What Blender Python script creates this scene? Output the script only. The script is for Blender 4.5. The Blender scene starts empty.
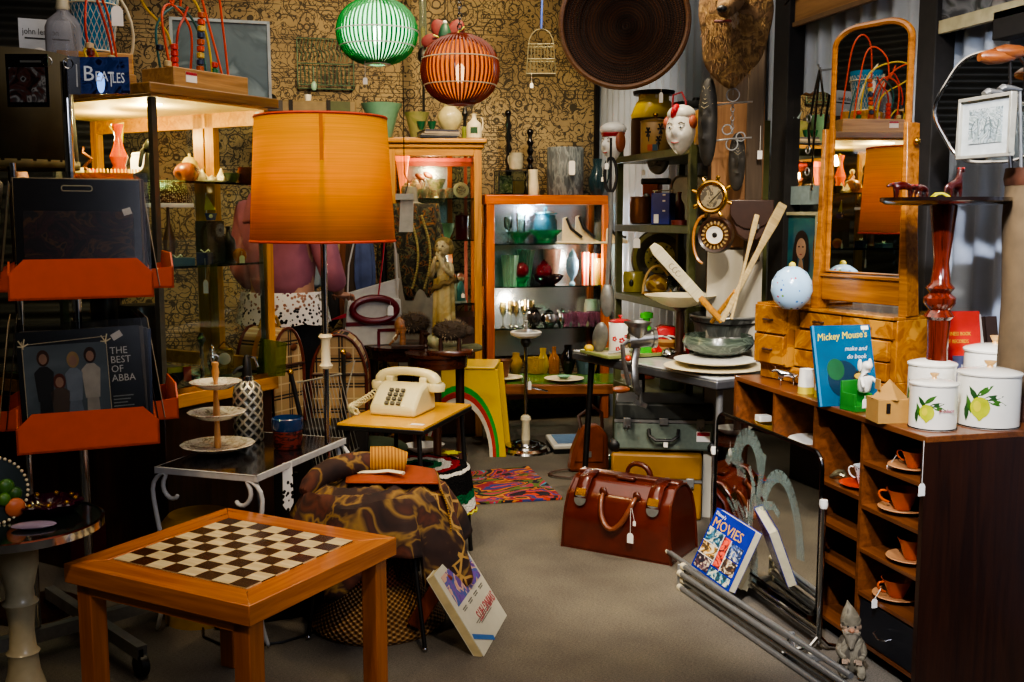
import bpy, bmesh, math, random
from mathutils import Vector, Matrix, Euler
random.seed(7)
PI=math.pi; sin=math.sin; cos=math.cos; tan=math.tan; atan=math.atan; R=math.radians
F=1050.0; PIT=atan(126/F); YAW=R(14.8); H=1.35
C=bpy.context.scene.collection
# ---------- measuring from the camera ----------
def ray(px,py):
    x=(px-512)/F; y=-(py-341)/F
    f=cos(PIT)+y*sin(PIT); u=-sin(PIT)+y*cos(PIT)
    return f,x,u
def D(px,py,d):
    f,x,u=ray(px,py); k=d/f
    l=x*k
    return Vector((d*sin(YAW)+l*cos(YAW), d*cos(YAW)-l*sin(YAW), H+u*k))
def zat(py,d): return D(512,py,d).z
def dep(z,py): return (H-z)/tan(PIT+atan((py-341)/F))
def G(px,py,z=0): return D(px,py,dep(z,py))
def P(px,z,d):
    if z==0: v=D(px,341+F*tan(atan((H-1.0)/d)-PIT),d); v.z=0; return v
    return D(px,341+F*tan(atan((H-z)/d)-PIT),d)
def XW(px,py,X):
    f,x,u=ray(px,py); k=X/(f*sin(YAW)+x*cos(YAW)); return D(px,py,f*k)
def YW(px,py,Y):
    f,x,u=ray(px,py); k=Y/(f*cos(YAW)-x*sin(YAW)); return D(px,py,f*k)
def fz(px,e=0): return -(YAW+atan((px-512)/F))+R(e)
# ---------- materials ----------
def lin(h):
    if not isinstance(h,str): return (*h,1)
    v=[int(h[i:i+2],16)/255 for i in (0,2,4)]
    return tuple(x/12.92 if x<.04045 else ((x+.055)/1.055)**2.4 for x in v)+(1,)
class N:
    def __init__(s,name):
        s.m=bpy.data.materials.new(name); s.m.use_nodes=True; s.t=s.m.node_tree; s.n=s.t.nodes; s.b=s.n['Principled BSDF']
        s.tc=s.n.new('ShaderNodeTexCoord')
    def new(s,t,**k):
        o=s.n.new('ShaderNode'+t)
        for a,v in k.items(): setattr(o,a,v)
        return o
    def l(s,a,b): s.t.links.new(a,b)
    def co(s,sc=(1,1,1),rot=(0,0,0)):
        m=s.new('Mapping'); m.inputs['Scale'].default_value=sc; m.inputs['Rotation'].default_value=rot; s.l(s.tc.outputs['Object'],m.inputs[0]); return m.outputs[0]
    def noise(s,sc,det=3,c=None,dist=0):
        n=s.new('TexNoise'); n.inputs['Scale'].default_value=sc; n.inputs['Detail'].default_value=det; n.inputs['Distortion'].default_value=dist
        s.l(c or s.tc.outputs['Object'],n.inputs['Vector']); return n.outputs['Fac']
    def vor(s,sc,c=None,feat='F1',rnd=1):
        n=s.new('TexVoronoi',feature=feat); n.inputs['Scale'].default_value=sc; n.inputs['Randomness'].default_value=rnd
        s.l(c or s.tc.outputs['Object'],n.inputs['Vector']); return n
    def ramp(s,f,st,ip='LINEAR'):
        r=s.new('ValToRGB'); r.color_ramp.interpolation=ip; e=r.color_ramp.elements
        while len(e)<len(st): e.new(.5)
        for i,(p,c) in enumerate(st): e[i].position=p; e[i].color=lin(c)
        s.l(f,r.inputs[0]); return r.outputs[0]
    def math(s,op,a,b=0,c=None):
        m=s.new('Math',operation=op)
        for i,v in enumerate((a,b,c)):
            if v is None: continue
            if isinstance(v,(int,float)): m.inputs[i].default_value=v
            else: s.l(v,m.inputs[i])
        return m.outputs[0]
    def mix(s,f,a,b,bt='MIX'):
        m=s.new('Mix',data_type='RGBA',blend_type=bt)
        for i,v in ((0,f),(6,a),(7,b)):
            if isinstance(v,(int,float)): m.inputs[i].default_value=v
            elif isinstance(v,(str,tuple)): m.inputs[i].default_value=lin(v) if isinstance(v,str) else v
            else: s.l(v,m.inputs[i])
        return m.outputs[2]
    def sep(s,c=None):
        x=s.new('SeparateXYZ'); s.l(c or s.tc.outputs['Object'],x.inputs[0]); return x.outputs
    def col(s,c):
        if isinstance(c,str): s.b.inputs['Base Color'].default_value=lin(c)
        else: s.l(c,s.b.inputs['Base Color'])
    def pr(s,rough=.5,metal=0,coat=0,spec=.5):
        s.b.inputs['Roughness'].default_value=rough; s.b.inputs['Metallic'].default_value=metal; s.b.inputs['Coat Weight'].default_value=coat
        s.b.inputs['Specular IOR Level'].default_value=spec; s.b.inputs['Coat Roughness'].default_value=.15
    def bump(s,h,st=.3,dist=.01):
        b=s.new('Bump'); b.inputs['Strength'].default_value=st; b.inputs['Distance'].default_value=dist
        s.l(h,b.inputs['Height']); s.l(b.outputs[0],s.b.inputs['Normal'])
CA={}
def mat(c,rough=.45,metal=0,var=.25,vs=30,coat=0,bump=0,em=0,name=None):
    k=(c,rough,metal,var,vs,coat,bump,em)
    if k in CA: return CA[k]
    a=N(name or 'paint_'+c); n=a.noise(vs,4)
    f=a.ramp(n,[(.3,(1-var,)*3),(.75,(1,1,1))])
    a.col(a.mix(1.0,c,f,'MULTIPLY')); a.pr(rough,metal,coat)
    if bump: a.bump(n,bump,.004)
    if em: a.b.inputs['Emission Color'].default_value=lin(c); a.b.inputs['Emission Strength'].default_value=em
    CA[k]=a.m; return a.m
def wood(c1,c2,rough=.35,ax='x',sc=6,coat=.2):
    k=('w',c1,c2,rough,ax,sc,coat)
    if k in CA: return CA[k]
    a=N('wood_'+c1); s={'x':(sc*.25,sc*4,sc*4),'y':(sc*4,sc*.25,sc*4),'z':(sc*4,sc*4,sc*.25)}[ax]
    c=a.co(s); n=a.noise(1.6,6,c,1.2); n2=a.noise(9,3,c)
    f=a.math('ADD',a.math('MULTIPLY',n,.8),a.math('MULTIPLY',n2,.25))
    a.col(a.ramp(f,[(.32,c1),(.7,c2)])); a.pr(rough,0,coat); a.bump(n2,.08,.002); CA[k]=a.m; return a.m
def pat(cols,sc=20,tex='n',rough=.6,ip='CONSTANT',st=(1,1,1),bump=0,dist=1.0,coat=0):
    k=('p',tuple(cols),sc,tex,rough,ip,st,bump,dist)
    if k in CA: return CA[k]
    a=N('pattern_'+cols[0]); c=a.co(st)
    if tex=='n': f=a.noise(sc,3,c,dist); lo,hi=.33,.67
    elif tex=='v': f=a.sep(a.vor(sc,c).outputs['Color'])[0]; lo,hi=0,1
    else: f=a.vor(sc,c).outputs['Distance']; lo,hi=0,.8
    n=len(cols); a.col(a.ramp(f,[((lo+(hi-lo)*i/n if i else 0),x) for i,x in enumerate(cols)],ip)); a.pr(rough,0,coat)
    if bump: a.bump(f,bump,.01)
    CA[k]=a.m; return a.m
def dots(base,cols,sc=40,thr=.3,rough=.2):
    a=N('dotted_'+base); v=a.vor(sc,None,'F1',.55); m=a.math('LESS_THAN',v.outputs['Distance'],thr)
    cc=a.ramp(a.sep(v.outputs['Color'])[0],[(i/len(cols),c) for i,c in enumerate(cols)],'CONSTANT')
    a.col(a.mix(m,base,cc)); a.pr(rough,0,.3); return a.m
def stripes(cols,axis=2,freq=10,rough=.6,off=0,bump=0):
    a=N('striped_'+cols[0]); f=a.math('FRACT',a.math('MULTIPLY_ADD',a.sep()[axis],freq,off+100))
    a.col(a.ramp(f,[(i/len(cols),c) for i,c in enumerate(cols)],'CONSTANT')); a.pr(rough)
    if bump: a.bump(f,bump,.004)
    return a.m
def glass(c='e8f4ee',tint=.9,gl=.5,rough=.02,em=0):
    k=('g',c,tint,gl,rough)
    if k in CA: return CA[k]
    a=N('glass_'+c); tr=a.new('BsdfTransparent'); tr.inputs[0].default_value=tuple(x*tint for x in lin(c)[:3])+(1,)
    g=a.new('BsdfGlossy'); g.inputs[0].default_value=(1,1,1,1); g.inputs['Roughness'].default_value=rough
    fr=a.new('Fresnel'); fr.inputs[0].default_value=1.45
    mx=a.new('MixShader'); a.l(a.math('MINIMUM',a.math('MULTIPLY',fr.outputs[0],gl*2),1.0),mx.inputs[0]); a.l(tr.outputs[0],mx.inputs[1]); a.l(g.outputs[0],mx.inputs[2])
    a.l(mx.outputs[0],a.n['Material Output'].inputs[0]); CA[k]=a.m; return a.m
def gem(c,op=.55,rough=.08):
    """thick coloured glassware: part transparent, part coloured body"""
    k=('gem',c,op)
    if k in CA: return CA[k]
    a=N('glassware_'+c); a.col(c); a.pr(rough,0,.6)
    tr=a.new('BsdfTransparent'); tr.inputs[0].default_value=tuple(.35+.65*x for x in lin(c)[:3])+(1,)
    lw=a.new('LayerWeight'); lw.inputs[0].default_value=.35
    f=a.math('MINIMUM',a.math('MULTIPLY_ADD',lw.outputs['Facing'],.9,op*.6),1.0)
    mx=a.new('MixShader'); a.l(f,mx.inputs[0]); a.l(tr.outputs[0],mx.inputs[1]); a.l(a.b.outputs[0],mx.inputs[2])
    a.l(mx.outputs[0],a.n['Material Output'].inputs[0]); CA[k]=a.m; return a.m
def translucent(c,em=.0,rough=.9):
    a=N('shade_'+c); w=a.noise(1,2,a.co((3,3,300))); cc=a.mix(1.0,c,a.ramp(w,[(.3,(.8,.8,.8)),(.7,(1,1,1))]),'MULTIPLY')
    a.col(cc); a.pr(rough,0,0,.1); t=a.new('BsdfTranslucent'); a.l(cc,t.inputs[0])
    mx=a.new('MixShader'); mx.inputs[0].default_value=.45; a.l(a.b.outputs[0],mx.inputs[1]); a.l(t.outputs[0],mx.inputs[2])
    a.l(mx.outputs[0],a.n['Material Output'].inputs[0]); return a.m
def emis(c,s):
    a=N('glow_'+c); a.col(c); a.b.inputs['Emission Color'].default_value=lin(c); a.b.inputs['Emission Strength'].default_value=s; return a.m
chrome=mat('c8c8c8',.12,1,.1); steel=mat('9a9c9c',.35,.65,.2,60); brass=mat('c99b3f',.25,1,.2); pewter=mat('8a8a84',.38,.5,.35)
black=mat('111111',.45,0,.3); blackgloss=mat('0d0c0d',.15,0,.2,20,.4); white=mat('e8e6dc',.35,0,.08); cream=mat('e2d6b4',.4,0,.12); paper=mat('efe9d8',.8,0,.1)
tagm=mat('f2efe8',.7,0,.03); iron=mat('2a2827',.5,.7,.4); dkwood=wood('1c0d07','3d2012',.35,'z'); dkwoodx=wood('2a130a','4d2814',.3,'x')
oak=wood('a06a1c','d39a3c',.35,'z'); oakx=wood('a06a1c','d39a3c',.35,'x'); orwood=wood('a0480f','d0701e',.3,'z'); orwoodx=wood('a0480f','d0701e',.3,'x')
walnut=wood('5e340e','9c6422',.25,'x',5,.4); leather=mat('6a2a14',.3,0,.3,25,.25,.15); brownleather=mat('4a2b1c',.5,0,.4,30,0,.2)
mirror=N('mirror'); mirror.col('e6e8e6'); mirror.pr(.01,1); mirror=mirror.m
clear=glass()
try: bpy.context.scene.cycles.transparent_max_bounces=40
except Exception: pass
# ---------- mesh building ----------
class M:
    def __init__(s): s.b=bmesh.new(); s.k=0
    def _mi(s,fs):
        for f in fs: f.material_index=s.k
    def box(s,c,z,rot=None,taper=1):
        vs=[]
        q=Euler(rot).to_matrix() if rot else None
        for dz in (-1,1):
            for dx,dy in ((-1,-1),(1,-1),(1,1),(-1,1)):
                t=taper if dz>0 else 1
                v=Vector((dx*z[0]/2*t,dy*z[1]/2*t,dz*z[2]/2))
                if q: v=q@v
                vs.append(s.b.verts.new(v+Vector(c)))
        fs=[s.b.faces.new([vs[i] for i in f]) for f in ((3,2,1,0),(4,5,6,7),(0,1,5,4),(1,2,6,5),(2,3,7,6),(3,0,4,7))]
        s._mi(fs); return s
    def lathe(s,prof,c=(0,0,0),n=24,sx=1,sy=1,flute=0,nf=12,rot=None,cap=True):
        q=Euler(rot).to_matrix() if rot else None; c=Vector(c); rings=[]
        for r,z in prof:
            ring=[]
            for i in range(n):
                a=2*PI*i/n; rr=max(r,1e-4)*(1+flute*cos(nf*a))
                v=Vector((rr*cos(a)*sx,rr*sin(a)*sy,z))
                if q: v=q@v
                ring.append(s.b.verts.new(v+c))
            rings.append(ring)
        fs=[]
        for a,b in zip(rings,rings[1:]):
            for i in range(n): fs.append(s.b.faces.new((a[i],a[(i+1)%n],b[(i+1)%n],b[i])))
        if cap:
            fs.append(s.b.faces.new(rings[0][::-1])); fs.append(s.b.faces.new(rings[-1]))
        s._mi(fs); return s
    def cyl(s,a,b,r,n=12,r2=None):
        return s.tube([a,b],r,n,r2=r2)
    def tube(s,pts,r,n=8,closed=False,r2=None,rr=None,flat=1):
        pts=[Vector(p) for p in pts]; m=len(pts); rings=[]; up=None
        for i,p in enumerate(pts):
            if closed: t=pts[(i+1)%m]-pts[i-1]
            else: t=(pts[min(i+1,m-1)]-pts[max(i-1,0)])
            if t.length<1e-9: t=Vector((0,0,1))
            t.normalize()
            if up is None:
                up=Vector((0,0,1)) if abs(t.z)<.9 else Vector((0,1,0))
            x=t.cross(up)
            if x.length<1e-4: x=t.cross(Vector((1,0,0)))
            x.normalize(); y=x.cross(t).normalized(); up=y
            q=rr[i] if rr else (r if r2 is None else r+(r2-r)*i/(m-1))
            rings.append([s.b.verts.new(p+x*q*cos(2*PI*j/n)+y*q*flat*sin(2*PI*j/n)) for j in range(n)])
        fs=[]
        for i in range(m if closed else m-1):
            a=rings[i]; b=rings[(i+1)%m]
            for j in range(n): fs.append(s.b.faces.new((a[j],a[(j+1)%n],b[(j+1)%n],b[j])))
        if not closed: fs.append(s.b.faces.new(rings[0][::-1])); fs.append(s.b.faces.new(rings[-1]))
        s._mi(fs); return s
    def sph(s,c,r,n=16,m=10,rot=None):
        if not hasattr(r,'__len__'): r=(r,r,r)
        q=Euler(rot).to_matrix() if rot else None
        rings=[]; c=Vector(c)
        for i in range(1,m):
            t=PI*i/m; ring=[]
            for j in range(n):
                v=Vector((r[0]*sin(t)*cos(2*PI*j/n),r[1]*sin(t)*sin(2*PI*j/n),-r[2]*cos(t)))
                if q: v=q@v
                ring.append(s.b.verts.new(v+c))
            rings.append(ring)
        e=Vector((0,0,r[2])); 
        if q: e=q@e
        lo=s.b.verts.new(c-e); hi=s.b.verts.new(c+e); fs=[]
        for a,b in zip(rings,rings[1:]):
            for j in range(n): fs.append(s.b.faces.new((a[j],a[(j+1)%n],b[(j+1)%n],b[j])))
        for j in range(n):
            fs.append(s.b.faces.new((lo,rings[0][(j+1)%n],rings[0][j]))); fs.append(s.b.faces.new((hi,rings[-1][j],rings[-1][(j+1)%n])))
        s._mi(fs); return s
    def prism(s,poly,y0,y1,plane='xz'):
        f=(lambda u,v,w:(u,w,v)) if plane=='xz' else ((lambda u,v,w:(u,v,w)) if plane=='xy' else (lambda u,v,w:(w,u,v)))
        a=[s.b.verts.new(f(u,v,y0)) for u,v in poly]; b=[s.b.verts.new(f(u,v,y1)) for u,v in poly]; n=len(poly)
        fs=[s.b.faces.new(a),s.b.faces.new(b[::-1])]+[s.b.faces.new((a[i],b[i],b[(i+1)%n],a[(i+1)%n])) for i in range(n)]
        s._mi(fs); return s
    def quad(s,a,b,c,d): s._mi([s.b.faces.new([s.b.verts.new(v) for v in (a,b,c,d)])]); return s
    def grid(s,fn,nu,nv,cu=False):
        vs=[[s.b.verts.new(fn(u/(nu if cu else nu-1),v/(nv-1))) for v in range(nv)] for u in range(nu)]; fs=[]
        for u in range(nu if cu else nu-1):
            for v in range(nv-1): fs.append(s.b.faces.new((vs[u][v],vs[(u+1)%nu][v],vs[(u+1)%nu][v+1],vs[u][v+1])))
        s._mi(fs); return s
    def o(s,name,m,parent=None,bev=0,smooth=True,solid=0,sub=0,loc=None,rz=None):
        bmesh.ops.remove_doubles(s.b,verts=s.b.verts,dist=1e-6)
        if not solid: bmesh.ops.recalc_face_normals(s.b,faces=s.b.faces)
        me=bpy.data.meshes.new(name); s.b.to_mesh(me); s.b.free()
        for x in (m if isinstance(m,(list,tuple)) else [m]): me.materials.append(x)
        if smooth:
            for f in me.polygons: f.use_smooth=True
            try: me.set_sharp_from_angle(angle=R(40))
            except Exception: pass
        o=bpy.data.objects.new(name,me); C.objects.link(o)
        if parent is not None: o.parent=parent
        if loc is not None: o.location=loc
        if rz is not None: o.rotation_euler=(0,0,rz)
        if bev:
            b=o.modifiers.new('bevel','BEVEL'); b.width=bev; b.segments=2; b.limit_method='ANGLE'
        if solid:
            b=o.modifiers.new('solid','SOLIDIFY'); b.thickness=solid; b.offset=0
        if sub:
            b=o.modifiers.new('sub','SUBSURF'); b.levels=sub; b.render_levels=sub
        return o
def tagit(o,label,cat,group=None):
    o['label']=label; o['category']=cat
    if group: o['group']=group
    return o
def T(name,label,cat,loc=(0,0,0),rz=0,group=None,mw=None):
    o=bpy.data.objects.new(name,None); C.objects.link(o); o.empty_display_size=.05
    if mw is not None: o.matrix_world=mw
    else: o.location=loc; o.rotation_euler=(0,0,rz)
    return tagit(o,label,cat,group)
def one(m,name,label,cat,mt,loc=None,rz=None,group=None,mw=None,**k):
    o=m.o(name,mt,None,loc=loc,rz=rz,**k)
    if mw is not None: o.matrix_world=mw
    return tagit(o,label,cat,group)
def st(m,name,mt,**k):
    o=m.o(name,mt,None,**k); o['kind']='structure'; return o
def frame3(bl,br,tl):
    x=(br-bl); W=x.length; x.normalize(); y=tl-bl; y=y-x*y.dot(x); h=y.length; y.normalize(); z=x.cross(y)
    m=Matrix((x,y,z)).transposed().to_4x4(); m.translation=bl; return m,W,h
def up3(loc,rz,lean=0):
    """upright slab frame: x right, y up, z to the viewer, leaning back"""
    m=Matrix.Rotation(rz,4,'Z')@Matrix.Rotation(PI/2-lean,4,'X'); m.translation=Vector(loc); return m
def text(s,size,mt,parent,loc,rot=(0,0,0),name='lettering',ext=.0004,sx=1,align='LEFT',shear=0):
    c=bpy.data.curves.new(name,'FONT'); c.body=s; c.size=size; c.extrude=ext; c.align_x=align; c.shear=shear
    c.resolution_u=2
    o=bpy.data.objects.new(name,c); C.objects.link(o); bpy.context.view_layer.update()
    me=bpy.data.meshes.new_from_object(o.evaluated_get(bpy.context.evaluated_depsgraph_get())); bpy.data.objects.remove(o)
    me.materials.clear(); me.materials.append(mt); o=bpy.data.objects.new(name,me); C.objects.link(o)
    o.parent=parent; o.location=loc; o.rotation_euler=rot; o.scale=(sx,1,1); return o
def ptag(parent,p,dx=0,drop=.06,w=.018,h=.028,rz=0,s=1):
    m=M(); a=Vector(p); b=a+Vector((dx,0,-drop)); w*=s; h*=s
    m.cyl(a,b,.0008,5)
    x,y,z=b; e=Vector((cos(rz),sin(rz),0)); m2=[]
    poly=[(-w/2,-h),(w/2,-h),(w/2,-h*.2),(w/4,0),(-w/4,0),(-w/2,-h*.2)]
    t=Vector((-sin(rz),cos(rz),0))*.0008
    vs=[m.b.verts.new(b+e*u+Vector((0,0,v))-t) for u,v in poly]; ws=[m.b.verts.new(b+e*u+Vector((0,0,v))+t) for u,v in poly]
    m.b.faces.new(vs); m.b.faces.new(ws[::-1])
    for i in range(6): m.b.faces.new((vs[i],ws[i],ws[(i+1)%6],vs[(i+1)%6]))
    return m.o('price_tag',tagm,parent)
def skin(name,V,E,mt,parent=None,sub=1,loc=None,rz=None,scale=1):
    """one continuous surface grown on a skeleton: V=[(x,y,z,r) or (x,y,z,rx,ry)]"""
    me=bpy.data.meshes.new(name); me.from_pydata([tuple(c*scale for c in v[:3]) for v in V],E,[])
    o=bpy.data.objects.new(name,me); C.objects.link(o)
    md=o.modifiers.new('s','SKIN'); md.use_smooth_shade=True
    if not me.skin_vertices: 
        bm=bmesh.new(); bm.from_mesh(me); bm.verts.layers.skin.verify(); bm.to_mesh(me); bm.free()
    for i,v in enumerate(V):
        d=me.skin_vertices[0].data[i]; r=v[3]*scale; d.radius=(r,(v[4]*scale if len(v)>4 else r)); d.use_root=(i==0)
    s=o.modifiers.new('b','SUBSURF'); s.levels=sub; s.render_levels=sub
    bpy.context.view_layer.update()
    m2=bpy.data.meshes.new_from_object(o.evaluated_get(bpy.context.evaluated_depsgraph_get())); bpy.data.objects.remove(o)
    m2.materials.clear(); m2.materials.append(mt)
    for f in m2.polygons: f.use_smooth=True
    o=bpy.data.objects.new(name,m2); C.objects.link(o)
    if parent is not None: o.parent=parent
    if loc is not None: o.location=loc
    if rz is not None: o.rotation_euler=(0,0,rz)
    return o
def chain(*ids): return [(a,b) for a,b in zip(ids,ids[1:])]
# ---------- turned ware ----------
PR={
'vase':[(.5,0),(.55,.03),(.8,.2),(1,.45),(.9,.65),(.5,.85),(.55,1),(.45,1),(.4,.85),(.8,.6),(.4,.1),(0,.08)],
'urn':[(.45,0),(.5,.04),(.2,.1),(.25,.16),(.75,.3),(1,.5),(.95,.68),(.6,.78),(.62,.8),(.5,.88),(.15,.95),(.12,1),(0,1)],
'bowl':[(.45,0),(.5,.06),(.75,.35),(.95,.75),(1,1),(.95,1),(.7,.4),(.4,.14),(0,.1)],
'flared':[(.4,0),(.45,.03),(.8,.75),(1,1),(.96,1),(.75,.7),(.38,.08),(0,.06)],
'cup':[(.5,0),(.55,.05),(.5,.1),(.75,.35),(1,1),(.95,1),(.7,.38),(.4,.15),(0,.12)],
'mug':[(.95,0),(1,.04),(1,1),(.92,1),(.9,.08),(0,.06)],
'tumbler':[(.75,0),(.78,.04),(1,1),(.93,1),(.72,.1),(0,.08)],
'goblet':[(.7,0),(.65,.03),(.12,.08),(.1,.4),(.35,.48),(.85,.6),(.95,.8),(.85,1),(.8,1),(.88,.8),(.75,.62),(0,.5)],
'bottle':[(.9,0),(1,.03),(1,.5),(.9,.62),(.4,.75),(.3,.85),(.3,.95),(.38,.96),(.38,1),(0,1)],
'jug':[(.6,0),(.65,.03),(.95,.25),(1,.4),(.7,.65),(.45,.8),(.55,1),(.48,1),(.38,.8),(.8,.4),(.5,.06),(0,.05)],
'pitcher':[(.8,0),(.85,.04),(1,.3),(.75,.7),(.8,1),(.72,1),(.68,.7),(.9,.3),(.7,.08),(0,.06)],
'plate':[(.5,0),(.55,.3),(.95,.85),(1,1),(.96,1),(.6,.55),(.5,.4),(0,.4)],
'jar':[(.85,0),(1,.06),(1,.78),(.85,.86),(.85,.9),(.9,.92),(.8,.97),(.2,1),(0,1)],
'can':[(.97,0),(1,.02),(1,.98),(.97,1),(0,1)],
'egg':[(.4,0),(.5,.02),(.85,.2),(1,.42),(.95,.65),(.7,.86),(.35,.97),(.12,1),(0,1)],
'ball':[(.3,0),(.6,.08),(.9,.28),(1,.5),(.9,.72),(.6,.92),(.3,1),(0,1)],
'stick':[(1,0),(.95,.05),(.4,.1),(.25,.2),(.4,.3),(.2,.4),(.3,.55),(.18,.65),(.3,.8),(.6,.85),(.6,.9),(.3,.95),(.3,1),(0,1)],
'pot':[(.7,0),(.9,.05),(1,.3),(1,.75),(.93,.9),(.98,1),(.9,1),(.85,.88),(.9,.3),(.6,.1),(0,.08)],
'teapot':[(.55,0),(.6,.04),(.95,.25),(1,.45),(.8,.7),(.45,.78),(.5,.8),(.35,.88),(.1,.92),(.14,.97),(0,1)],
'bell':[(1,0),(.95,.1),(.7,.3),(.6,.6),(.35,.8),(.12,.85),(.12,1),(0,1)],
'fluted':[(.5,0),(.55,.03),(.35,.12),(.6,.5),(1,1),(.94,1),(.55,.5),(.3,.14),(0,.12)],
}
def pf(kind,r,h): return [(a*r,b*h) for a,b in PR[kind]]
def pot(kind,name,label,cat,px,z,d,w,h,mt,group=None,handle=None,lid=None,flute=0,nf=12,rz=0,tg=None,spout=None,hm=None,loc=None,n=24,sy=1,knob=None,deco=None):
    r=w/2*d/F; h=h*d/F; p=loc if loc is not None else P(px,z,d); s=fz(px)+R(rz)
    parts=handle or lid or tg or spout or knob or deco
    m=M().lathe(pf(kind,r,h),n=n,flute=flute,nf=nf,sy=sy)
    if not parts: return one(m,name,label,cat,mt,loc=p,rz=s,group=group)
    t=T(name,label,cat,p,s,group); m.o('body',mt,t)
    if handle:
        x=r*.9*(1 if handle>0 else -1); a=abs(handle); k=1 if handle>0 else -1
        pts=[(x*.95,0,h*.85),(x+k*r*.45*a,0,h*.85),(x+k*r*.6*a,0,h*.6),(x+k*r*.4*a,0,h*.35),(x*.8,0,h*.25)]
        M().tube(pts,r*.08+.001,7).o('handle',hm or mt,t,sub=1)
    if spout:
        k=1 if spout>0 else -1
        M().tube([(k*r*.8,0,h*.25),(k*r*1.3,0,h*.45),(k*r*1.6,0,h*.8)],r*.16,8,r2=r*.09).o('spout',mt,t)
    if lid: 
        l=M().lathe([(r*1.02,h),(r*1.04,h+r*.1),(r*.6,h+r*.22),(r*.1,h+r*.3),(0,h+r*.3)],n=n).o('lid',lid,t)
        M().lathe([(r*.07,h+r*.28),(r*.1,h+r*.4),(r*.2,h+r*.5),(r*.18,h+r*.6),(0,h+r*.62)],n=12).o('knob',knob or lid,l)
    elif knob: M().sph((0,0,h*1.02),r*.12).o('knob',knob,t)
    if tg: ptag(t,(tg*r,-r-.004,h*.8),drop=h*.3,w=.02,h=.03)
    return t
# ================= ROOM =================
XR=2.45; YB=6.92; XL=-1.7; YF=-1.3; ZC=3.1
def carpet():
    a=N('carpet'); n=a.noise(2.2,3); f=a.noise(260,2); v=a.noise(1,2,a.co((90,500,90)))
    c=a.ramp(n,[(.3,'67615a'),(.55,'7d766a'),(.75,'8a8272')]); g=a.ramp(a.math('ADD',a.math('MULTIPLY',f,.5),a.math('MULTIPLY',v,.5)),[(.35,(.45,.45,.45)),(.65,(1,1,1))])
    a.col(a.mix(1,c,g,'MULTIPLY')); a.pr(.95,0,0,.1); a.bump(f,.5,.004); return a.m
st(M().box(((XL+XR)/2,(YF+YB)/2,-.025),(XR-XL+.2,YB-YF+.2,.05)),'floor',carpet(),smooth=False)
st(M().box(((XL+XR)/2,(YF+YB)/2,ZC+.025),(XR-XL+.2,YB-YF+.2,.05)),'ceiling',mat('3a332c',.9,var=.4,vs=4),smooth=False)
def wallpaper():
    a=N('doodle_wallpaper'); c=a.co((1,1,1)); w=a.noise(5,3)
    base=a.ramp(a.noise(2.3,4),[(.3,'6e6047'),(.5,'8f7d59'),(.7,'a5936c')])
    def rings(sc,fr,lo):
        d=a.vor(sc,c).outputs['Distance']; s=a.math('FRACT',a.math('MULTIPLY',d,fr)); return a.math('LESS_THAN',a.math('ABSOLUTE',a.math('SUBTRACT',s,.5)),lo)
    r1=a.math('MULTIPLY',rings(7.5,4.6,.09),a.math('GREATER_THAN',a.noise(6,1),.45)); r2=rings(15,2.3,.07)
    n=a.noise(11,4,c,1.6); ln=a.math('LESS_THAN',a.math('ABSOLUTE',a.math('SUBTRACT',n,.5)),.016)
    sp=a.math('LESS_THAN',a.vor(10,c).outputs['Distance'],.11)
    z=a.sep()[2]; zz=a.math('LESS_THAN',a.math('FRACT',a.math('MULTIPLY',z,38)),.18); zm=a.math('MULTIPLY',zz,a.math('GREATER_THAN',a.noise(3.1,1,a.co((1,1,4))),.56))
    m=a.math('MAXIMUM',a.math('MAXIMUM',r1,r2),a.math('MAXIMUM',a.math('MAXIMUM',ln,sp),zm))
    a.col(a.mix(a.math('MULTIPLY',m,.88),base,'0c0a08')); a.pr(.7); return a.m
st(M().box((.93,YB+.02,ZC/2),(3.22,.04,ZC)),'wall_back',wallpaper(),smooth=False)
def corr(name,axis,u0,u1,z0,z1,pitch,amp,mt,fx,horiz=False):
    m=M(); L=(z1-z0 if horiz else u1-u0); n=int(L/pitch*8)+1
    def f(u,v):
        s=L*u; o=amp*cos(2*PI*s/pitch)
        a,b=(u0+(u1-u0)*v,z0+s) if horiz else (u0+s,z0+(z1-z0)*v)
        return (fx+o,a,b) if axis=='y' else (a,fx+o,b)
    m.grid(f,n,2); o=st(m,name,mt); return o
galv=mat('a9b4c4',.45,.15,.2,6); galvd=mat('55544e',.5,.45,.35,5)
corr('wall_right','y',YF,YB,0,ZC,.105,.016,galv,XR)
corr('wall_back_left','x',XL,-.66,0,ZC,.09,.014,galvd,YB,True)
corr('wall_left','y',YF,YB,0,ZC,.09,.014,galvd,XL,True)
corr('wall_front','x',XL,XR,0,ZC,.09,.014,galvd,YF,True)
st(M().box((XR-.03,YB-.02,ZC/2),(.03,.03,ZC)),'trim_1',iron)
# dark timber uprights of the right wall
st(M().box((XR-.05,4.28,ZC/2),(.09,.13,ZC)),'trim_2',mat('1b1817',.8,var=.5),bev=.004)
st(M().box((XR-.05,3.27,ZC/2),(.08,.1,ZC)),'trim_3',mat('1b1817',.8,var=.5),bev=.004)
st(M().box((XR-.05,2.0,1.95),(.06,1.9,.09)),'trim_4',mat('16120f',.8,var=.5),bev=.004)

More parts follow.
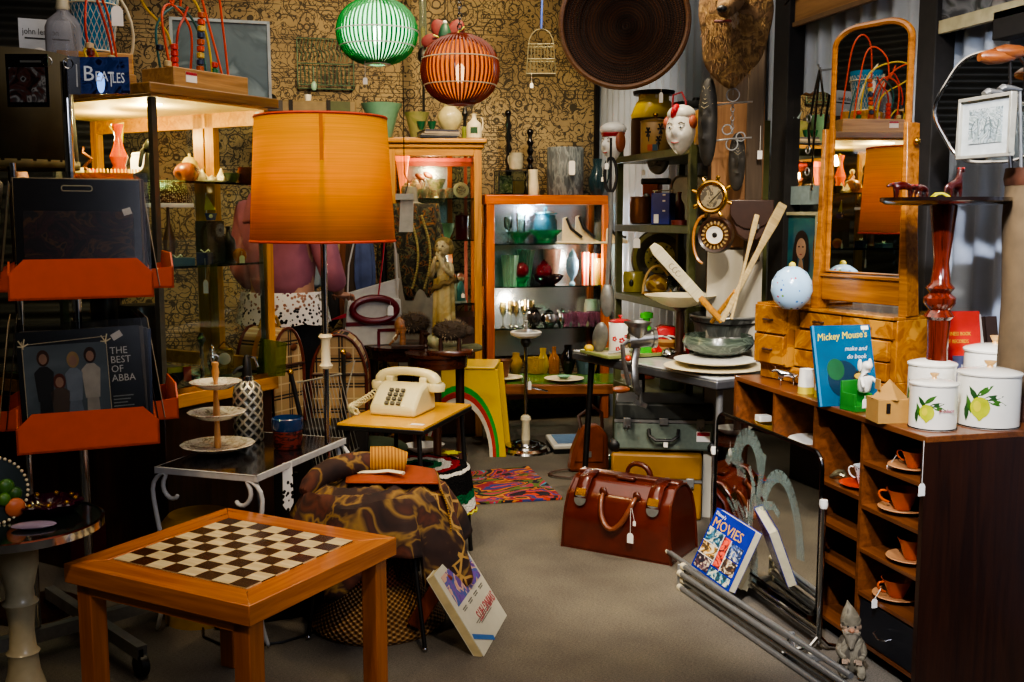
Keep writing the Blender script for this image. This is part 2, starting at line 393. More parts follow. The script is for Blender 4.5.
# ================= CHESS TABLE =================
zt=.47; c=[G(68,567,zt),G(222,505,zt),G(390,538,zt),G(257,605,zt)]
e=(c[2]-c[1])+(c[3]-c[0]); rz=math.atan2(e.y,e.x); ctr=sum(c,Vector())/4; W=((c[2]-c[1]).length+(c[3]-c[0]).length)/2; Dp=((c[1]-c[0]).length+(c[2]-c[3]).length)/2
t=T('chess_table','square orange brown wooden side table with inlaid chequered chess board top','table',(ctr.x,ctr.y,0),rz)
cw=wood('9a5420','cc7c34',.22,'x',5,.6); cwy=wood('9a5420','cc7c34',.22,'y',5,.6); cwz=wood('8a4a1c','b86c2c',.3,'z',5,.4)
def mitre(m,w,d,fr,z0,z1,sides):
    o=[(-w/2,-d/2),(w/2,-d/2),(w/2,d/2),(-w/2,d/2)]; i=[(a*(1-2*fr/w),b*(1-2*fr/d)) for a,b in o]
    for k in sides: m.prism([o[k],o[(k+1)%4],i[(k+1)%4],i[k]],z0,z1,'xy')
    return m
mitre(M(),W,Dp,.075,zt-.05,zt,(0,2)).o('top_frame_rail',cw,t,bev=.002); mitre(M(),W,Dp,.075,zt-.05,zt,(1,3)).o('top_frame_rail',cwy,t,bev=.002)
def chess(n,w,d):
    a=N('chess_inlay'); x=a.sep(); fx=a.math('FLOOR',a.math('MULTIPLY_ADD',x[0],8/w,8)); fy=a.math('FLOOR',a.math('MULTIPLY_ADD',x[1],8/d,8))
    p=a.math('MODULO',a.math('ADD',fx,fy),2); n=a.noise(3,4,a.co((3,25,3)))
    k=a.ramp(n,[(.3,'2f1a0e'),(.7,'4c2d18')]); l=a.ramp(n,[(.3,'c9b485'),(.7,'e6d6a8')])
    a.col(a.mix(p,l,k)); a.pr(.25,0,.4); return a.m
bw=W-.15; bd=Dp-.15
M().box((0,0,zt-.01),(bw,bd,.016)).o('board_surround',cw,t)
M().box((0,0,zt-.0015),(bw-.02,bd-.02,.006)).o('chess_board',chess(8,bw-.02,bd-.02),t,smooth=False)
for sx in(-1,1):
    for sy in(-1,1): M().box((sx*(W/2-.045),sy*(Dp/2-.045),(zt-.05)/2),(.05,.05,zt-.05)).o('leg',cwz,t,bev=.003)
for s in(-1,1):
    M().box((0,s*(Dp/2-.03),zt-.065),(W-.1,.02,.03)).o('apron',cw,t); 

# ================= ORANGE FLOOR LAMP =================
d=3.62; p=P(325,0,d); z0=zat(242,d); z1=zat(117,d)
t=T('floor_lamp','tall floor lamp with large orange drum shade on a chrome pole','lamp',p,fz(325))
r0=71*d/F; r1=64*d/F; sh=translucent('dc9c0c')
s=M().lathe([(r0,z0),(r1,z1)],n=64,cap=False).o('lamp_shade',sh,t,solid=.002)
tr=mat('b8390c',.8)
M().tube([(r0*cos(a*PI/32),r0*sin(a*PI/32),z0+.004) for a in range(64)],.005,6,True).o('shade_trim',tr,s)
M().tube([(r1*cos(a*PI/32),r1*sin(a*PI/32),z1-.004) for a in range(64)],.005,6,True).o('shade_trim',tr,s)
M().box((0,-(r0+r1)/2+.0065-.0,(z0+z1)/2),(.012,.002,z1-z0-.02),(atan((r1-r0)/(z1-z0))*-1,0,0)).o('shade_seam',mat('b5640c',.8),s)
m=M()
for a in range(3):
    q=a*2*PI/3; m.cyl((0,0,z1-.05),(r1*cos(q),r1*sin(q),z1-.008),.0025,6)
m.o('shade_spider',chrome,t)
M().cyl((0,0,.02),(0,0,z0+.22),.011,14).o('pole',chrome,t)
M().lathe([(.02,.82),(.024,.83),(.016,.84),(.016,.92),(.024,.93),(.02,.94),(0,.94)],n=16).o('pole_joint',cream,t)
M().lathe([(.15,0),(.15,.012),(.12,.022),(.03,.032),(.018,.05),(0,.05)],n=40).o('base',chrome,t)
M().lathe([(.02,z0+.1),(.022,z0+.2),(.02,z0+.22),(0,z0+.22)],n=14).o('bulb_holder',white,t)
M().sph((0,0,z0+.27),(.035,.035,.05)).o('bulb',emis('ffd9a0',1.5),t)
one(M().tube([(p.x+.3*cos(a*.5)*(.5+a*.02)-.25,p.y+.18*sin(a*.5)-.22,.005) for a in range(16)],.004,6),'power_cord','black power cord coiled on the carpet behind the chess table','cord',black)

# ================= BOOKCASE (right) =================
XB=1.81; ZB=.75; ys=[2.437,2.735,3.005,3.275,3.56]; dep_b=.5; th=.018
t=T('pigeonhole_bookcase','long low dark brown wooden pigeonhole shelf unit against the right wall','bookcase',(XB,ys[0],0))
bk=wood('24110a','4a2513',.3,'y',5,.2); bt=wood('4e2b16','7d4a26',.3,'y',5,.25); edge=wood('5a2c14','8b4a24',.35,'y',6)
L=ys[-1]-ys[0]
M().box((dep_b/2,L/2,ZB-th/2),(dep_b,L+.02,th)).o('top',bt,t,bev=.002)
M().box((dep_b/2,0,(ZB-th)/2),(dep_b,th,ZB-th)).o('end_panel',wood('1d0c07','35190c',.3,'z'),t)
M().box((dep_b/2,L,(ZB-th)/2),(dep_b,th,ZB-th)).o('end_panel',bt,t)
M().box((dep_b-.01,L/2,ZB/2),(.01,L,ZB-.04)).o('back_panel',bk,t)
for y in ys[1:-1]: M().box((dep_b/2,y-ys[0],(ZB-th)/2),(dep_b-.01,.014,ZB-th)).o('divider',bt,t)
SH=[.60,.475,.35,.225,.10] 
for z in (.615,.48,.345,.21): M().box((.21,(ys[1]-ys[0])/2,z-.006),(.41,ys[1]-ys[0]-.02,.012)).o('shelf',bt,t)
for z in (.50,.37,.25): M().box((.21,(ys[1]+ys[2])/2-ys[0],z-.006),(.41,ys[2]-ys[1]-.02,.012)).o('shelf',bt,t)
for z in (.56,.30): M().box((.21,(ys[2]+ys[4])/2-ys[0],z-.006),(.41,ys[4]-ys[2]-.02,.012)).o('shelf',bt,t)
M().box((.2,L/2,.05),(.38,L-.02,.012)).o('shelf',bt,t)
dr=M().box((.19,(ys[1]-ys[0])/2,.125),(.36,ys[1]-ys[0]-.03,.13)).o('drawer',mat('1a1c22',.4),t,bev=.002)
M().tube([(-.004,.10,.13),(-.02,.105,.125),(-.025,.135,.118),(-.02,.165,.125),(-.004,.17,.13)],.002,6).o('handle',chrome,dr)
ptag(t,(-.008,-.01,ZB-.01),drop=.12,w=.02,h=.035)
# cups and saucers in the pigeonholes
orc=mat('c2541a',.2,coat=.4); orci=mat('8a3a22',.3)
def cupset(px,z,X,Y,r,h,name,lab,lab2,side=1,mt=orc,tg=None,sau=True,rz=0):
    loc=Vector((X,Y,z))
    if sau: one(M().lathe([(.03,0),(.035,.004),(.065,.012),(.072,.016),(.07,.018),(.03,.008),(0,.008)],n=28),'saucer',lab2,'saucer',mat('c08a5a',.35),loc=loc,group=None); loc=loc+Vector((0,0,.009))
    t=T('teacup',lab,'cup',loc,rz)
    M().lathe([(r*.45,0),(r*.5,.003),(r*.62,h*.3),(r*.8,h*.7),(r,h),(r*.95,h),(r*.72,h*.6),(r*.4,.006),(0,.006)],n=26).o('body',mt,t)
    k=side; M().tube([(k*r*.85,0,h*.85),(k*r*1.3,0,h*.95),(k*r*1.45,0,h*.7),(k*r*1.2,0,h*.4),(k*r*.7,0,h*.3)],r*.09,7).o('handle',mt,t,sub=1)
    if tg: ptag(t,(k*r*1.3,-.01,h*.6),dx=-.02,drop=.03)
    return t
yA=(ys[0]+ys[1])/2; xs=XB+.075; rc=-R(60); yA+=.035
cupset(0,.615,xs,yA-.04,.036,.05,'','orange teacup in the top pigeonhole nearest the canisters','pale orange saucer in the top pigeonhole nearest the canisters',-1,tg=1,rz=rc)
cupset(0,.48,xs,yA,.05,.06,'','wide orange teacup with brown inside, on the second shelf down beneath the canisters','pale orange saucer on the second shelf down beneath the canisters',-1,rz=R(-30))
cupset(0,.345,xs,yA-.05,.042,.062,'','orange teacup partly hidden by the upright, on the third shelf down','pale orange saucer on the third shelf down',1,rz=rc)
cupset(0,.21,xs,yA+.01,.048,.055,'','orange teacup just above the dark drawer with its handle to the left','pale orange saucer just above the dark drawer',-1,tg=1,rz=R(0))
yB=(ys[1]+ys[2])/2
chk=dots('e9e7e2',['3d4a66'],130,.33); 
cupset(0,.509,XB+.08,yB-.04,.034,.062,'','white mug with blue dotted check pattern on orange saucer','',-1,mt=chk,sau=False,rz=R(-40))
one(M().lathe([(.03,0),(.035,.004),(.066,.01),(.07,.013),(.03,.008),(0,.008)],n=28),'saucer','bright orange red saucer under the white checked mug','saucer',mat('c8401a',.3),loc=(XB+.08,yB-.03,.50))
one(M().tube([(.02*cos(a)*(1+.3*sin(3*a)),.03*sin(a),.012+.008*sin(2*a)) for a in [k*.5 for k in range(13)]],.006,6,True),'silver_ornament','small tarnished silver leaf ornament left of the checked mug','ornament',mat('777155',.4,.6),loc=(XB+.07,yB+.08,.50))
one(M().lathe([(.06,0),(.07,.005),(.1,.02),(.105,.024),(.1,.025),(.05,.01),(0,.01)],n=36),'dish','shallow white oval dish in the pigeonhole under the blue book','dish',white,loc=(XB+.12,(ys[2]+ys[3])/2+.02,.56))
yC=(ys[3]+ys[4])/2
one(M().lathe([(.04,0),(.09,.012),(.1,.03),(.097,.03),(.08,.016),(0,.01)],n=30,flute=.03),'ashtray','amber yellow glass tray in the farthest pigeonhole','dish',gem('c9a520'),loc=(XB+.13,yC+.02,.56))
one(M().lathe([(.02,0),(.026,.01),(.026,.07),(.012,.1),(.009,.13),(0,.13)],n=4),'glass_bottle','small pointed yellow glass bottle beside amber tray','bottle',gem('c9b520',.7),loc=(XB+.07,yC-.07,.56))
one(M().box((0,0,.012),(.05,.04,.024)),'soap_box','small white packet on the amber tray in the farthest pigeonhole','packet',white,loc=(XB+.07,yC+.05,.5905),bev=.003)
# egg cups / small tumblers on top
def two(px,py,r,h,lab,yel=True,g=None):
    p=G(px,py,ZB); t=T('ceramic_beaker',lab,'beaker',p,0,g)
    M().lathe([(r,0),(r*.98,h*.28)],n=24).o('base_band',mat('d6c23c',.3) ,t); M().lathe([(r*.985,h*.281),(r*.82,h),(r*.75,h),(r*.8,h*.9),(0,h*.9)],n=24).o('body',white,t); return t
two(806,393,.028,.083,'white beaker with yellow base band, left one of the pair beside the blue book'); two(823,397,.028,.083,'white beaker with yellow base band, half hidden behind the blue book')
# silver toy bull
def animal(name,label,cat,loc,rz,s,mt,hornm=None,legs=.35,body=.5,neck=(.1,.22),head=.12,r=.11,earr=.0,group=None,horns=0,tail=True):
    t=T(name,label,cat,loc,rz,group); b=body/2
    V=[(-b,0,legs+r,r*.9),(-b*.3,0,legs+r,r),(b*.4,0,legs+r,r*1.05),(b,0,legs+r*1.2,r*.85),(b+neck[0],0,legs+r+neck[1],r*.5),(b+neck[0]+head,0,legs+r+neck[1]-.02,r*.38),(b+neck[0]+head*1.7,0,legs+r+neck[1]-.06,r*.28)]
    E=chain(0,1,2,3,4,5,6)
    for sx,i in ((-b*.9,0),(b*.85,3)):
        for sy in (-1,1):
            k=len(V); V+=[(sx,sy*r*.6,legs*.75,r*.42),(sx+.01,sy*r*.6,legs*.35,r*.24),(sx,sy*r*.6,.02,r*.28)]; E+=[(i,k),(k,k+1),(k+1,k+2)]
    if tail: k=len(V); V+=[(-b-.08,0,legs+r*.9,r*.15),(-b-.14,0,legs*.7,r*.12)]; E+=[(0,k),(k,k+1)]
    o=skin('body',V,E,mt,t,1,scale=s)
    hx=(b+neck[0]+head*.5)*s; hz=(legs+r+neck[1])*s
    for sy in (-1,1):
        if horns: M().tube([(hx,sy*.02*s,hz+.03*s),(hx+.01*s,sy*.09*s,hz+.07*s),(hx+.02*s,sy*.12*s,hz+.15*s)],.018*s,6,r2=.005*s).o('horn',hornm or mt,t)
        else: M().sph((hx-.02*s,sy*.07*s,hz+.03*s),(.02*s,.055*s,.03*s),8,6).o('ear',hornm or mt,t)
    return t
animal('bull_figurine','tiny polished silver bull figurine beside the pale beakers','figurine',G(787,386,ZB),R(150),.1,chrome,None,horns=1,legs=.3,r=.13,neck=(.1,.12))
# canisters
enam=mat('e6e4d8',.15,coat=.5,var=.05); woodk=wood('c09048','dcb070')
leaf=mat('1f4a1c',.4); leafy=mat('3b6b22',.4); lem=mat('b9c21a',.35); lemg=mat('d6cf2a',.4)
def canister(px,py,dd,wpx,hpx,lab,fruit=True,g='enamel canisters with lemons and knobbed lids',rzf=0,word=False):
    p=P(px,ZB,dd); r=wpx/2*dd/F; h=hpx*dd/F; t=T('canister',lab,'canister',p,fz(px,rzf),g)
    M().lathe([(r,0),(r,h*.97),(r*1.02,h*.98)],n=48).o('body',enam,t)
    M().tube([(r*1.0*cos(a*PI/24),r*1.0*sin(a*PI/24),.003) for a in range(48)],.002,5,True).o('base_rim',iron,t)
    l=M().lathe([(r*1.04,h*.97),(r*1.05,h),(r*1.0,h*1.02),(r*.6,h*1.07),(r*.15,h*1.09),(0,h*1.09)],n=48).o('lid',enam,t)
    M().lathe([(r*.12,h*1.085),(r*.09,h*1.12),(r*.17,h*1.17),(r*.2,h*1.21),(0,h*1.22)],n=16).o('knob',woodk,l)
    if fruit:
        def onc(cx,cz,s,pts,mt,nm,off):
            m=M(); vs=[]
            def q(u,v):
                a=u/r; return Vector(((r+off)*sin(a),-(r+off)*cos(a),v))
            n=len(pts); cc=m.b.verts.new(q(cx,cz)); vv=[m.b.verts.new(q(cx+a*s,cz+b*s)) for a,b in pts]
            for i in range(n): m.b.faces.new((cc,vv[i],vv[(i+1)%n]))
            m.o(nm,mt,t,smooth=False)
        k=r*.42; x0=-r*.25
        lf=[(0,-1),(.25,-.4),(.28,.2),(0,1),(-.28,.2),(-.25,-.4)]
        def rot(pts,a): return [(x*cos(a)-y*sin(a),x*sin(a)+y*cos(a)) for x,y in pts]
        for i,(ax,az,an) in enumerate(((-.9,.1,.3),(-.5,.9,.6),(.3,1.25,-.9),(.95,.75,-1.4),(1.2,.35,-1.8),(-1.1,-.5,0))):
            onc(x0+ax*k,h*.42+az*k,k*.8,rot(lf,an),leaf if i%2 else leafy,'painted_leaf',.0006)
        onc(x0,h*.4,k,[(cos(a*PI/8)*.75,sin(a*PI/8)*.85-(.25 if a==12 else 0)) for a in range(16)],lem,'painted_lemon',.0012)
        onc(x0-.2*k,h*.42,k*.5,[(cos(a*PI/6)*.6,sin(a*PI/6)*.9) for a in range(12)],lemg,'painted_highlight',.0016)
    if word:
        text('Produce',.014,mat('b0325a',.5),t,(r*sin(R(34))-.024*cos(R(34)),-r*cos(R(34))-.024*sin(R(34))-.003,h*.42),(PI/2,0,R(34)))
    return t
canister(932,434,2.94,46,46,'small enamel canister with lemon and red lettering, at the front left of the group',word=True)
canister(930,402,3.13,46,53,'small enamel canister partly hidden behind the lettered one',rzf=-30)
canister(987,430,2.98,60,54,'largest white enamel canister with lemon branch at the right front of the group')
canister(992,400,3.2,58,63,'tall enamel canister at the back of the group under the book',rzf=60)
# cardboard castle box
p=G(888,421,ZB); t=T('cardboard_box','small tan cardboard box with pyramid lid beside white dog figurine','box',p,R(-10))
cb=mat('a9803f',.8,var=.15); M().box((0,0,.035),(.1,.085,.07)).o('body',cb,t,bev=.001); M().lathe([(.055,.07),(.0,.125)],n=4,rot=(0,0,0)).o('lid',cb,t)
M().box((-.02,-.0435,.045),(.012,.002,.03)).o('slot',iron,t); M().box((-.035,-.0,.11),(.004,.03,.03)).o('tab',cb,t)
# green chair stand + white dog figurine
p=G(856,410,ZB); t=T('toy_chair','small bright green toy chair holding a white dog figurine','toy',p,R(10))
gr=mat('1f7a2a',.3); M().box((0,0,.01),(.07,.07,.02)).o('base',gr,t,bev=.002); M().box((0,.03,.05),(.07,.01,.08)).o('backrest',gr,t,bev=.002)
for s in(-1,1): M().box((s*.031,0,.035),(.008,.06,.04)).o('arm',gr,t,bev=.001)
ptag(t,(0,-.036,.05),drop=.01)
V=[(0,0,.03,.022),(0,0,.07,.018),(0,-.002,.1,.012),(0,-.006,.125,.02),(0,-.03,.12,.012),(.02,-.01,.08,.007),(.035,-.03,.06,.005),(-.02,-.01,.08,.007),(-.03,-.03,.055,.005)]
t=T('dog_figurine','white glazed dog figurine standing on the green toy chair','figurine',p+Vector((.025,-.0,.02)),R(10)); skin('body',V,chain(0,1,2,3,4)+[(1,5),(5,6),(1,7),(7,8)],white,t)
for s in(-1,1): M().sph((s*.02,0,.12),(.006,.008,.02),8,6).o('ear',white,t)
# ================= books that lean =================
def book(name,label,bl,br,tl,th,cover,pages=paper,cat='book',spine='l',group=None):
    mw,W,h=frame3(bl,br,tl); t=T(name,label,cat,mw=mw,group=group)
    M().box((W/2,h/2,-.0012),(W,h,.0024)).o('front_cover',cover,t)
    M().box((W/2,h/2,-th+.0012),(W,h,.0024)).o('back_cover',cover,t)
    M().box((W/2+(.003 if spine=='l' else -.003),h/2,-th/2),(W-.006,h-.006,th-.005)).o('pages',pages,t)
    M().box((.001 if spine=='l' else W-.001,h/2,-th/2),(.002,h,th)).o('spine',cover,t)
    return t,W,h
bl=D(820,405,3.26); bl.z=ZB; br=bl+Vector((cos(-YAW+R(12)),sin(-YAW+R(12)),0))*.205*1.0; tl=D(850,325,3.36)
t,W,h=book('picture_book','large blue childrens activity book leaning against the burr wood dresser',bl,br,tl,.012,mat('125a80',.25,coat=.4,var=.35,vs=12))
M().box((.004,h/2,.0006),(.008,h,.001)).o('cover_band',mat('2a86b8',.3),t)
text("Mickey Mouse's",.032,mat('e6d825',.4),t,(.015,h*.81,.001),(0,0,R(3)),sx=.86,shear=.2); text('make and',.02,mat('c6dfe8',.4),t,(W*.52,h*.68,.001),shear=.3); text('do book',.02,mat('c6dfe8',.4),t,(W*.54,h*.58,.001),shear=.3)
def blob(t,x,y,rx,ry,mt,z=.0012,n=18,nm='cover_art'):
    M().prism([(x+rx*cos(a*2*PI/n),y+ry*sin(a*2*PI/n)) for a in range(n)],z-.0006,z,'xy').o(nm,mt,t,smooth=False)
blob(t,W*.45,h*.33,.055,.06,mat('0b2e45',.4)); blob(t,W*.33,h*.45,.03,.035,mat('1d5a35',.4),.0016); blob(t,W*.75,h*.3,.03,.035,mat('1a1d14',.4),.0016); blob(t,W*.72,h*.36,.018,.01,mat('c7a53a',.4),.002)
M().box((W-.02,h-.01,.001),(.025,.012,.001)).o('price_sticker',tagm,t)
# red book + neighbours
a=G(944,385,ZB); 
def standbook(px0,px1,ytop,d,cover,label,th=.03,tilt=.06,name='hardback_book',lean=0,pg=paper,group=None):
    bl=P(px0,ZB,d); br=P(px1,ZB,d+.01); n=Vector((sin(YAW),cos(YAW),0)); tl=P(px0+lean,zat(ytop,d),d)+n*tilt
    return book(name,label,bl,br,tl,th,cover,pg,group=group)
t,W,h=standbook(943,984,313,3.28,mat('b3231a',.35,var=.3,vs=15),'red world records hardback standing against the corrugated wall',lean=5)
text('GUINNESS BOOK',.0165,mat('d9b02a',.4),t,(.006,h*.74,.001),sx=.75); text('OF RECORDS',.0165,mat('d9b02a',.4),t,(.02,h*.66,.001),sx=.75)
M().box((W*.45,h*.3,.001),(.045,h*.45,.001)).o('cover_panel',mat('3a3f5c',.5),t); M().box((W*.6,h*.38,.0016),(.03,.03,.001)).o('cover_emblem',mat('a9a9a9',.5),t); M().box((W*.05,h*.25,.001),(.004,h*.3,.001)).o('cover_stripe',mat('d9d3c5'),t); 
for x in(.12,.85): M().box((W*x,h*.55,.001),(.012,.012,.001)).o('cover_ornament',mat('c99a25'),t)
standbook(985,990,316,3.34,mat('d8d2c2',.6),'thin cream paged book tucked behind the red records book',th=.02,lean=5); standbook(992,1004,318,3.36,mat('3b2a22',.6),'dark brown book at the right end behind the canisters',th=.03,lean=5)
# wine table with turned stem on the bookcase
d=3.12; p=P(934,ZB,d); z1=zat(199,d)-ZB; t=T('wine_table','tall dark turned mahogany wine table with round tray top','side table',p,0)
mah=wood('2c0c06','6b2412',.15,'z',6,.6); r=61*d/F
M().lathe([(.0,0),(.045,0),(.05,.02),(.035,.08),(.03,.2),(.034,.29),(.044,.3),(.03,.32),(.046,.34),(.046,.355),(.03,.37),(.042,.385),(.028,.4),(.022,.46),(.036,z1-.05),(.04,z1-.012)],n=24).o('stem',mah,t)
M().lathe([(.05,z1-.02),(r*.9,z1-.016),(r,z1-.006),(r,z1+.004),(r*.96,z1+.004),(r*.94,z1-.004),(0,z1-.004)],n=48).o('tray_top',mat('140a08',.2,coat=.5),t)
zt_=ZB+z1-.004
rg=gem('3a0c0a',.85)
def deer(px,d,s,rz,lab,h2):
    return animal('glass_animal',lab,'figurine',P(px,zt_,d),R(rz),s,rg,mat('8a1814',.3),legs=.3,r=.13,neck=h2,head=.12)
deer(953,3.08,.105,20,'dark red glass deer with upright neck on the wine table, right of the others',(.02,.42))
deer(921,3.1,.085,200,'low dark red glass animal in the middle of the wine table',(.1,.05)); deer(903,3.1,.1,170,'squat dark red glass animal at the left edge of the wine table',(.06,.02))
one(M().tube([(0.03*cos(a),.03*sin(a),.03+.01*sin(a*2)) for a in [k*.6 for k in range(11)]],.003,6,True),'gilt_bangle','thin gilt wire wreath draped on the red glass animals','wreath',mat('c9c02a',.3,.3),loc=P(940,zt_-.02,3.05))
# ================= DRESSER + MIRROR =================
A=D(760,303,3.88); A.z=ZB; B=D(888,316,3.34); B.z=ZB
e=B-A; Wd=e.length; rz=math.atan2(e.y,e.x); hd=.285
burr=pat(['5f380f','7d4c15','99641f','8a5618','ad7a2c'],9,'n',.22,'LINEAR',(1,1,1),.03,1.6,.5)
t=T('dressing_chest','burr walnut dressing chest of small drawers standing on the long dark shelf unit','chest of drawers',A,rz)
pull=mat('3b2417',.4)
M().box((Wd/2,.16,.03),(Wd,.3,.055)).o('plinth',burr,t,bev=.003)
for i in range(3):
    x=.03+i*(Wd-.06)/2; M().box((x,.03,.008),(.05,.03,.016)).o('foot',burr,t)
M().box((.085,.14,.17),(.17,.31,.225)).o('tower',burr,t,bev=.003)
M().box((.17+(Wd-.17)/2,.18,.16),(Wd-.17,.27,.205)).o('carcass',burr,t,bev=.003)
M().box((.17+(Wd-.17)/2,.17,.268),(Wd-.17,.29,.012)).o('top',burr,t,bev=.003)
def drw(x0,x1,z0,z1,y):
    o=M().box(((x0+x1)/2,y,(z0+z1)/2),(x1-x0,.02,z1-z0)).o('drawer',burr,t,bev=.003)
    M().tube([((x0+x1)/2-.02,y-.01,(z0+z1)/2),((x0+x1)/2-.018,y-.022,(z0+z1)/2),((x0+x1)/2+.018,y-.022,(z0+z1)/2),((x0+x1)/2+.02,y-.01,(z0+z1)/2)],.004,6).o('handle',pull,o)
drw(.008,.162,.175,.275,-.02); drw(.008,.162,.065,.168,-.02)
drw(.176,.376,.2,.258,.04); drw(.382,Wd-.008,.2,.258,.04)
drw(.176,Wd-.008,.128,.195,.02); drw(.176,Wd-.008,.064,.124,.02); drw(.18,Wd-.01,.006,.052,.0)
# tall mirror on it
ZD=ZB+.274
az=math.atan2(-.286,-.958); mrz=az+PI/2
p=P(862,ZD,3.56); t=T('dressing_mirror','tall arched dressing mirror in walnut frame standing on the burr chest','mirror',p,mrz)
mh=.93; mw_=.31
def arch(w,h,r,n=8):
    pts=[(-w/2,0),(w/2,0)]
    for i in range(n+1):
        a=PI/2*i/n; pts.append((w/2-r+r*cos(a),h-r*.6+r*.6*sin(a)))
    for i in range(n+1):
        a=PI/2+PI/2*i/n; pts.append((-w/2+r+r*cos(a),h-r*.6+r*.6*sin(a)))
    return pts
o_=arch(mw_,mh-.11,.1); 
M().tube([(x,0,z+.13) for x,z in o_],.012,8,True).o('frame',walnut,t)
M().prism([(x*.96,z*.99+.13) for x,z in o_],-.004,.0).o('glass',mirror,t,smooth=False)
M().prism([(x*.98,z+.13) for x,z in o_],.004,.012).o('backing',dkwood,t,smooth=False)
for s in(-1,1):
    M().prism([(s*.16,.62),(s*.176,.62),(s*.185,.3),(s*.205,.0),(s*.17,.0),(s*.165,.3)],-.03,.03).o('side_post',walnut,t,bev=.002)
M().box((0,0,.075),(.34,.03,.09)).o('bottom_rail',walnut,t,bev=.004); M().box((0,-.005,.118),(.34,.04,.012)).o('ledge',walnut,t,bev=.003)
for s in(-1,1): M().sph((s*.19,0,.56),.012,10,8).o('pivot_knob',brass,t)
# blue dotted egg jar
d=3.66; p=P(791,ZD,d); t=T('egg_jar','pale blue egg shaped jar with coloured dots and yellow knob','jar',p,0); r=20.5*d/F
M().lathe(pf('egg',r,r*2.1),n=36).o('body',dots('9fc4e2',['c23a3a','2f4fa0','6f9a3a','a04a90','3a7ac0'],48,.22),t); M().sph((0,0,r*2.13),.012).o('knob',mat('d6c23c'),t)
# painted portrait behind
def picture(name,lab,px0,px1,y0,y1,X,frm,art,fw=.012,cat='picture',tilt=.0,rzo=0):
    a=XW(px0,y1,X); b=XW(px1,y1,X); z1=XW(px0,y0,X).z
    L=Vector((b.x-a.x,b.y-a.y,0)).length; hh=z1-a.z; zz=a.z
    t=T(name,lab,cat,(a.x,a.y,zz),-PI/2)
    m=M(); 
    for c,s in (((L/2,0,fw/2),(L,.02,fw)),((L/2,0,hh-fw/2),(L,.02,fw)),((fw/2,0,hh/2),(fw,.02,hh-2*fw)),((L-fw/2,0,hh/2),(fw,.02,hh-2*fw))): m.box(c,s)
    m.o('frame',frm,t,bev=.002); M().box((L/2,.004,hh/2),(L-fw,.006,hh-fw)).o('artwork' ,art,t,smooth=False); return t,L,hh
skinm=mat('a98668',.6); hair=mat('2a1a12',.7)
t,L,hh=picture('framed_portrait','framed blue green portrait print of a long haired girl leaning behind the egg jar',781,816,212,305,2.38,mat('c9c39a',.5),pat(['123c52','1d5568','2c6a6a'],6,'n',.3,'LINEAR'),.014)
def bl3(cx,cz,rx,rz_,mt,y,nm='painted_figure'): M().prism([(cx+rx*cos(a*PI/9),cz+rz_*sin(a*PI/9)) for a in range(18)],y-.001,y).o(nm,mt,t,smooth=False)
bl3(L*.52,hh*.22,L*.36,hh*.16,mat('8a9a88'),-.0005); bl3(L*.55,hh*.66,L*.2,hh*.15,hair,-.001); bl3(L*.38,hh*.5,L*.07,hh*.2,hair,-.0012); bl3(L*.7,hh*.5,L*.07,hh*.2,hair,-.0012); bl3(L*.55,hh*.4,L*.07,hh*.12,skinm,-.0014); bl3(L*.55,hh*.62,L*.135,hh*.11,mat('b89478',.6),-.002)
for s_ in(-1,1): bl3(L*(.55+.055*s_),hh*.64,L*.025,hh*.009,hair,-.0026)
bl3(L*.55,hh*.56,L*.035,hh*.008,mat('8a3a34'),-.0026)
t=T('oval_plaque','small oval framed plaque behind the arched dressing mirror','plaque',XW(821,250,2.38),-PI/2)
m=M().tube([(.05*cos(a*PI/12),0,.11*sin(a*PI/12)) for a in range(24)],.008,8,True); m.o('frame',walnut,t); M().prism([(.048*cos(a*PI/12),.108*sin(a*PI/12)) for a in range(24)],0,.005).o('face',cream,t)
# scalloped wall mirror with strap
a=XW(778,205,2.39); b=XW(838,205,2.39); L=a.y-b.y; z0=a.z; z1=XW(790,100,2.39).z; hh=z1-z0
t=T('scalloped_mirror','frameless scalloped wall mirror with etched frosted edge hanging on corrugated wall','mirror',(2.39,a.y,z0),-PI/2)
pts=[(0,.0),(L,0)]; n=14
for i in range(n+1):
    u=1-i/n; pts.append((L*u, hh*(.82+.2*sin(PI*u)**.6)+.012*abs(sin(PI*u*6))))
M().prism([(x,z) for x,z in pts],0,.006).o('glass',mirror,t,smooth=False)
fr=mat('9fb4b4',.6,var=.3)
M().box((L/2,-.001,.04),(L*.98,.002,.08)).o('frosted_band',fr,t)
m=M()
for i,(u,v) in enumerate([(.1,.72),(.2,.8),(.33,.84),(.1,.55),(.14,.4)]):
    cx,cz=L*u,hh*v; m.prism([(cx-.02,cz-.01),(cx+.0,cz-.016),(cx+.02,cz+.016),(cx,cz)],-.001,0)
m.o('etched_scroll',fr,t,smooth=False)
# hook, strap and rope on the wall
p=XW(820,68,2.36)
t=T('horse_bridle','dark leather bridle with metal rings hanging from a hook over the scalloped mirror','bridle',p,-PI/2)
M().tube([(0,.08,.0),(0,0,-.01),(0,-.01,.015)],.005,6).o('hook',steel,t)
for k,(x,zz) in enumerate(((-.06,-.35),(.05,-.2),(-.02,-.5))): M().tube([(0,0,0),(x*.5,-.005,zz*.3),(x,-.008,zz*.7),(x*.7,-.01,zz)],.009,6,flat=.4).o('strap',blackgloss if k else iron,t)
for z in(-.2,-.33,-.42): M().tube([(-.05+.016*cos(a),-.014,z+.016*sin(a)) for a in [k*PI/6 for k in range(12)]],.003,6,True).o('ring',steel,t)
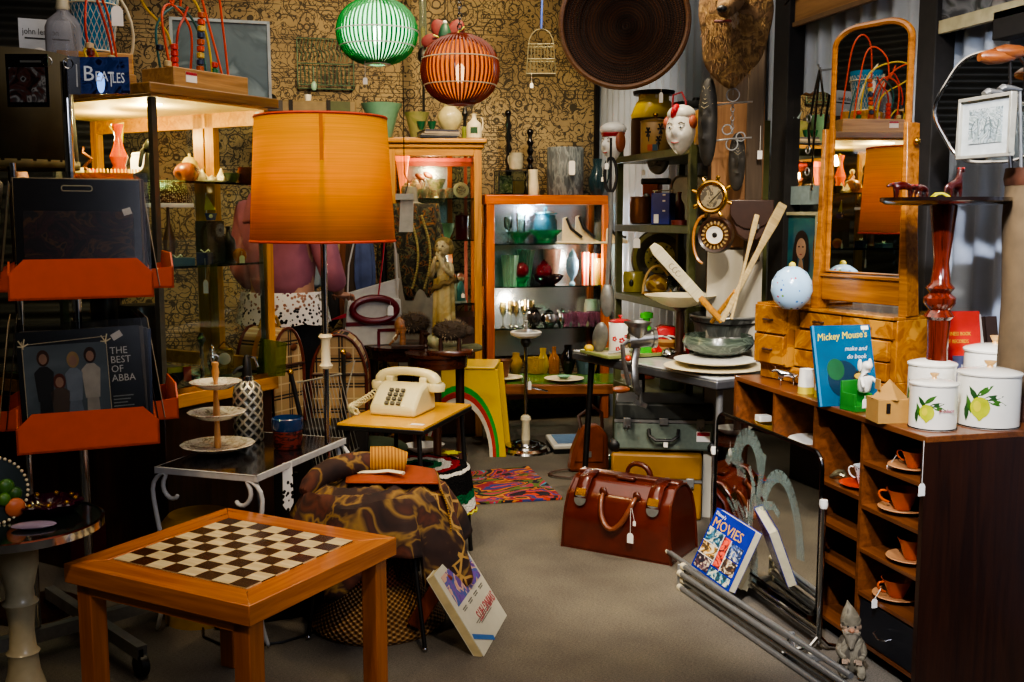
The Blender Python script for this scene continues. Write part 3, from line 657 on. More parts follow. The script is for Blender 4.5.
# mask hanging by the bridle
def face(name,lab,loc,rz,w,h,skn,parts,cat='mask',tilt=0,wall=None,group=None):
    t=T(name,lab,cat,loc,rz,group); r=w/2
    def f(u,v):
        a=u*2*PI; ph=PI*v
        x=r*sin(ph)*cos(a); z=-h/2*cos(ph); y=-r*.95*sin(ph)*sin(a) if sin(a)>0 else -r*.55*sin(ph)*sin(a)
        if z<0: x*=1-.35*(-z/(h/2))**2
        if sin(a)>.0:  # features
            q=math.exp(-((x/(r*.16))**2+((z+h*.03)/(h*.1))**2)); y-=r*.38*q
            for s in(-1,1): y+=r*.14*math.exp(-(((x-s*r*.4)/(r*.2))**2+((z-h*.08)/(h*.06))**2))
            for s in(-1,1): y-=r*.1*math.exp(-(((x-s*r*.45)/(r*.25))**2+((z+h*.14)/(h*.09))**2))
            y-=r*.14*math.exp(-((x/(r*.3))**2+((z+h*.24)/(h*.035))**2)); y-=r*.12*math.exp(-((x/(r*.25))**2+((z+h*.38)/(h*.07))**2))
        return (x,y,z)
    M().grid(f,40,30,True).o('head',skn,t)
    ey=-r*.86
    for s in(-1,1):
        e=M().sph((s*r*.38,ey+.012*r/.05*0,h*.08),(r*.15,r*.07,r*.09),12,8).o('eye',mat('f0ead8'),t); M().sph((s*r*.38,ey-r*.05,h*.08),(r*.06,r*.04,r*.07),8,6).o('iris',mat('23466a'),e)
        M().tube([(s*r*.2,ey-.0,h*.15),(s*r*.4,ey-r*.04,h*.18),(s*r*.6,ey+r*.12,h*.15)],r*.03,6).o('eyebrow',mat('3a2218'),t)
    M().tube([(-r*.25,ey-r*.02,-h*.24),(0,ey-r*.16,-h*.26),(r*.25,ey-r*.02,-h*.24)],r*.05,6).o('lips',parts.get('lips',mat('a8322a')),t)
    return t,r
# round mirror + picture (right wall)
c=XW(995,107,2.27); top=XW(995,50,2.27); rr=c.z-top.z
t=T('round_mirror','round wall mirror with chrome scalloped rim behind the golf clubs','mirror',(2.27,c.y,c.z),-PI/2+R(38))
pts=[(rr*(1+.03*cos(6*a))*cos(a),rr*(1+.03*cos(6*a))*sin(a)) for a in [k*2*PI/72 for k in range(72)]]
M().prism(pts,0,.006).o('glass',mirror,t,smooth=False); M().tube([(x,-.002,z) for x,z in pts],.006,8,True).o('rim',chrome,t)
M().cyl((-rr*.95,-.012,0),(-rr*.25,-.012,-rr*1.02),.007,8).o('stay_rod',chrome,t)
picture_art=pat(['6f8088','9aa7ab','4a5a5c','b5bcbd','7e8c8a'],22,'n',.4,'LINEAR',(1,1,1),0,2.5)
t,L,hh=picture('reflected_print','small silver framed misty landscape print standing in for a reflection in the round mirror',958,1011,100,160,2.1,mat('a9a79a',.4,.3),mat('b9c0bf',.5),.01)  # likely a reflection in the round mirror, built as a separate print
M().box((L*.5,-.001,hh*.52),(L*.62,.002,hh*.56)).o('print',picture_art,t,smooth=False)
m=M(); 
for i in range(5):
    x=L*(.28+.11*i); m.tube([(x,-.003,hh*(.33+.03*(i%3))),(x+.003*(i-2),-.003,hh*.5),(x+.006*(-1)**i,-.003,hh*(.6+.05*(i%2)))],.0012,5)
m.o('drawn_trees',mat('4a5654'),t)
# large framed picture top right, sign top
t,L,hh=picture('large_framed_picture','big cream framed stormy picture hanging high on the right wall',927,1140,-140,38,2.38,mat('b4ad8c',.5),pat(['1c1f24','3c4048','6c7078','2a2c30','8c8a8a'],3,'n',.3,'LINEAR',(1,1,3),0,2),.045)
t,L,hh=picture('carved_sign','brown wooden board with dark carved relief hanging high between posts',781,880,-80,32,2.38,mat('6e5438',.6),wood('7a5a3a','a07a50'),.02)
m=M(); pts=[(L*.1,.1),(L*.3,.16),(L*.45,.12),(L*.7,.17),(L*.95,.14),(L*.9,.2),(L*.6,.24),(L*.3,.22),(L*.12,.18)]
m.prism(pts,-.03,-.002); m.o('carved_relief',mat('17110e',.6),t,bev=.003)
# golf bag and clubs at right edge
d=3.08; p=P(1024,ZB,d); t=T('golf_bag','tan canvas golf bag standing at the right edge of view','golf bag',p,fz(1010)); zb=zat(168,d)-ZB; ZG=ZB
can=mat('66543a',.85,var=.45,vs=12); M().lathe([(.075,0),(.085,.02),(.08,zb*.5),(.09,zb*.8),(.086,zb-.03)],n=28).o('body',can,t)
M().lathe([(.088,zb-.05),(.092,zb-.03),(.088,zb),(.07,zb),(.07,zb-.05)],n=28,cap=False).o('collar',brownleather,t)
M().lathe([(.084,.0),(.092,.03),(.09,.08)],n=28,cap=False).o('base_band',brownleather,t)
for i,(px,yt,k,lab) in enumerate(((1000,45,'w','wooden headed golf driver rising from the golf bag'),(990,82,'i','steel iron golf club leaning left out of the bag'),(1005,78,'i','steel iron golf club with broad blade, further right in the bag'),(1015,40,'w','dark wooden golf wood standing behind the driver'))):
    b0=P(1012+i*5,ZG+zb-.25,d); tp=D(px+(15 if k=='i' else 10),yt+12,d); dd=tp-b0
    t=T('golf_club',lab,'golf club',b0)
    M().cyl((0,0,0),dd,.0055,8,r2=.0045).o('shaft',steel if k=='i' else iron,t)
    v=Vector((cos(YAW),-sin(YAW),0))
    if k=='w': M().tube([dd+v*.012,dd-v*.02,dd-v*.06,dd-v*.088],.02,14,rr=[.012,.024,.027,.016],flat=.8).o('head',wood('5a2a12','94562a'),t)
    else: M().tube([dd+v*.004,dd-v*.02+Vector((0,0,.004)),dd-v*.05+Vector((0,0,.006)),dd-v*.06],.02,12,rr=[.008,.015,.022,.016],flat=.5).o('head',steel,t)
    M().cyl(-dd*.1,dd*.22,.011,8).o('grip',black,t)
# ================= TIMBER POST and what hangs on it =================
pl=XW(712,300,2.32)
yp=4.66; t=st(M().box((2.34,yp,ZC/2),(.2,.2,ZC)),'trim_5',wood('5a4a3a','8f7a62',.8,'z',3,0),bev=.008)
PF=2.235  # front face plane x
q=Vector((-.8,-.6,0)); prz=-R(38)
def onpost(px,py,off=.03): v=D(px,py,4.68-off*1.0); return v
# white painted lower board on the post
a=onpost(735,255,.1); t=T('painted_board','whitewashed timber board with faint writing fixed low on the wooden post','board',(a.x,a.y,0),fz(735))
M().box((0,0,.6),(.235,.02,1.2)).o('board',pat(['8d897c','b7b2a2','a49e8c'],3,'n',.7,'LINEAR',(1,1,.3)),t,bev=.002)
m=M().box((.0,0,1.52),(.22,.022,.62)); m.o('bark_slab',wood('5f3f24','8f6842',.8,'z',3,0),t,bev=.004)
M().box((.07,-.02,1.6),(.07,.03,.9)).o('rough_batten',wood('3a2f26','5f5142',.9,'z',3,0),t,bev=.006)
# fur hide with animal head mask
fur=pat(['3f2c18','6a4e2c','8a6c42','523c22','74583a'],18,'n',.95,'LINEAR',(1,1,1),.6,.6)
p=onpost(734,22,.3); t=T('fur_hide','shaggy brown fur hide with animal head mask nailed high on the post','fur hide',p,fz(738))
def hide(u,v):
    a=u*2*PI; r=.03+v*(.16+.006*sin(7*a)+.012*sin(3*a+1)); return (r*cos(a)*.74,-.05*(1-v)**.7-.02+.003*sin(9*a+9*v),r*sin(a)*1.3)
M().grid(hide,96,16,True).o('pelt',fur,t,solid=.012)
rnd=random.Random(3); m=M()
for i in range(1500):
    a=rnd.uniform(0,2*PI); r=.185*math.sqrt(rnd.random()); x,z=r*cos(a)*.7,r*sin(a)*1.28; l=rnd.uniform(.02,.04); y=-.06*(1-r/.2)-.03
    v0=[m.b.verts.new((x+rnd.uniform(-.004,.004),y,z)) for _ in range(2)]+[m.b.verts.new((x+rnd.uniform(-.014,.014),y-.012,z-l))]
    m.b.faces.new(v0)
o=m.o('fur_strands',fur,t,smooth=False); o['kind']='stuff'
skin('head',[(.0,-.06,.12,.07),(-.01,-.13,.07,.06),(-.03,-.18,.02,.04),(-.04,-.21,-.0,.03)],chain(0,1,2,3),fur,t,2)
M().sph((-.045,-.235,.01),(.02,.015,.014)).o('nose',black,t); M().tube([(-.07,-.2,-.03),(-.04,-.225,-.035),(-.01,-.2,-.03)],.006,6).o('mouth',mat('5a1a16'),t)
for s in(-1,1): M().sph((-.02+s*.05,-.15,.1),.012,8,6).o('eye',blackgloss,t)
# bridle bits
p=onpost(733,95,.26); t=T('horse_bit','steel horse bit with rings and chain hanging on a wire below the fur hide','horse bit',p,fz(733))
m=M().cyl((0,0,.14),(-.0,0,0),.0015,5); m.o('hanging_wire',steel,t)
def ring(c,r,tk=.003): return M().tube([(c[0]+r*cos(a*PI/8),c[1],c[2]+r*sin(a*PI/8)) for a in range(16)],tk,6,True)
for c,r in (((0,0,-.0),.026),((0,-.0,-.2),.024),((-.02,0,-.14),.02),((.035,0,-.17),.018)): ring(c,r).o('ring',steel,t)
for z in(-.035,-.18): M().tube([(-.08,0,z-.006),(0,-.005,z+.002),(.08,0,z+.006)],.004,6).o('bar',steel,t)
m=M()
for k in range(7): m.tube([(.007*cos(a*PI/4)*(1 if k%2 else .4),.007*sin(a*PI/4)*(.4 if k%2 else 1)*1,-.04-k*.018+.01*sin(a*PI/4)) for a in range(8)],.002,5,True)
m.o('chain',steel,t)
# carved wooden masks
def carved(px,py,w,h,lab,off,dark):
    p=onpost(px,py,off); t=T('carved_mask',lab,'mask',p,fz(px)+R(-25 if px<715 else 5))
    def f(u,v):
        a=u*2*PI; ph=PI*v; x=w/2*sin(ph)**.8*cos(a); z=-h/2*cos(ph); y=(-w*.45 if sin(a)>0 else w*.1)*abs(sin(a))*sin(ph)
        if sin(a)>0:
            y-=w*.35*math.exp(-((x/(w*.1))**2+((z+h*.02)/(h*.09))**2)); y+=w*.15*math.exp(-(((abs(x)-w*.2)/(w*.1))**2+((z-h*.07)/(h*.03))**2)); y-=w*.15*math.exp(-((x/(w*.18))**2+((z+h*.19)/(h*.03))**2))
        return(x,y,z)
    M().grid(f,36,36,True).o('face',dark,t)
    m=M()
    for k in range(5):
        z=h*(.2+.05*k); m.tube([(-w*.36*(1-k*.13),-w*.25+.0,z),(0,-w*.5*(1-.1*k),z-.02),(w*.36*(1-k*.13),-w*.25,z)],.002,5)
    m.o('carved_line',mat('8a8066',.7),t)
carved(708,122,.085,.36,'long dark carved wooden mask with incised wavy lines on the left of post',.24,mat('2d2a24',.6,var=.5)); carved(737,162,.07,.24,'narrow grey carved wooden mask under the horse bit',.22,mat('3c3832',.6,var=.5))
# ship wheel barometer
p=onpost(713,197,.3); t=T('ship_wheel_barometer','brass ship wheel barometer hanging above round dark barometer','barometer',p,fz(713,-20))
r=.06
M().lathe([(r,.0),(r*1.02,.012),(r*.9,.02)],n=36,rot=(PI/2,0,0)).o('case',brass,t); M().lathe([(r*.8,.02),(0,.022)],n=36,rot=(PI/2,0,0)).o('dial',pat(['4a453c','8a7f66','6d6450'],30,'n',.4),t)
M().tube([(r*1.02*cos(a*PI/18),-.015,r*1.02*sin(a*PI/18)) for a in range(36)],.009,8,True).o('rim',brass,t)
for k in range(8):
    a=k*PI/4+.3; M().lathe([(.005,r),(.006,r*1.1),(.009,r*1.35),(.007,r*1.5),(.0,r*1.52)],n=8,c=(0,-.012,0),rot=(0,a,0)).o('spoke_handle',brass,t)
M().box((.02,-.028,.0),(.003,.002,.07),(0,.8,0)).o('needle',black,t)
p=onpost(717,235,.3); t=T('round_barometer','round dark wooden barometer with white centre dial on the post','barometer',p,fz(717,-20)); r=.076
M().lathe([(r,0),(r,.02),(r*.93,.035),(r*.8,.03),(r*.78,.02)],n=40,rot=(PI/2,0,0)).o('case',dkwood,t)
M().lathe([(r*.8,.022),(r*.5,.026)],n=40,rot=(PI/2,0,0),cap=False).o('outer_ring',mat('5a3f26',.4),t)
m=M()
for k in range(20):
    a=k*PI/10; m.box((r*.67*cos(a),-.027,r*.67*sin(a)),(.006,.003,.014),(0,-a+PI/2,0))
m.o('dial_marks',mat('b89a60'),t); M().lathe([(r*.5,.026),(r*.5,.03),(r*.42,.031),(r*.42,.028),(0,.028)],n=36,rot=(PI/2,0,0)).o('dial',white,t)
M().lathe([(r*.15,.029),(r*.1,.034),(0,.035)],n=16,rot=(PI/2,0,0)).o('centre_boss',black,t)
M().tube([(r*.52*cos(a*PI/16),-.03,r*.52*sin(a*PI/16)) for a in range(32)],.004,6,True).o('inner_rim',brass,t)
M().tube([(-.05-.05*sin(a),-.01,-.02+.1*cos(a)*1) for a in [k*.3 for k in range(11)]],.006,6).o('carved_handle',wood('9a5a1a','c98a3a'),t)
# leather pouch
p=onpost(752,200,.22); t=T('leather_pouch','dark brown leather saddle pouch with buckled flap on the post','pouch',p,fz(752))
def pch(w,h,y): return [(-w,0),(w,0),(w*1.0,-h*.5),(w*.7,-h*.85),(w*.3,-h),(-w*.3,-h),(-w*.7,-h*.85),(-w,-h*.5)]
M().prism(pch(.085,.17,0),-.03,.03).o('body',brownleather,t,bev=.008); M().prism(pch(.09,.12,0),-.042,-.031).o('flap',mat('3a2117',.4,var=.3,coat=.2),t,bev=.004)
M().box((.02,-.047,-.1),(.016,.008,.05)).o('strap',brownleather,t); M().box((.02,-.052,-.11),(.024,.005,.018)).o('buckle',steel,t)
p=onpost(760,150,.2); one(M().cyl((0,0,.1),(0,0,.0),.001,5).box((0,0,-.02),(.02,.003,.035)),'price_tag','white price tag hanging by string beside the post','tag',tagm,loc=p,rz=fz(760))
# two wooden paddles leaning
for i,(x0,y0,x1,y1,w,lab) in enumerate(((735,296,783,204,.019,'pale wooden paddle blade leaning across the post'),(738,292,757,215,.01,'thin wooden stick leaning behind the paddle'))):
    a=D(x0,y0,4.3); b=D(x1,y1,4.4); dd=b-a; t_=b-a
    mw,_,_=frame3(a,a+Vector((cos(YAW),-sin(YAW),0))*.02,b); 
    # build along y in slab frame
    x=dd.normalized(); n=Vector((-sin(YAW),-cos(YAW),0)); s=x.cross(n).normalized(); n=s.cross(x)*1
    m4=Matrix((s,x,n)).transposed().to_4x4(); m4.translation=a; L=dd.length
    one(M().prism([(-w*.5,-.12),(w*.5,-.12),(w*.6,L*.5),(w*1.1,L*.8),(w*1.0,L),(-w*1.0,L),(-w*1.1,L*.8),(-w*.6,L*.5)],-.008,.008,'xy'),'wooden_paddle',lab,'paddle',wood('a08a5a','cbb684',.5),mw=m4,bev=.003)
# ================= WHITE TABLE =================
ZT=.72
A=G(573,350,ZT); B=G(717,379,ZT); e=(A-B); L=e.length; e.normalize(); n=Vector((e.y,-e.x,0)); n=n if n.x>0 else -n   # e: near->far, n: toward the right wall
TW=.42; rz=math.atan2(e.y,e.x)-PI/2
t=T('formica_table','white laminate kitchen table with grey metal edge band standing over the suitcases','table',(B.x,B.y,0),rz)
lam=mat('cfd2d0',.25,var=.12,vs=14,coat=.3)
M().box((TW/2,L/2,ZT-.004),(TW,L,.008)).o('table_top',lam,t,bev=.003); M().box((TW/2,L/2,ZT-.026),(TW+.008,L+.008,.034)).o('edge_band',mat('777a80',.3,.7),t,bev=.006)
M().box((TW/2,L/2,ZT-.045),(TW-.04,L-.04,.01)).o('underside',dkwood,t)
for x in(.03,TW-.04):
    for y in(.05,L-.07): M().cyl((x+(.03 if x<.1 else -.03),y,ZT-.04),(x,y+(.02 if y>.2 else -.02),0),.014,12).o('leg',steel if y<.2 else iron,t)
DT=4.74
def depT(z,py):
    e=dep(z,py); return e if 0<e<DT else DT
def GT(px,py,z): return P(px,z,depT(z,py))
# tray of utensils, green edged
def tp(px,py,nm,lab,cat,rz=0,g=None,z=ZT): return T(nm,lab,cat,GT(px,py,z),rz,g)
t=tp(632,354,'serving_tray','rectangular cream tray with green border at the back of white table','tray',R(10))
M().box((0,0,.004),(.36,.24,.008)).o('base',mat('35603a',.35),t,bev=.003); M().box((0,0,.009),(.36,.22,.003)).o('centre',mat('bdb68c',.4,var=.4),t)
m=M()
for s in(-1,1): m.box((0,s*.125,.012),(.4,.012,.016)); m.box((s*.195,0,.012),(.012,.24,.016))
m.o('rim',mat('8f9a5c',.4),t,bev=.003)
ZTR=ZT+.012
def pt(kind,nm,lab,cat,px,py,w,h,mt,z=ZT,**k): return pot(kind,nm,lab,cat,px,z,depT(z,py),w,h,mt,**k)
# enamel kitchen canister
ecm=mat('e9e6de',.2,coat=.4,var=.06); red=mat('c4202a',.25,coat=.4)
t=pt('can','kitchen_canister','white enamel kitchen canister with red flowers and red lid','canister',620,341,23,33,ecm,lid=red)
d_=depT(ZT,341); r=11.5*d_/F; h=28*d_/F
for k,(u,v,c,s) in enumerate(((-.5,.6,red,.3),(.15,.55,red,.35),(.6,.35,mat('7a5a2a'),.25),(-.2,.25,red,.28),(.5,.7,red,.2))):
    m=M()
    for j in range(5):
        a=u+.0; q=j*2*PI/5; x,z=(r*s*.5*cos(q)),(r*s*.5*sin(q)); aa=a+x/r; m.sph(((r+.001)*sin(aa),-(r+.001)*cos(aa),h*v+z),(r*s*.32,.002,r*s*.32),8,5,rot=(0,0,aa))
    m.o('painted_flower',c,t)
t=T('soap_bottle','bright green plastic pump bottle standing on the white table','bottle',GT(646,337,ZT),fz(646)); d_=depT(ZT,337); k=d_/F
gp=mat('35b524',.25,coat=.3); M().lathe([(10*k,0),(10.5*k,4*k),(9.5*k,14*k),(6*k,26*k),(4.5*k,28*k)],n=24).o('body',gp,t); M().lathe([(3.5*k,28*k),(3.5*k,36*k),(6.5*k,37*k),(6.5*k,42*k),(3*k,43*k),(0,43*k)],n=20).o('cap',gp,t)
t=T('red_scale','red and white moulded plastic kitchen scale behind the green bottle','scale',GT(671,341,ZT),fz(671)+R(10)); k=depT(ZT,341)/F
M().prism([(-17*k,0),(17*k,0),(17*k,12*k),(12*k,22*k),(4*k,28*k),(-10*k,30*k),(-17*k,26*k)],-.05,.05).o('body',red,t,bev=.012)
for i,c in enumerate((white,black,white)): M().tube([(-12*k+i*4*k+16*k*sin(a),-.054,2*k+20*k*cos(a)*.9) for a in [j*.2 for j in range(-1,8)]],.004 ,6).o('curved_stripe',c,t)
pt('bowl','striped_bowl','brown and cream banded pottery bowl behind the mincer','bowl',668,347,36,17,stripes(['9a6a34','c9a56a','7a4a22','b98a4a'],2,12,.3),n=32)
# plates and big bowl
t=None
one(M().lathe([(.12,0),(.13,.004),(.2,.014),(.208,.019),(.2,.02),(.12,.008),(0,.008)],n=56),'serving_plate','large cream plate, lower of two stacked under the dark green bowl','plate',cream,loc=GT(718,371,ZT)+Vector((.0,.03,0)))
one(M().lathe([(.1,0),(.12,.004),(.165,.014),(.17,.018),(.16,.019),(.1,.008),(0,.008)],n=56),'dinner_plate','smaller off white plate, upper of two stacked under the dark green bowl','plate',white,loc=GT(716,369,ZT)+Vector((.01,.03,.0205)))
bz=ZT+.0395; bd=depT(ZT,364)+.04; k=bd/F
potg=pat(['2a322c','46524a','5d6a5f','39453c'],8,'n',.25,'LINEAR',(1,1,3),0,1.5,.3)
one(M().lathe([(20*k,0),(24*k,1.5*k),(33*k,6*k),(36*k,12*k),(35.5*k,14*k),(33.5*k,19*k),(32*k,19*k),(33.5*k,13*k),(31*k,7*k),(20*k,4*k),(0,3.5*k)],n=64),'pottery_bowl','large dark green glazed pottery bowl on stacked plates at the end of white table','bowl',potg,loc=P(718,bz,bd))
# enamel bucket (galvanised)
d=4.69; zb=.70; p=P(727,zb,d); k=d/F
one(M().box((0,0,.345),(.16,.16,.69)).box((0,0,.695),(.3,.3,.008)),'plinth_stand','slim dark wooden plinth standing under the zinc bucket behind the white table','stand',dkwood,loc=(p.x,p.y,0),bev=.004)
t=T('zinc_bucket','weathered galvanised zinc bucket with handle behind the dark green bowl','bucket',p,fz(727)); gz=pat(['55585a','7d8184','9a9d9c','6a6c6a'],9,'n',.45,'LINEAR',(1,1,.6),0,2)
gz.node_tree.nodes['Principled BSDF'].inputs['Metallic'].default_value=.6
M().lathe([(25*k,0),(26*k,2*k),(36*k,44*k),(37.5*k,46*k),(35*k,45*k),(25*k,3*k),(0,3*k)],n=40).o('body',gz,t)
M().tube([(37*k*cos(a*PI/20),37*k*sin(a*PI/20),45.5*k) for a in range(40)],.006,8,True).o('rim',steel,t)
M().tube([(31.5*k*cos(a*PI/20),31.5*k*sin(a*PI/20),26*k) for a in range(40)],.004,8,True).o('hoop',steel,t)
M().tube([(-38*k,0,42*k)]+[(-38*k*cos(a*PI/10),-38*k*sin(a*PI/10)*.98,(43-4*sin(a*PI/10))*k) for a in range(11)],.004,6).o('handle',iron,t)
for s in(-1,1): M().box((s*37*k,0,42*k),(.012,.03,.04)).o('ear',steel,t)
M().tube([(-.01,-37*k,50*k),(0,-38*k,47*k),(.01,-37*k,50*k),(0,-36*k,53*k)],.004,6,True).o('eye_hook',iron,t)
t=T('fluted_tin','pale blue grey fluted tin beside the bucket at the dresser','tin',G(752,352,ZB)+Vector((.02,.12,0)),0); M().lathe([(.045,0),(.05,.14),(.047,.14),(.04,.01),(0,.01)],n=36,flute=.05,nf=14).o('body',mat('93a4b0',.4,.3),t)
# meat mincer clamped to front edge
a=GT(637,366,ZT); k=depT(ZT,366)/F; t=T('meat_mincer','old cast metal meat mincer clamped to the edge of white table','mincer',a,fz(637)+R(15))
cm=mat('9a9a98',.3,.9,.4,40)
M().lathe([(10*k,50*k-10*k),(14*k,54*k-10*k),(14*k,55*k-10*k),(9*k,49*k-10*k),(4*k,40*k-10*k)],n=28,cap=False).o('hopper',cm,t)
M().lathe([(5*k,22*k),(7*k,25*k),(10*k,36*k),(10*k,42*k)],n=22).o('neck',cm,t)
M().cyl((-9*k,0,26*k),(15*k,0,28*k),8*k,20,r2=8.5*k).o('barrel',cm,t); M().cyl((15*k,0,28*k),(19*k,0,28*k),10*k,20).o('ring_nut',cm,t)
M().tube([(0,0,20*k),(-2*k,0,8*k),(-4*k,-.02,0),(-4*k,-.035,-12*k),(-2*k,-.03,-22*k),(2*k,-.02,-26*k)],4*k,8,flat=.6).o('clamp_arm',cm,t)
M().cyl((3*k,-.01,-14*k),(3*k,-.02,-38*k),2*k,8).o('clamp_screw',cm,t); M().box((3*k,-.02,-38*k),(14*k,.006,5*k),(0,.4,0)).o('wing_nut',cm,t)
M().tube([(-9*k,-.0,26*k),(-16*k,-.01,22*k),(-15*k,-.03,2*k),(-10*k,-.035,-18*k)],2.4*k,8).o('crank_arm',cm,t)
M().lathe([(1.5*k,0),(3*k,3*k),(4*k,10*k),(2.5*k,17*k),(0,18*k)],n=14,c=(-10*k,-.04,-22*k),rot=(0,-PI/2,0)).o('crank_handle',wood('5a2c14','8a4a24'),t)
M().sph((-11*k,-.03,9*k),3.2*k).o('red_knob',mat('d8361a',.3),t)
# small things on the tray
def sm(px,py,r,mt,nm,lab,cat,sz=1): return one(M().sph((0,0,r*sz),(r,r,r*sz)),nm,lab,cat,mt,loc=GT(px,py,ZTR))
sm(589,352,.022,mat('e0b81a',.4),'yellow_ball','small yellow ball at the far left corner of white table','ball',.8)
sm(654,353,.012,mat('d8301a',.3),'red_bead','small red bead beside the mincer','bead')
one(M().lathe([(.026,0),(.035,.008),(.03,.022),(.01,.034),(0,.035)],n=20),'metal_dome','small round polished metal dome on the tray beside mincer','utensil',chrome,loc=GT(669,355,ZTR))
m=M()
for k_ in range(7):
    a=k_*.9; m.tube([(-.09+.02*k_,.03*sin(a),.004+.004*(k_%2)),(-.04+.02*k_,-.03*cos(a),.012),(.0+.02*k_,.02*sin(a*2),.006)],.0035,6)
one(m,'cutlery_bundle','tangle of dark metal cutlery lying on the tray','cutlery',pewter,loc=GT(624,353,ZTR),rz=.3)
p=GT(600,353,ZT); t=T('strainer_scoop','battered oval metal scoop standing at the left of the tray','scoop',p,fz(600)); k=depT(ZT,353)/F
M().sph((0,0,17*k),(8*k,5*k,17*k),20,14,rot=(.3,.1,0)).o('bowl',pewter,t); 
# suspended silver ladle + pole
t=T('ladle','long pewter ladle hanging in front of the orange cabinet post','ladle',P(607,zat(318,4.9),4.9),fz(607)); k=4.9/F
M().sph((0,0,18*k),(7*k,3*k,17*k),18,12).o('bowl',pewter,t); M().tube([(0,0,34*k),(1*k,0,60*k),(3*k,0,100*k),(2*k,0,125*k)],2*k,8,r2=2.6*k).o('handle',steel,t)
M().tube([(2*k+6*k*cos(a*PI/8),0,142*k+17*k*sin(a*PI/8)) for a in range(16)],1.5*k,6,True).o('hanging_loop',iron,t); M().tube([(2*k,0,125*k),(2*k,0,178*k)],1.2*k,6).o('hook_rod',iron,t)
ptag(t,(-2*k,-.01,160*k),drop=.03)
# ================= suitcases under the table =================
def suitcase(name,lab,px0,px1,z0,z1,d,dp,mt,edge,mid=.5,e=0,lockm=steel,corners=None,hm=black):
    a=P(px0,z0,d); b=P(px1,z0,d+e); v=b-a; W=v.length; t=T(name,lab,'suitcase',a,math.atan2(v.y,v.x)); h=z1-z0
    M().box((W/2,dp/2,h*mid/2+.0),(W,dp,h*mid-.004)).o('base',mt,t,bev=.012); M().box((W/2,dp/2,h*mid+h*(1-mid)/2),(W,dp,h*(1-mid)-.004)).o('lid',edge,t,bev=.012)
    M().box((W/2,-.002,h*mid),(W,.008,.012)).o('rim_strip',lockm,t)
    for x in(.13,.87): 
        l=M().box((W*x,-.008,h*mid-.008),(.035,.012,.045)).o('latch',lockm,t,bev=.003); M().tube([(W*x-.01,-.016,h*mid-.02),(W*x,-.02,h*mid-.04),(W*x+.01,-.016,h*mid-.02)],.003,6).o('catch',chrome,l)
    M().box((W*.5,-.008,h*mid),(.04,.012,.03)).o('lock',lockm,t,bev=.002)
    M().tube([(W*.5-.065,-.01,h*mid-.035),(W*.5-.062,-.03,h*mid-.06),(W*.5-.035,-.04,h*mid-.078),(W*.5+.035,-.04,h*mid-.078),(W*.5+.062,-.03,h*mid-.06),(W*.5+.065,-.01,h*mid-.035)],.008,8).o('handle',hm,t)
    if corners:
        for x in(0,W):
            for z in(.02,): M().sph((x,.01,z),(.03,.02,.03),12,8).o('corner_guard',corners,t)
    return t,W,h
gsc=mat('66746a',.6,var=.2,vs=60,bump=.1); t,W,h=suitcase('vintage_suitcase','grey green fibre suitcase with dark lid, on top of the yellow one under white table',614,713,.308,.525,4.6,.3,gsc,mat('343936',.5,var=.4),.62,-.05,corners=black)
M().box((W*.9,-.003,h*.32),(.06,.002,.045)).o('price_sticker',tagm,t); M().box((W*.9,-.0045,h*.32+.012),(.056,.002,.016)).o('sticker_header',mat('b02a3a'),t); ptag(t,(W*.52,-.042,h*.3),drop=.01)
ysc=mat('946a22',.5,var=.3,vs=8); t,W,h=suitcase('old_suitcase','ochre yellow leather suitcase at the bottom of the stack behind the doctor bag',613,706,0,.30,4.58,.32,ysc,ysc,.6,-.05,hm=leather); text('PRAM',.025,mat('5a3a14'),t,(W*.42,.08,h+.0005)); 
for x in(.35,.62): M().box((W*x,-.008,h*.55),(.02,.006,.06)).o('strap_buckle',steel,t)
# satchel + scale + bottle at left of table
p=G(590,470,0); t=T('leather_satchel','tan leather shoulder satchel slumped against the table leg','bag',p,fz(590)+R(15)); sat=mat('8a4420',.35,var=.3,coat=.2)
M().prism([(-.12,0),(.1,0),(.09,.19),(.04,.25),(-.05,.24),(-.1,.12)],-.04,.05).o('body',sat,t,bev=.02); M().prism([(-.1,.06),(.06,.05),(.06,.2),(.02,.25),(-.045,.24)],-.052,-.042).o('flap',sat,t,bev=.006)
M().box((-.02,-.06,.1),(.02,.01,.03)).o('buckle',steel,t); M().tube([(-.05,.0,.22),(-.06,.02,.29),(.02,.03,.34),(.07,.03,.3),(.07,.02,.22)],.01,6,flat=.4).o('top_strap',brownleather,t)
M().tube([(-.08,-.02,.02),(-.2,-.02,.012),(-.26,-.08,.012),(-.22,-.16,.012),(-.1,-.2,.012),(.05,-.17,.012)],.012,6,flat=.35).o('shoulder_strap',brownleather,t,sub=1)
t=T('bathroom_scale','white bathroom scale with pale blue mat on the floor behind satchel','scale',G(573,448,0),R(-8)); M().box((0,0,.015),(.27,.29,.03)).o('base',black,t,bev=.004); M().box((0,0,.04),(.28,.3,.028)).o('body',white,t,bev=.008); M().box((0,0,.055),(.22,.24,.006)).o('mat',mat('6f8fb5',.7),t)
one(M().lathe([(.03,0),(.035,.01),(.035,.12),(.012,.17),(.012,.22),(0,.22)],n=18,rot=(0,PI/2,0)),'green_bottle','green glass bottle lying on its side beside the satchel','bottle',gem('1c4a2a',.8),loc=G(603,468,0)+Vector((0,0,.036)),rz=R(-5))
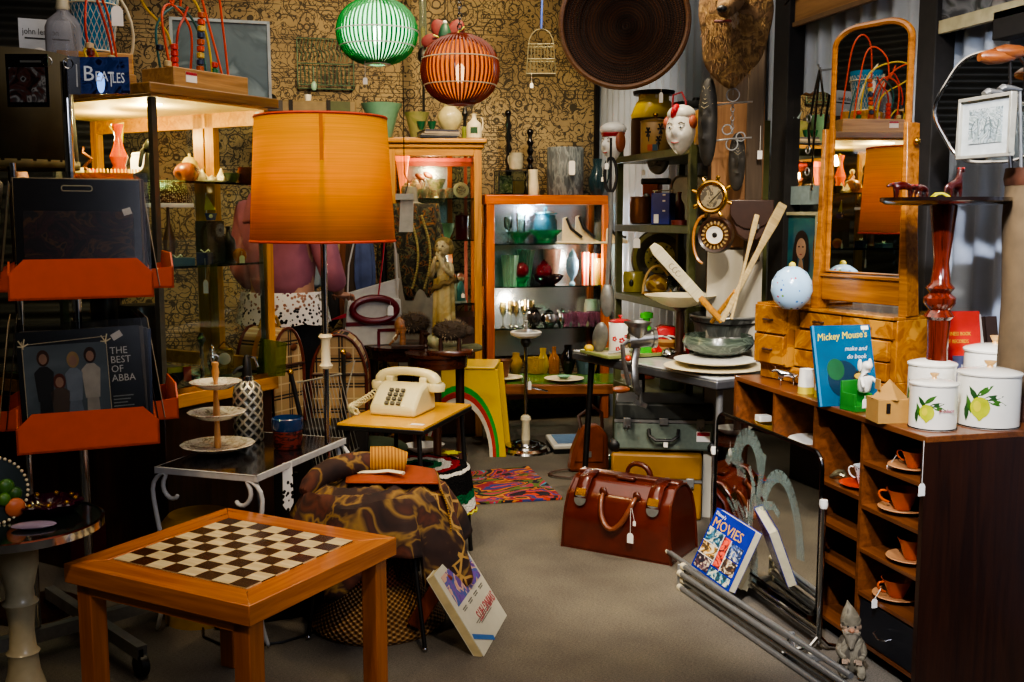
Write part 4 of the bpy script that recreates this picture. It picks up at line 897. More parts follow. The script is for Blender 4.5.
# ================= DOCTOR BAG =================
a=G(562,546,0); b=G(671,566,0); v=b-a; W=v.length; t=T('doctor_bag','large glossy reddish brown leather doctor bag on the carpet, handles drooping','bag',a,math.atan2(v.y,v.x))
lb=mat('5c2012',.22,var=.35,vs=14,coat=.5,bump=.06); ld=mat('54200f',.3,var=.4,coat=.3); hB=.29; Dp=.27
def bagf(u,v_):
    # u round the section of the bag, v along the length
    x=W*(v_); endk=1-.05*abs(2*v_-1)**8
    a_=u; pr=[(0,0),(0,.5),(.09,.78),(.28,.97),(.5,1.0),(.72,.97),(.91,.78),(1,.5),(1,0)]
    k=u*(len(pr)-1); i=min(int(k),len(pr)-2); f=k-i; y=pr[i][0]*(1-f)+pr[i+1][0]*f; z=pr[i][1]*(1-f)+pr[i+1][1]*f
    zz=z*hB*(1-.0*0); yy=(y-.5)*Dp
    sh=.02*z*(2*v_-1); return (x-sh+ .0,yy+Dp/2,max(zz,0))
m=M().grid(bagf,33,24)
for vx in(0,1):
    vs=[m.b.verts.new(bagf(u/32,vx)) for u in range(33)]; m.b.faces.new(vs if vx else vs[::-1])
m.o('body',lb,t)
M().box((W/2,Dp/2,.006),(W,Dp,.012)).o('base',ld,t,bev=.004)
M().box((W/2,Dp*.5,hB+.002),(W*.93,.05,.022)).o('frame_jaw',ld,t,bev=.006)
for x in(0,W): M().tube([(x+(.02 if x==0 else -.02)*bagf(k/20,0)[2]/hB,bagf(k/20,0)[1],bagf(k/20,0)[2]) for k in range(21)],.006,6).o('piping',ld,t)
for x in(.17,.83):
    M().grid(lambda u,v_,x=x:(W*x-.028+.056*u,[Dp*.46,Dp*.2,Dp*.07,Dp*.02][int(v_*3)]-.006,[hB+.016,hB*.99,hB*.84,hB*.74][int(v_*3)]),2,4).o('strap',lb,t,solid=.006)
    M().lathe([(.026,0),(.026,.004),(0,.006)],n=20,c=(W*x,-.003+Dp*.015,hB*.72),rot=(PI/2-.2,0,0)).o('lock_plate',pewter,t)
    M().box((W*x,Dp*.03,hB*.82),(.045,.008,.03),(-.5,0,0)).o('hasp',brass,t)
for s,yy in((1,-.0),(-1,.0)):
    y0=Dp*.1 if s>0 else Dp*.75; z0=hB*.85
    hp=[(W*.36,y0,z0),(W*.365,y0-.03*s,z0-.03),(W*.38,y0-.045*s,z0-.09),(W*.45,y0-.055*s,z0-.135),(W*.52,y0-.055*s,z0-.135),(W*.6,y0-.045*s,z0-.09),(W*.655,y0-.03*s,z0-.02),(W*.665,y0,z0)] if s>0 else [(W*.4,y0,hB*.9),(W*.41,y0,hB+.02),(W*.46,y0,hB+.045),(W*.56,y0,hB+.045),(W*.62,y0,hB+.02),(W*.64,y0,hB*.9)]
    M().tube(hp,.011,8,rr=[.01,.01,.012,.014,.014,.012,.01,.01][:len(hp)]).o('handle',wood('5a2c18','7e4426',.4) if s>0 else ld,t,sub=1)
    if s>0:
        for q in(0,-1): M().sph(hp[q],(.018,.01,.02),10,6).o('handle_mount',ld,t)
M().box((W*.5,Dp*.36,hB+.006),(.08,.03,.012)).o('centre_clasp',ld,t,bev=.004)
ptag(t,(W*.67,-.035,hB*.74),dx=.0,drop=.1,w=.026,h=.04); ptag(t,(W*.675,-.03,hB*.74),dx=.012,drop=.05,w=.012,h=.02)
# ================= FLOOR MIRROR (fire screen) =================
XM=1.72; y0=2.80; y1=3.52
t=T('etched_mirror','rectangular etched mirror in chrome frame standing on floor before the bookcase','mirror',(XM,y1,.1),-PI/2)
Wm=y1-y0; Hm=.525; r=.05
def rr_(w,h,r,x0=0,z0=0,n=6):
    o=[]
    for cx,cz,a0 in((x0+w-r,z0+r,-PI/2),(x0+w-r,z0+h-r,0),(x0+r,z0+h-r,PI/2),(x0+r,z0+r,PI)): o+=[(cx+r*cos(a0+PI/2*i/n),cz+r*sin(a0+PI/2*i/n)) for i in range(n+1)]
    return o
sh=rr_(Wm,Hm,r); M().prism(sh,0,.006).o('glass',mirror,t,smooth=False)
M().tube([(x,.003,z) for x,z in sh],.007,8,True).o('frame',mat('4a4a4c',.2,1),t)
M().prism(rr_(Wm-.02,Hm-.02,r,.01,.01),.0065,.012).o('backing',black,t,smooth=False)
for x,zt_2 in((-.02,.36),(Wm+.02,.36)):
    M().cyl((x,.0,-.07),(x,.0,zt_2),.009,10).o('side_post',chrome,t); M().lathe([(.011,zt_2),(.014,zt_2+.012),(.012,zt_2+.026),(0,zt_2+.028)],n=14,c=(x,0,0)).o('white_finial',white,t)
    M().tube([(x,0,-.05),(x,-.03,-.08),(x,-.09,-.085),(x,-.13,-.092)],.008,8).o('foot',chrome,t); M().tube([(x,0,-.05),(x,.03,-.08),(x,.08,-.092)],.008,8).o('foot',chrome,t)
for z in(-.025,-.045): M().cyl((-.02,-.0,z),(Wm+.02,0,z),.006,8).o('rail',chrome,t)
fm=N('etched_glass'); fm.col('8fa39e'); fm.pr(.7); _t=fm.new('BsdfTransparent'); _m=fm.new('MixShader'); fm.l(fm.ramp(fm.noise(9,3),[(.3,(.1,)*3),(.65,(.55,)*3)]),_m.inputs[0]); fm.l(_t.outputs[0],_m.inputs[1]); fm.l(fm.b.outputs[0],_m.inputs[2]); fm.l(_m.outputs[0],fm.n['Material Output'].inputs[0]); fm=fm.m; 
def et(pts,w,w2=None,nm='etched_motif'):
    m=M(); w2=(w2 or w)*1.5; w=w*1.5; n=len(pts); 
    for i in range(n-1):
        a=Vector(pts[i]); b=Vector(pts[i+1]); d=(b-a).normalized(); q=Vector((-d.y,d.x)); wa=w+(w2-w)*i/(n-1); wb=w+(w2-w)*(i+1)/(n-1)
        m.quad((a.x+q.x*wa,-.0012,a.y+q.y*wa),(b.x+q.x*wb,-.0012,b.y+q.y*wb),(b.x-q.x*wb,-.0012,b.y-q.y*wb),(a.x-q.x*wa,-.0012,a.y-q.y*wa))
    m.o(nm,fm,t,smooth=False)
def arcp(cx,cz,rx,rz_,a0,a1,n=14): return [(cx+rx*cos(R(a0+(a1-a0)*i/n)),cz+rz_*sin(R(a0+(a1-a0)*i/n))) for i in range(n+1)]
et(arcp(Wm*.35,Hm*.68,Wm*.13,Hm*.24,10,180),.018,.02); et(arcp(Wm*.2,Hm*.62,Wm*.08,Hm*.13,0,160),.022,.012); et(arcp(Wm*.66,Hm*.2,Wm*.2,Hm*.55,10,140),.016,.014)
et([(Wm*.5,Hm*.85),(Wm*.47,Hm*.62),(Wm*.44,Hm*.45)],.012,.01)
et([(Wm*.36,Hm*.72),(Wm*.41,Hm*.6),(Wm*.4,Hm*.46),(Wm*.37,Hm*.3)],.006,.014); et([(Wm*.4,Hm*.52),(Wm*.5,Hm*.5),(Wm*.6,Hm*.54),(Wm*.66,Hm*.5)],.012,.008)
for k in range(4): et(arcp(Wm*.05,Hm*.1,Wm*(.24+.05*k),Hm*(.34+.04*k),-18,70-8*k),.010+.003*k,.004)
# chrome rails lying on the floor
for k in range(5):
    if k==0: a=D(668,551,3.95); b=D(812,654,3.12)
    else:
        a=G(681,590,0); b=G(846,706,0); a.z=b.z=.112-.026*k; a.x+=.012*(k%2); b.x+=.012*(k%2)
    t=T('chrome_rail',['long chrome rail raised highest on its white plugged end, in the bundle on the floor','upper chrome rail of the bundle lying towards the gnome','middle chrome rail of the bundle on the floor','lower chrome rail of the bundle on the floor','outermost chrome rail of the bundle nearest the open carpet'][k],'rail',a,0,'chrome rails lying on the carpet')
    v=b-a; M().cyl((0,0,0),v,.0095,12).o('tube',steel,t)
    u=v.normalized(); M().cyl(-u*.014,u*.004,.012,10).o('end_plug',cream,t); 
    if k==0: M().cyl(v-u*.004,v+u*.014,.012,10).o('end_plug',cream,t)
for px,py,lab in((680,588,'chrome bracket holding the far ends of the floor rails'),(790,660,'chrome bracket with price tag holding the near part of the floor rails')):
    p=G(px,py,0); t=T('rail_bracket',lab,'bracket',p,R(-15)); M().box((.0,0,.045),(.022,.012,.09)).o('upright',steel,t,bev=.002); M().box((.04,0,.008),(.1,.02,.012)).o('foot',steel,t)
    if px>700: ptag(t,(0,-.01,.09),drop=.02,w=.022,h=.035)
# books against the mirror post
bl=D(691,565,3.62); br=D(728,592,3.44); tl=D(707,501,3.68)
t,W,h=book('movie_book','blue softback film book leaning on the rails beside the doctor bag',bl,br,tl,.035,mat('1a2f9a',.25,coat=.3),mat('d9d0b0',.8))
bl=D(690,572,3.6);
text('MOVIES',.05,mat('eab23a',.4),t,(W*.06,h*.72,.0012),sx=W*.85/.19,name='lettering'); text("Disney's",.018,white,t,(W*.04,h*.91,.0012),(0,0,-.05),sx=.9)
for x0,x1,z0_,z1_,c in((.04,.42,.48,.7,'2a7a9a'),(.04,.42,.27,.46,'c9963a'),(.04,.4,.04,.25,'5a3a4a'),(.45,.62,.2,.68,'d8432a'),(.64,.95,.44,.66,'4a6aa8'),(.64,.95,.2,.42,'6a4a32'),(.42,.95,.03,.17,'3a8aa0')):
    M().box((W*(x0+x1)/2,h*(z0_+z1_)/2,.0012),(W*(x1-x0),h*(z1_-z0_),.001)).o('cover_picture',pat([c,'20242a',c,'d9cfae' if c!='d8432a' else 'e8604a'],30,'n',.4,'LINEAR',(1,1,1),0,2),t,smooth=False)
m=M()
for z0_ in(.47,.26): m.box((W*.23,h*z0_,.0018),(W*.42,.0025,.001))
m.box((W*.435,h*.45,.0018),(.0025,h*.5,.001)); m.box((W*.63,h*.43,.0018),(.0025,h*.5,.001)); m.o('cover_lines',white,t)
n_=Vector((.05,.06,0)); bl2=bl+Vector((.065,.02,0)); 
t,W,h=book('old_book','thick cream paged book leaning behind the blue film book against the mirror post',D(706,563,3.74),D(741,590,3.56),D(722,501,3.8),.03,mat('c9bf9a',.6,var=.15),mat('d9d0b0',.8))
# ================= GNOME =================
p=G(850,672,0); gn=pat(['3c372f','66604f','857d68','4c463a'],14,'n',.8,'LINEAR',(1,1,1),.4,2)
t=T('garden_gnome','weathered grey stone garden gnome sitting at the corner of the bookcase','gnome',p,fz(850)+R(5)); k=3.0/F
s=k
skin('body',[(0,0,12*s,12*s),(0,0,24*s,11*s),(0,0,36*s,8*s),(0,-1*s,44*s,5*s),
 (-9*s,-1*s,34*s,5*s),(-13*s,-5*s,24*s,4*s),(-6*s,-11*s,18*s,3.6*s),(9*s,-1*s,34*s,5*s),(13*s,-5*s,24*s,4*s),(8*s,-11*s,17*s,3.6*s),
 (-8*s,-8*s,8*s,6*s),(-9*s,-16*s,10*s,5*s),(-7*s,-17*s,4*s,4.5*s),(-7*s,-23*s,3.5*s,4*s),(8*s,-8*s,8*s,6*s),(10*s,-16*s,10*s,5*s),(9*s,-17*s,4*s,4.5*s),(9*s,-23*s,3.5*s,4*s)],
 chain(0,1,2,3)+[(2,4),(4,5),(5,6),(2,7),(7,8),(8,9),(0,10),(10,11),(11,12),(12,13),(0,14),(14,15),(15,16),(16,17)],gn,t,2)
hd=M().sph((-1*s,-2*s,50*s),(9*s,8.5*s,9*s),20,14).o('head',mat('a58e76',.7,var=.35),t)
M().sph((-1*s,-11.5*s,49*s),(2.8*s,3*s,2.6*s)).o('nose',mat('b07a5a',.7),hd)
for q in(-1,1): M().sph((-1*s+q*3.6*s,-9.5*s,52.5*s),(1.3*s,1*s,1.2*s),8,6).o('eye',black,hd); M().sph((-1*s+q*5*s,-8*s,47*s),(2.8*s,2.4*s,2.6*s)).o('cheek',mat('a88468',.7),hd); M().sph((-1*s+q*9*s,-1*s,50*s),(1.6*s,2.4*s,3.2*s)).o('ear',mat('a58e76',.7,var=.35),hd)
M().lathe([(10*s,0),(10.5*s,3*s),(9*s,8*s),(6*s,15*s),(3*s,20*s),(.5*s,25*s)],n=24,c=(-1*s,0,53*s),rot=(.05,-.18,0)).o('pointed_cap',gn,t)
M().grid(lambda u,v:(-1*s+(9-7*v)*s*cos(u*PI+PI)*1.0,-6*s-5.5*s*sin(u*PI)-1.5*s*v,47*s-17*s*v+1.0*s*sin(u*25)),22,10).o('beard',mat('8f8672',.8,var=.4,vs=80,bump=.5),t,solid=.004)
for q in(-1,1): M().tube([(-1*s,-12*s,46.5*s),(-1*s+q*4*s,-11*s,46*s),(-1*s+q*7*s,-8.5*s,44*s)],1.4*s,7).o('moustache',mat('8f8672',.8,var=.4,vs=80,bump=.5),t)
for q in(-1,1):
    m=M()
    for f_ in range(4): m.tube([(q*7*s+(f_-1.5)*1.4*s,-12*s,18*s),(q*7*s+(f_-1.5)*1.5*s,-15*s,17.5*s-abs(f_-1.5)*.3*s),(q*7*s+(f_-1.5)*1.4*s,-16.5*s,15*s)],.75*s,6)
    m.tube([(q*4.5*s,-11*s,18*s),(q*3*s,-13*s,18*s),(q*2.6*s,-15*s,16.5*s)],.9*s,6); m.o('fingers',mat('a58e76',.7,var=.35),t)
# ================= GREEN METAL SHELF (right rear) =================
grn=mat('5a5e38',.5,.2,.3); XS=2.03
gy0=XW(690,300,XS).y; gy1=XW(618,300,XS).y; Ls=gy1-gy0; ZS2=XW(660,225,XS).z; ZS3=XW(660,300,XS).z; ZS1=XW(652,152,XS).z
t=T('metal_shelf','olive green angle iron shelving unit holding masks and old tins','shelf unit',(XS,gy0,0),0)
for x in(0,.36):
    for y in(0,Ls): M().box((x,y,(ZS1+.12)/2),(.035,.03,ZS1+.12)).o('post',grn,t,bev=.002)
for z in(ZS1,ZS2,ZS3,.45,.1): M().box((.18,Ls/2,z-.02),(.4,Ls+.02,.035)).o('shelf',grn,t,bev=.003)
def onS(px,z,X): # depth of shelf-plane X at px
    v=XW(px,215,X); return v.x*sin(YAW)+v.y*cos(YAW)
def sp(kind,nm,lab,cat,px,z,dx,w,h,mt,**k): return pot(kind,nm,lab,cat,px,z,onS(px,z,XS+dx),w,h,mt,**k)
t=sp('can','storage_drum','large brown drum with bright yellow shoulder on the top green shelf','drum',653,ZS1,.24,44,38,mat('3a1d12',.4,var=.3),deco=True); d_=onS(653,0,XS+.24); p=P(653,ZS1,d_); k=d_/F
M().lathe([(22*k,38.2*k),(22.4*k,42*k),(17*k,54*k),(15*k,56*k),(15*k,61*k),(0,61*k)],n=40).o('yellow_shoulder',mat('d9b50e',.35,coat=.2,var=.1),t)
M0=M().lathe([(20*k,58*k),(20.5*k,61.5*k),(0,62*k)],n=36); one(M0,'tin_plate','dark flat tin plate lying on top of the yellow drum lid','plate',iron,loc=p+Vector((0,0,3.2*k)))
t=sp('can','tea_tin','round tan tin with dark plant drawings in front of the brown drum','tin',655,ZS1,.07,29,30,mat('b08a4e',.4,var=.15),lid=mat('a37c40',.4),knob=brass)
d_=onS(655,0,XS+.07); k=d_/F; r=14.6*k
for q,zz,s in((-.5,20,1),(.35,23,1.1),(.2,12,.9)):
    m=M()
    for j in range(6):
        a=j*PI/3; m.tube([((r)*sin(q),-(r)*cos(q),zz*k),((r)*sin(q+.2*s*cos(a)),-(r)*cos(q+.2*s*cos(a)),(zz+5*s*sin(a))*k)],.5*k,5,r2=1.0*k)
    m.tube([(r*sin(q),-r*cos(q),zz*k),(r*sin(q+.05),-r*cos(q+.05),(zz-9)*k)],.5*k,5); m.o('painted_plant',black,t)
for j,c in enumerate(('b8502a','3a5a6a')): M().box((r*sin(-.35+.35*j),-r*cos(-.35+.35*j)-.0006,5*k),(5*k,.002,6*k),(0,0,-.35+.35*j)).o('painted_block',mat(c),t)
t=sp('can','grey_drum','large grey metal drum with black banded lid right of the yellow topped one','drum',695,ZS1,.27,44,42,mat('7d808c',.5,.2,.2),deco=True); k=onS(695,0,XS+.27)/F
M().lathe([(23*k,42.2*k),(23.5*k,45*k),(23*k,49*k),(4*k,51*k),(3*k,54*k),(0,54*k)],n=40).o('lid',black,t)
p=P(711,ZS1,onS(711,0,XS+.04)); t=T('wooden_box','honey coloured wooden box with dark round vent beside the clown face','box',p,fz(711)+R(15)); M().box((0,0,.075),(.13,.1,.15)).o('body',oakx,t,bev=.003); M().lathe([(.03,.05),(.028,.056),(0,.056)],n=20,c=(-.01,0,.06),rot=(PI/2,0,0)).o('vent',black,t); text('OTS',.03,dkwood,t,(-.045,-.052,.115),(PI/2,0,0))
t,r=face('chef_mask','white ceramic chef head mask with puffy hat hanging on the green shelf post',P(613,zat(143,4.95)+0,5.05),fz(600)-R(48),.11,.16,white,{})
M().sph((0,0,.07),(.063,.063,.034)).o('chef_hat',white,t); M().lathe([(.052,.036),(.057,.05),(.053,.06)],n=28,cap=False).o('hat_band',mat('a3202a'),t); M().sph((.052,.0,.01),(.014,.03,.05)).o('hair_side',mat('8a4a2a'),t)
t,r=face('clown_mask','white ceramic clown face mask with red curl and cord on the green shelf',P(681,zat(133,4.75),4.68),fz(681)-R(25),.135,.2,mat('dcd8cc',.25,coat=.4),{'lips':mat('b5605a')})
M().sph((.0,-.0,.075),(.064,.053,.042)).o('cap',mat('e2dfd4',.3),t); M().sph((-.01,-.04,.085),(.018,.025,.034),rot=(0,.3,0)).o('red_curl',red,t); 
for s in(-1,1): M().sph((s*.06,-.01,.038),(.018,.027,.03)).o('hair_tuft',mat('a8553a',.5),t)
M().tube([(-.045,0,.09),(-.04,.0,.16),(.0,0,.17),(.02,0,.13),(.03,-.02,.08)],.005,6).o('cord',mat('7a1f28'),t)
# middle shelf things
def onsh(px,z,dx): return P(px,z,onS(px,z,XS+dx))
t=T('stone_ornament','grey carved stone face ornament hanging under the top green shelf','ornament',onsh(658,ZS2+.33,.1),fz(658)-R(20))
m=M().sph((0,0,0),(.06,.035,.075),20,14).sph((-.05,0,.05),(.03,.02,.03)).sph((.05,0,.05),(.03,.02,.03)).sph((0,-.03,-.005),(.014,.02,.022)); m.tube([(-.03,-.035,-.035),(0,-.04,-.028),(.03,-.035,-.035)],.005,6); m.o('face',pewter,t)
for s in(-1,1): M().sph((s*.025,-.035,.02),.01,8,6).o('eye',black,t)
ptag(t,(-.07,-.02,.0),drop=.05)
t=T('orange_iron','black handled iron with orange body on the middle green shelf','iron',onsh(652,ZS2+.0,.25),fz(652)-R(20)); M().box((0,0,.11),(.09,.08,.22)).o('body',mat('c24a1a',.4),t,bev=.004); M().box((.02,-.0,.235),(.17,.05,.035)).o('handle_bar',black,t,bev=.01); M().sph((-.02,-.042,.15),(.02,.008,.02)).o('dial',steel,t)
sp('pot','copper_pot','squat copper and pewter banded pot on the middle green shelf','pot',641,ZS2,.1,24,27,mat('8a5a3c',.35,.6,.3,12),handle=None,deco=True)
p=onsh(663,ZS2,.1); t=T('blue_box','royal blue tin box with white fittings on the middle green shelf','box',p,fz(663)-R(20)); M().box((0,0,.08),(.1,.09,.16)).o('body',mat('1b2f88',.3,coat=.3,var=.2),t,bev=.003)
for z in(.15,.12,.07): M().box((.02,-.047,z),(.014,.004,.008)).o('white_fitting',white,t)
M().box((-.02,-.047,.03),(.025,.003,.045)).o('price_tag',tagm,t); M().box((.0,0,.172),(.11,.02,.006)).o('handle',chrome,t); m=M().box((-.045,0,.165),(.006,.02,.015)).box((.045,0,.165),(.006,.02,.015)); m.o('handle_post',chrome,t)
sp('can','flat_tin','flat dark red tin on the middle green shelf right of the blue box','tin',680,ZS2,.08,18,5,mat('5a1d18',.4))
t=T('pewter_tray','large square dull pewter tray standing at the back of the green shelf','tray',onsh(693,ZS2,.36),fz(693)-R(25)); M().prism(rr_(.26,.26,.05,-.13,0),-.01,.0).o('plate',mat('9a9ba0',.4,.5,.2),t,bev=.004); M().tube([(x,-.012,z) for x,z in rr_(.25,.25,.05,-.125,.005)],.006,6,True).o('rim',steel,t)
for px,lab,h_ in((679,'slender red wooden bottle shaped figure before the pewter tray',32),(703,'dark carved stone idol before the pewter tray',26)): pot('bottle' if px<690 else 'urn','idol_figurine',lab,'figurine',px,ZS2,onS(px,0,XS+.22),11,h_,mat('7a2a1c' if px<690 else '4a4446',.4))
ptag(T('hanging_tag','white price tag hanging from the middle green shelf edge','tag',onsh(637,ZS2-.02,-.02),fz(637)),(0,0,0),drop=.05,w=.035,h=.05)
# lower shelf
t=sp('can','yellow_mug','olive yellow mug with dark oval on the lower green shelf','mug',633,ZS3,.08,20,20,mat('a09422',.35,coat=.3),handle=.6); M().sph((-.01,-10*onS(633,0,XS+.08)/F,.05),(.012,.006,.02)).o('dark_oval',black,t)
t=T('round_platter','large dark round platter with lattice centre standing on the lower green shelf','plate',onsh(660,ZS3+.005,.3),fz(660)-R(15)); k=onS(660,0,XS+.3)/F; r=30*k
M().lathe([(r,0),(r,.01),(r*.7,.016),(r*.6,.008),(0,.008)],n=48,c=(0,0,r),rot=(PI/2-.1,0,0)).o('plate',mat('39372a',.3,var=.4,coat=.3),t); M().lathe([(r*.99,.008),(r*.8,.02)],n=48,c=(0,0,r),rot=(PI/2-.1,0,0),cap=False).o('rim_band',mat('7d7a40',.3),t)
M().lathe([(r*.52,.016),(0,.02)],n=32,c=(0,0,r),rot=(PI/2-.1,0,0)).o('lattice_centre',pat(['1c1a10','8f8a3e','a59c4a'],45,'d',.4),t)
t=sp('ball','honey_pot','honey coloured patterned pot inside a wicker hoop on the lower shelf','pot',657,ZS3,.12,24,20,pat(['8a6a1c','c09a30','6a4a14'],30,'v',.35,'LINEAR'),deco=True); k=onS(657,0,XS+.12)/F
M().tube([(14*k*cos(a*PI/12),-.03,2*k+27*k*sin(a*PI/12)) for a in range(13)],1.3*k,6).o('hoop_handle',wood('b08a4a','d0b070'),t)
M().lathe([(15*k,0),(16*k,1*k),(15.5*k,2.5*k),(13*k,2.5*k),(13*k,0)],n=28,cap=False).o('tray_rim',wood('a0703a','c89a5a'),t)
for px,lab in((672,'glass wine goblet at the right of the big platter'),(684,'small dark glass bottle by the near green post')): pot('goblet' if px<680 else 'bottle','glassware',lab,'glass',px,ZS3,onS(px,0,XS+.05),12,24,glass('cfd8d6') if px<680 else gem('1a1c22',.9))
pot('can','metal_cup','small plain grey metal cup behind the carving tool near the post','cup',706,ZS3,onS(706,0,XS+.05),14,14,steel)
one(M().lathe([(.0,0),(.05,.0),(.08,.01),(.15,.045),(.158,.052),(.15,.05),(.0,.02)],n=40),'cake_plate','cream footed plate on the lower green shelf edge above the red scale','plate',cream,loc=P(680,zat(305,4.7),4.62)); 
p=P(680,zat(305,4.7),4.62); one(M().lathe([(.06,0),(.05,.01),(.02,.03),(.018,p.z-ZT-.02),(.04,p.z-ZT-.0)],n=20),'plate_stand','turned dark stand carrying the cream footed plate','stand',dkwood,loc=(p.x,p.y,ZT))
# wooden washboard tool (diagonal)
a=D(706,304,4.4); b=D(652,245,4.4); x=(b-a); L=x.length; x.normalize(); n=Vector((-sin(YAW),-cos(YAW),0)); s_=x.cross(n).normalized(); m4=Matrix((s_,x,n)).transposed().to_4x4(); m4.translation=a
t=T('butter_paddle','pale flat wooden butter paddle leaning diagonally from the bucket to the green shelf','paddle',mw=m4); w_=.024
M().prism([(-w_,0.03),(w_,.03),(w_,L-.03),(w_*.6,L),(-w_*.6,L),(-w_,L-.03)],-.008,.008,'xy').o('blade',wood('b3a98a','d9d0b0',.6),t,bev=.003); M().cyl((0,-.1,0),(0,.04,0),.014,10).o('handle',oak,t)
m=M()
for k_ in range(3): m.tube([(.012*cos(a_),L*.52+.02*k_+.012*sin(a_),.009) for a_ in [j*.8 for j in range(7)]],.0012,5)
m.o('burnt_marking',mat('6a5a40'),t)
one(M().cyl((0,0,0),D(735,300,4.35)-D(712,330,4.5),.01,8),'wooden_spoon','short wooden handle resting against the bucket rim','handle',oak,loc=D(712,322,4.45))
# rear glass things under shelves (dark clutter)
for px,w,h,c,lab in((645,20,22,'6a2a16','brown leather pot on the bottom green shelf left'),(672,26,18,'3f4a3a','dull green tin on the bottom green shelf right')):
    sp('can','storage_tin',lab,'tin',px,.45,.15,w,h,mat(c,.6))

# ================= ORANGE GLASS CABINET =================
YC=6.52; xa=YW(487,215,YC).x; xb=YW(611,215,YC).x; ztop=YW(550,195,YC).z; zbs=YW(550,350,YC).z
CD=.34
t=T('glass_cabinet','low orange framed glass display cabinet against the wallpaper full of coloured glassware','cabinet',(xa,YC,0),0)
Wc=xb-xa
m=M().box((Wc/2,CD/2,ztop-.03),(Wc+.02,CD,.06)); m.o('top',orwoodx,t,bev=.004)
for x in(.025,Wc-.025):
    for y in(.024,CD-.024): M().box((x,y,ztop/2-.03),(.05,.04,ztop-.06)).o('post',orwood,t,bev=.003)
zs=[YW(550,243,YC+.1).z,YW(550,285,YC+.1).z,YW(550,326,YC+.1).z]
for z in zs: M().box((Wc/2,CD/2+.0,z-.005),(Wc-.06,CD-.03,.008)).o('glass_shelf',glass('9fd8c0',.75,.8),t,smooth=False)
mb=N('mirror_dull'); mb.col('c8d0d8'); mb.pr(.25,.8); mb=mb.m
M().box((Wc/2,CD-.012,(ztop+.35)/2),(Wc-.06,.006,ztop-.45)).o('mirror_back',mb,t)
M().box((Wc*.5,CD/2,.17),(Wc,CD,.03)).o('bottom_board',dkwoodx,t)
for s in (.03,Wc-.03): M().box((s,CD/2,(ztop+.3)/2),(.004,CD-.06,ztop-.4)).o('side_glass',clear,t)
# low bench in front of the cabinet
ZN=zat(385,6.1); a=P(492,ZN,6.15); b=P(640,ZN,6.15); v=b-a; v.z=0
t=T('low_bench','long low brown wooden bench in front of the orange cabinet carrying cream plates','bench',(a.x,a.y,0),math.atan2(v.y,v.x)); Lb=v.length
M().box((Lb/2,.17,ZN-.025),(Lb,.42,.05)).o('seat',wood('6a3c1c','9a6030',.35,'x'),t,bev=.004); 
M().box((Lb/2,-.045,ZN-.03),(Lb,.012,.045)).o('front_rail',wood('6a3c1c','9a6030',.35,'x'),t)
for x in(.06,Lb-.06): M().box((x,.17,(ZN-.05)/2),(.05,.36,ZN-.05)).o('leg',dkwood,t)
M().box((Lb*.5,.17,ZN+.004),(Lb*.8,.36,.008)).o('green_glass_top',mat('5c8a3a',.2,var=.5,vs=9),t)
ZN2=ZN+.009
def cb(kind,nm,lab,cat,px,z,w,h,mt,dy=.15,**k):
    v=YW(px,215,YC+dy); d=v.x*sin(YAW)+v.y*cos(YAW); return pot(kind,nm,lab,cat,px,z,d,w,h,mt,**k)
gg=gem('2f8a5a',.4); 
cb('fluted','glass_bowl','green fluted glass bowl, left one on the top glass shelf','bowl',519,zs[0],25,11,gg,flute=.05)
cb('fluted','glass_bowl','larger green fluted glass bowl, right one on the top glass shelf','bowl',545,zs[0],34,13,gg,flute=.05,dy=.1)
cb('jar','glass_casserole','teal blue lidded glass casserole behind the green bowls','dish',545,zs[0],24,28,gem('2f6a7a',.5),dy=.22,lid=gem('3a8090',.5))
cb('goblet','wine_glass','tall clear stemmed glass at the far left of the top glass shelf','glass',508,zs[0],9,26,clear); cb('tumbler','water_glass','tall clear tumbler beside the stemmed glass on the top glass shelf','glass',521,zs[0],10,30,clear,dy=.24)
p=P(590,zs[0]+.001,6.75)
t=T('horn_ornament','white and black pointed horn ornament on the top glass shelf','ornament',p,fz(590)); 
for k_,(x0,hh_) in enumerate(((-.15,.17),(-.07,.18),(.13,.1))):
    M().prism([(x0-.03,.0),(x0+.16,.0),(x0+.09,.03),(x0+.03,hh_*.55),(x0-.0,hh_),(x0-.025,hh_*.95)],-.02+.01*k_,.01+.01*k_).o('white_horn',cream,t,bev=.006)
    M().tube([(x0,-.024,hh_*.95),(x0+.03,-.026,hh_*.55),(x0+.1,-.028,.04)],.009,6).o('black_streak',black,t)
M().box((0,0,.006),(.42,.08,.012)).o('base',cream,t,bev=.004)
cb('pot','brown_mug','grey brown pottery mug at the right end of the top glass shelf','mug',601,zs[0],14,20,mat('4a4438',.4),dy=.1,handle=.5)
# shelf 2
vz=gem('a8d8c0',.45)
cb('tumbler','glass_vase','pale green glass vase, left of the pair on the middle glass shelf','vase',510,zs[1],17,30,vz,flute=.04); cb('flared','glass_vase','pale green ribbed glass vase right behind the first on the middle shelf','vase',526,zs[1],18,34,vz,flute=.04,dy=.24)
ruby=gem('7a0a24',.75)
cb('ball','ruby_pot','dark red faceted glass pot with white spot on the middle glass shelf','pot',521,zs[1]+.05,15,15,ruby,flute=.04,nf=8); cb('fluted','glass_stand','green glass stand under the dark red pot','stand',521,zs[1],18,8,gg)
cb('teapot','ruby_jar','ruby glass lidded jar in the middle of the middle glass shelf','jar',544,zs[1]+.03,16,21,ruby,flute=.03,nf=8)
cb('bowl','ruby_dish','dark purple glass dish beneath the ruby jar','dish',548,zs[1],32,10,gem('2a0a1c',.9)); 
cb('urn','porcelain_urn','pale blue lidded porcelain urn on the middle glass shelf','urn',572,zs[1],13,36,mat('7fa5c8',.25,coat=.4),dy=.08)
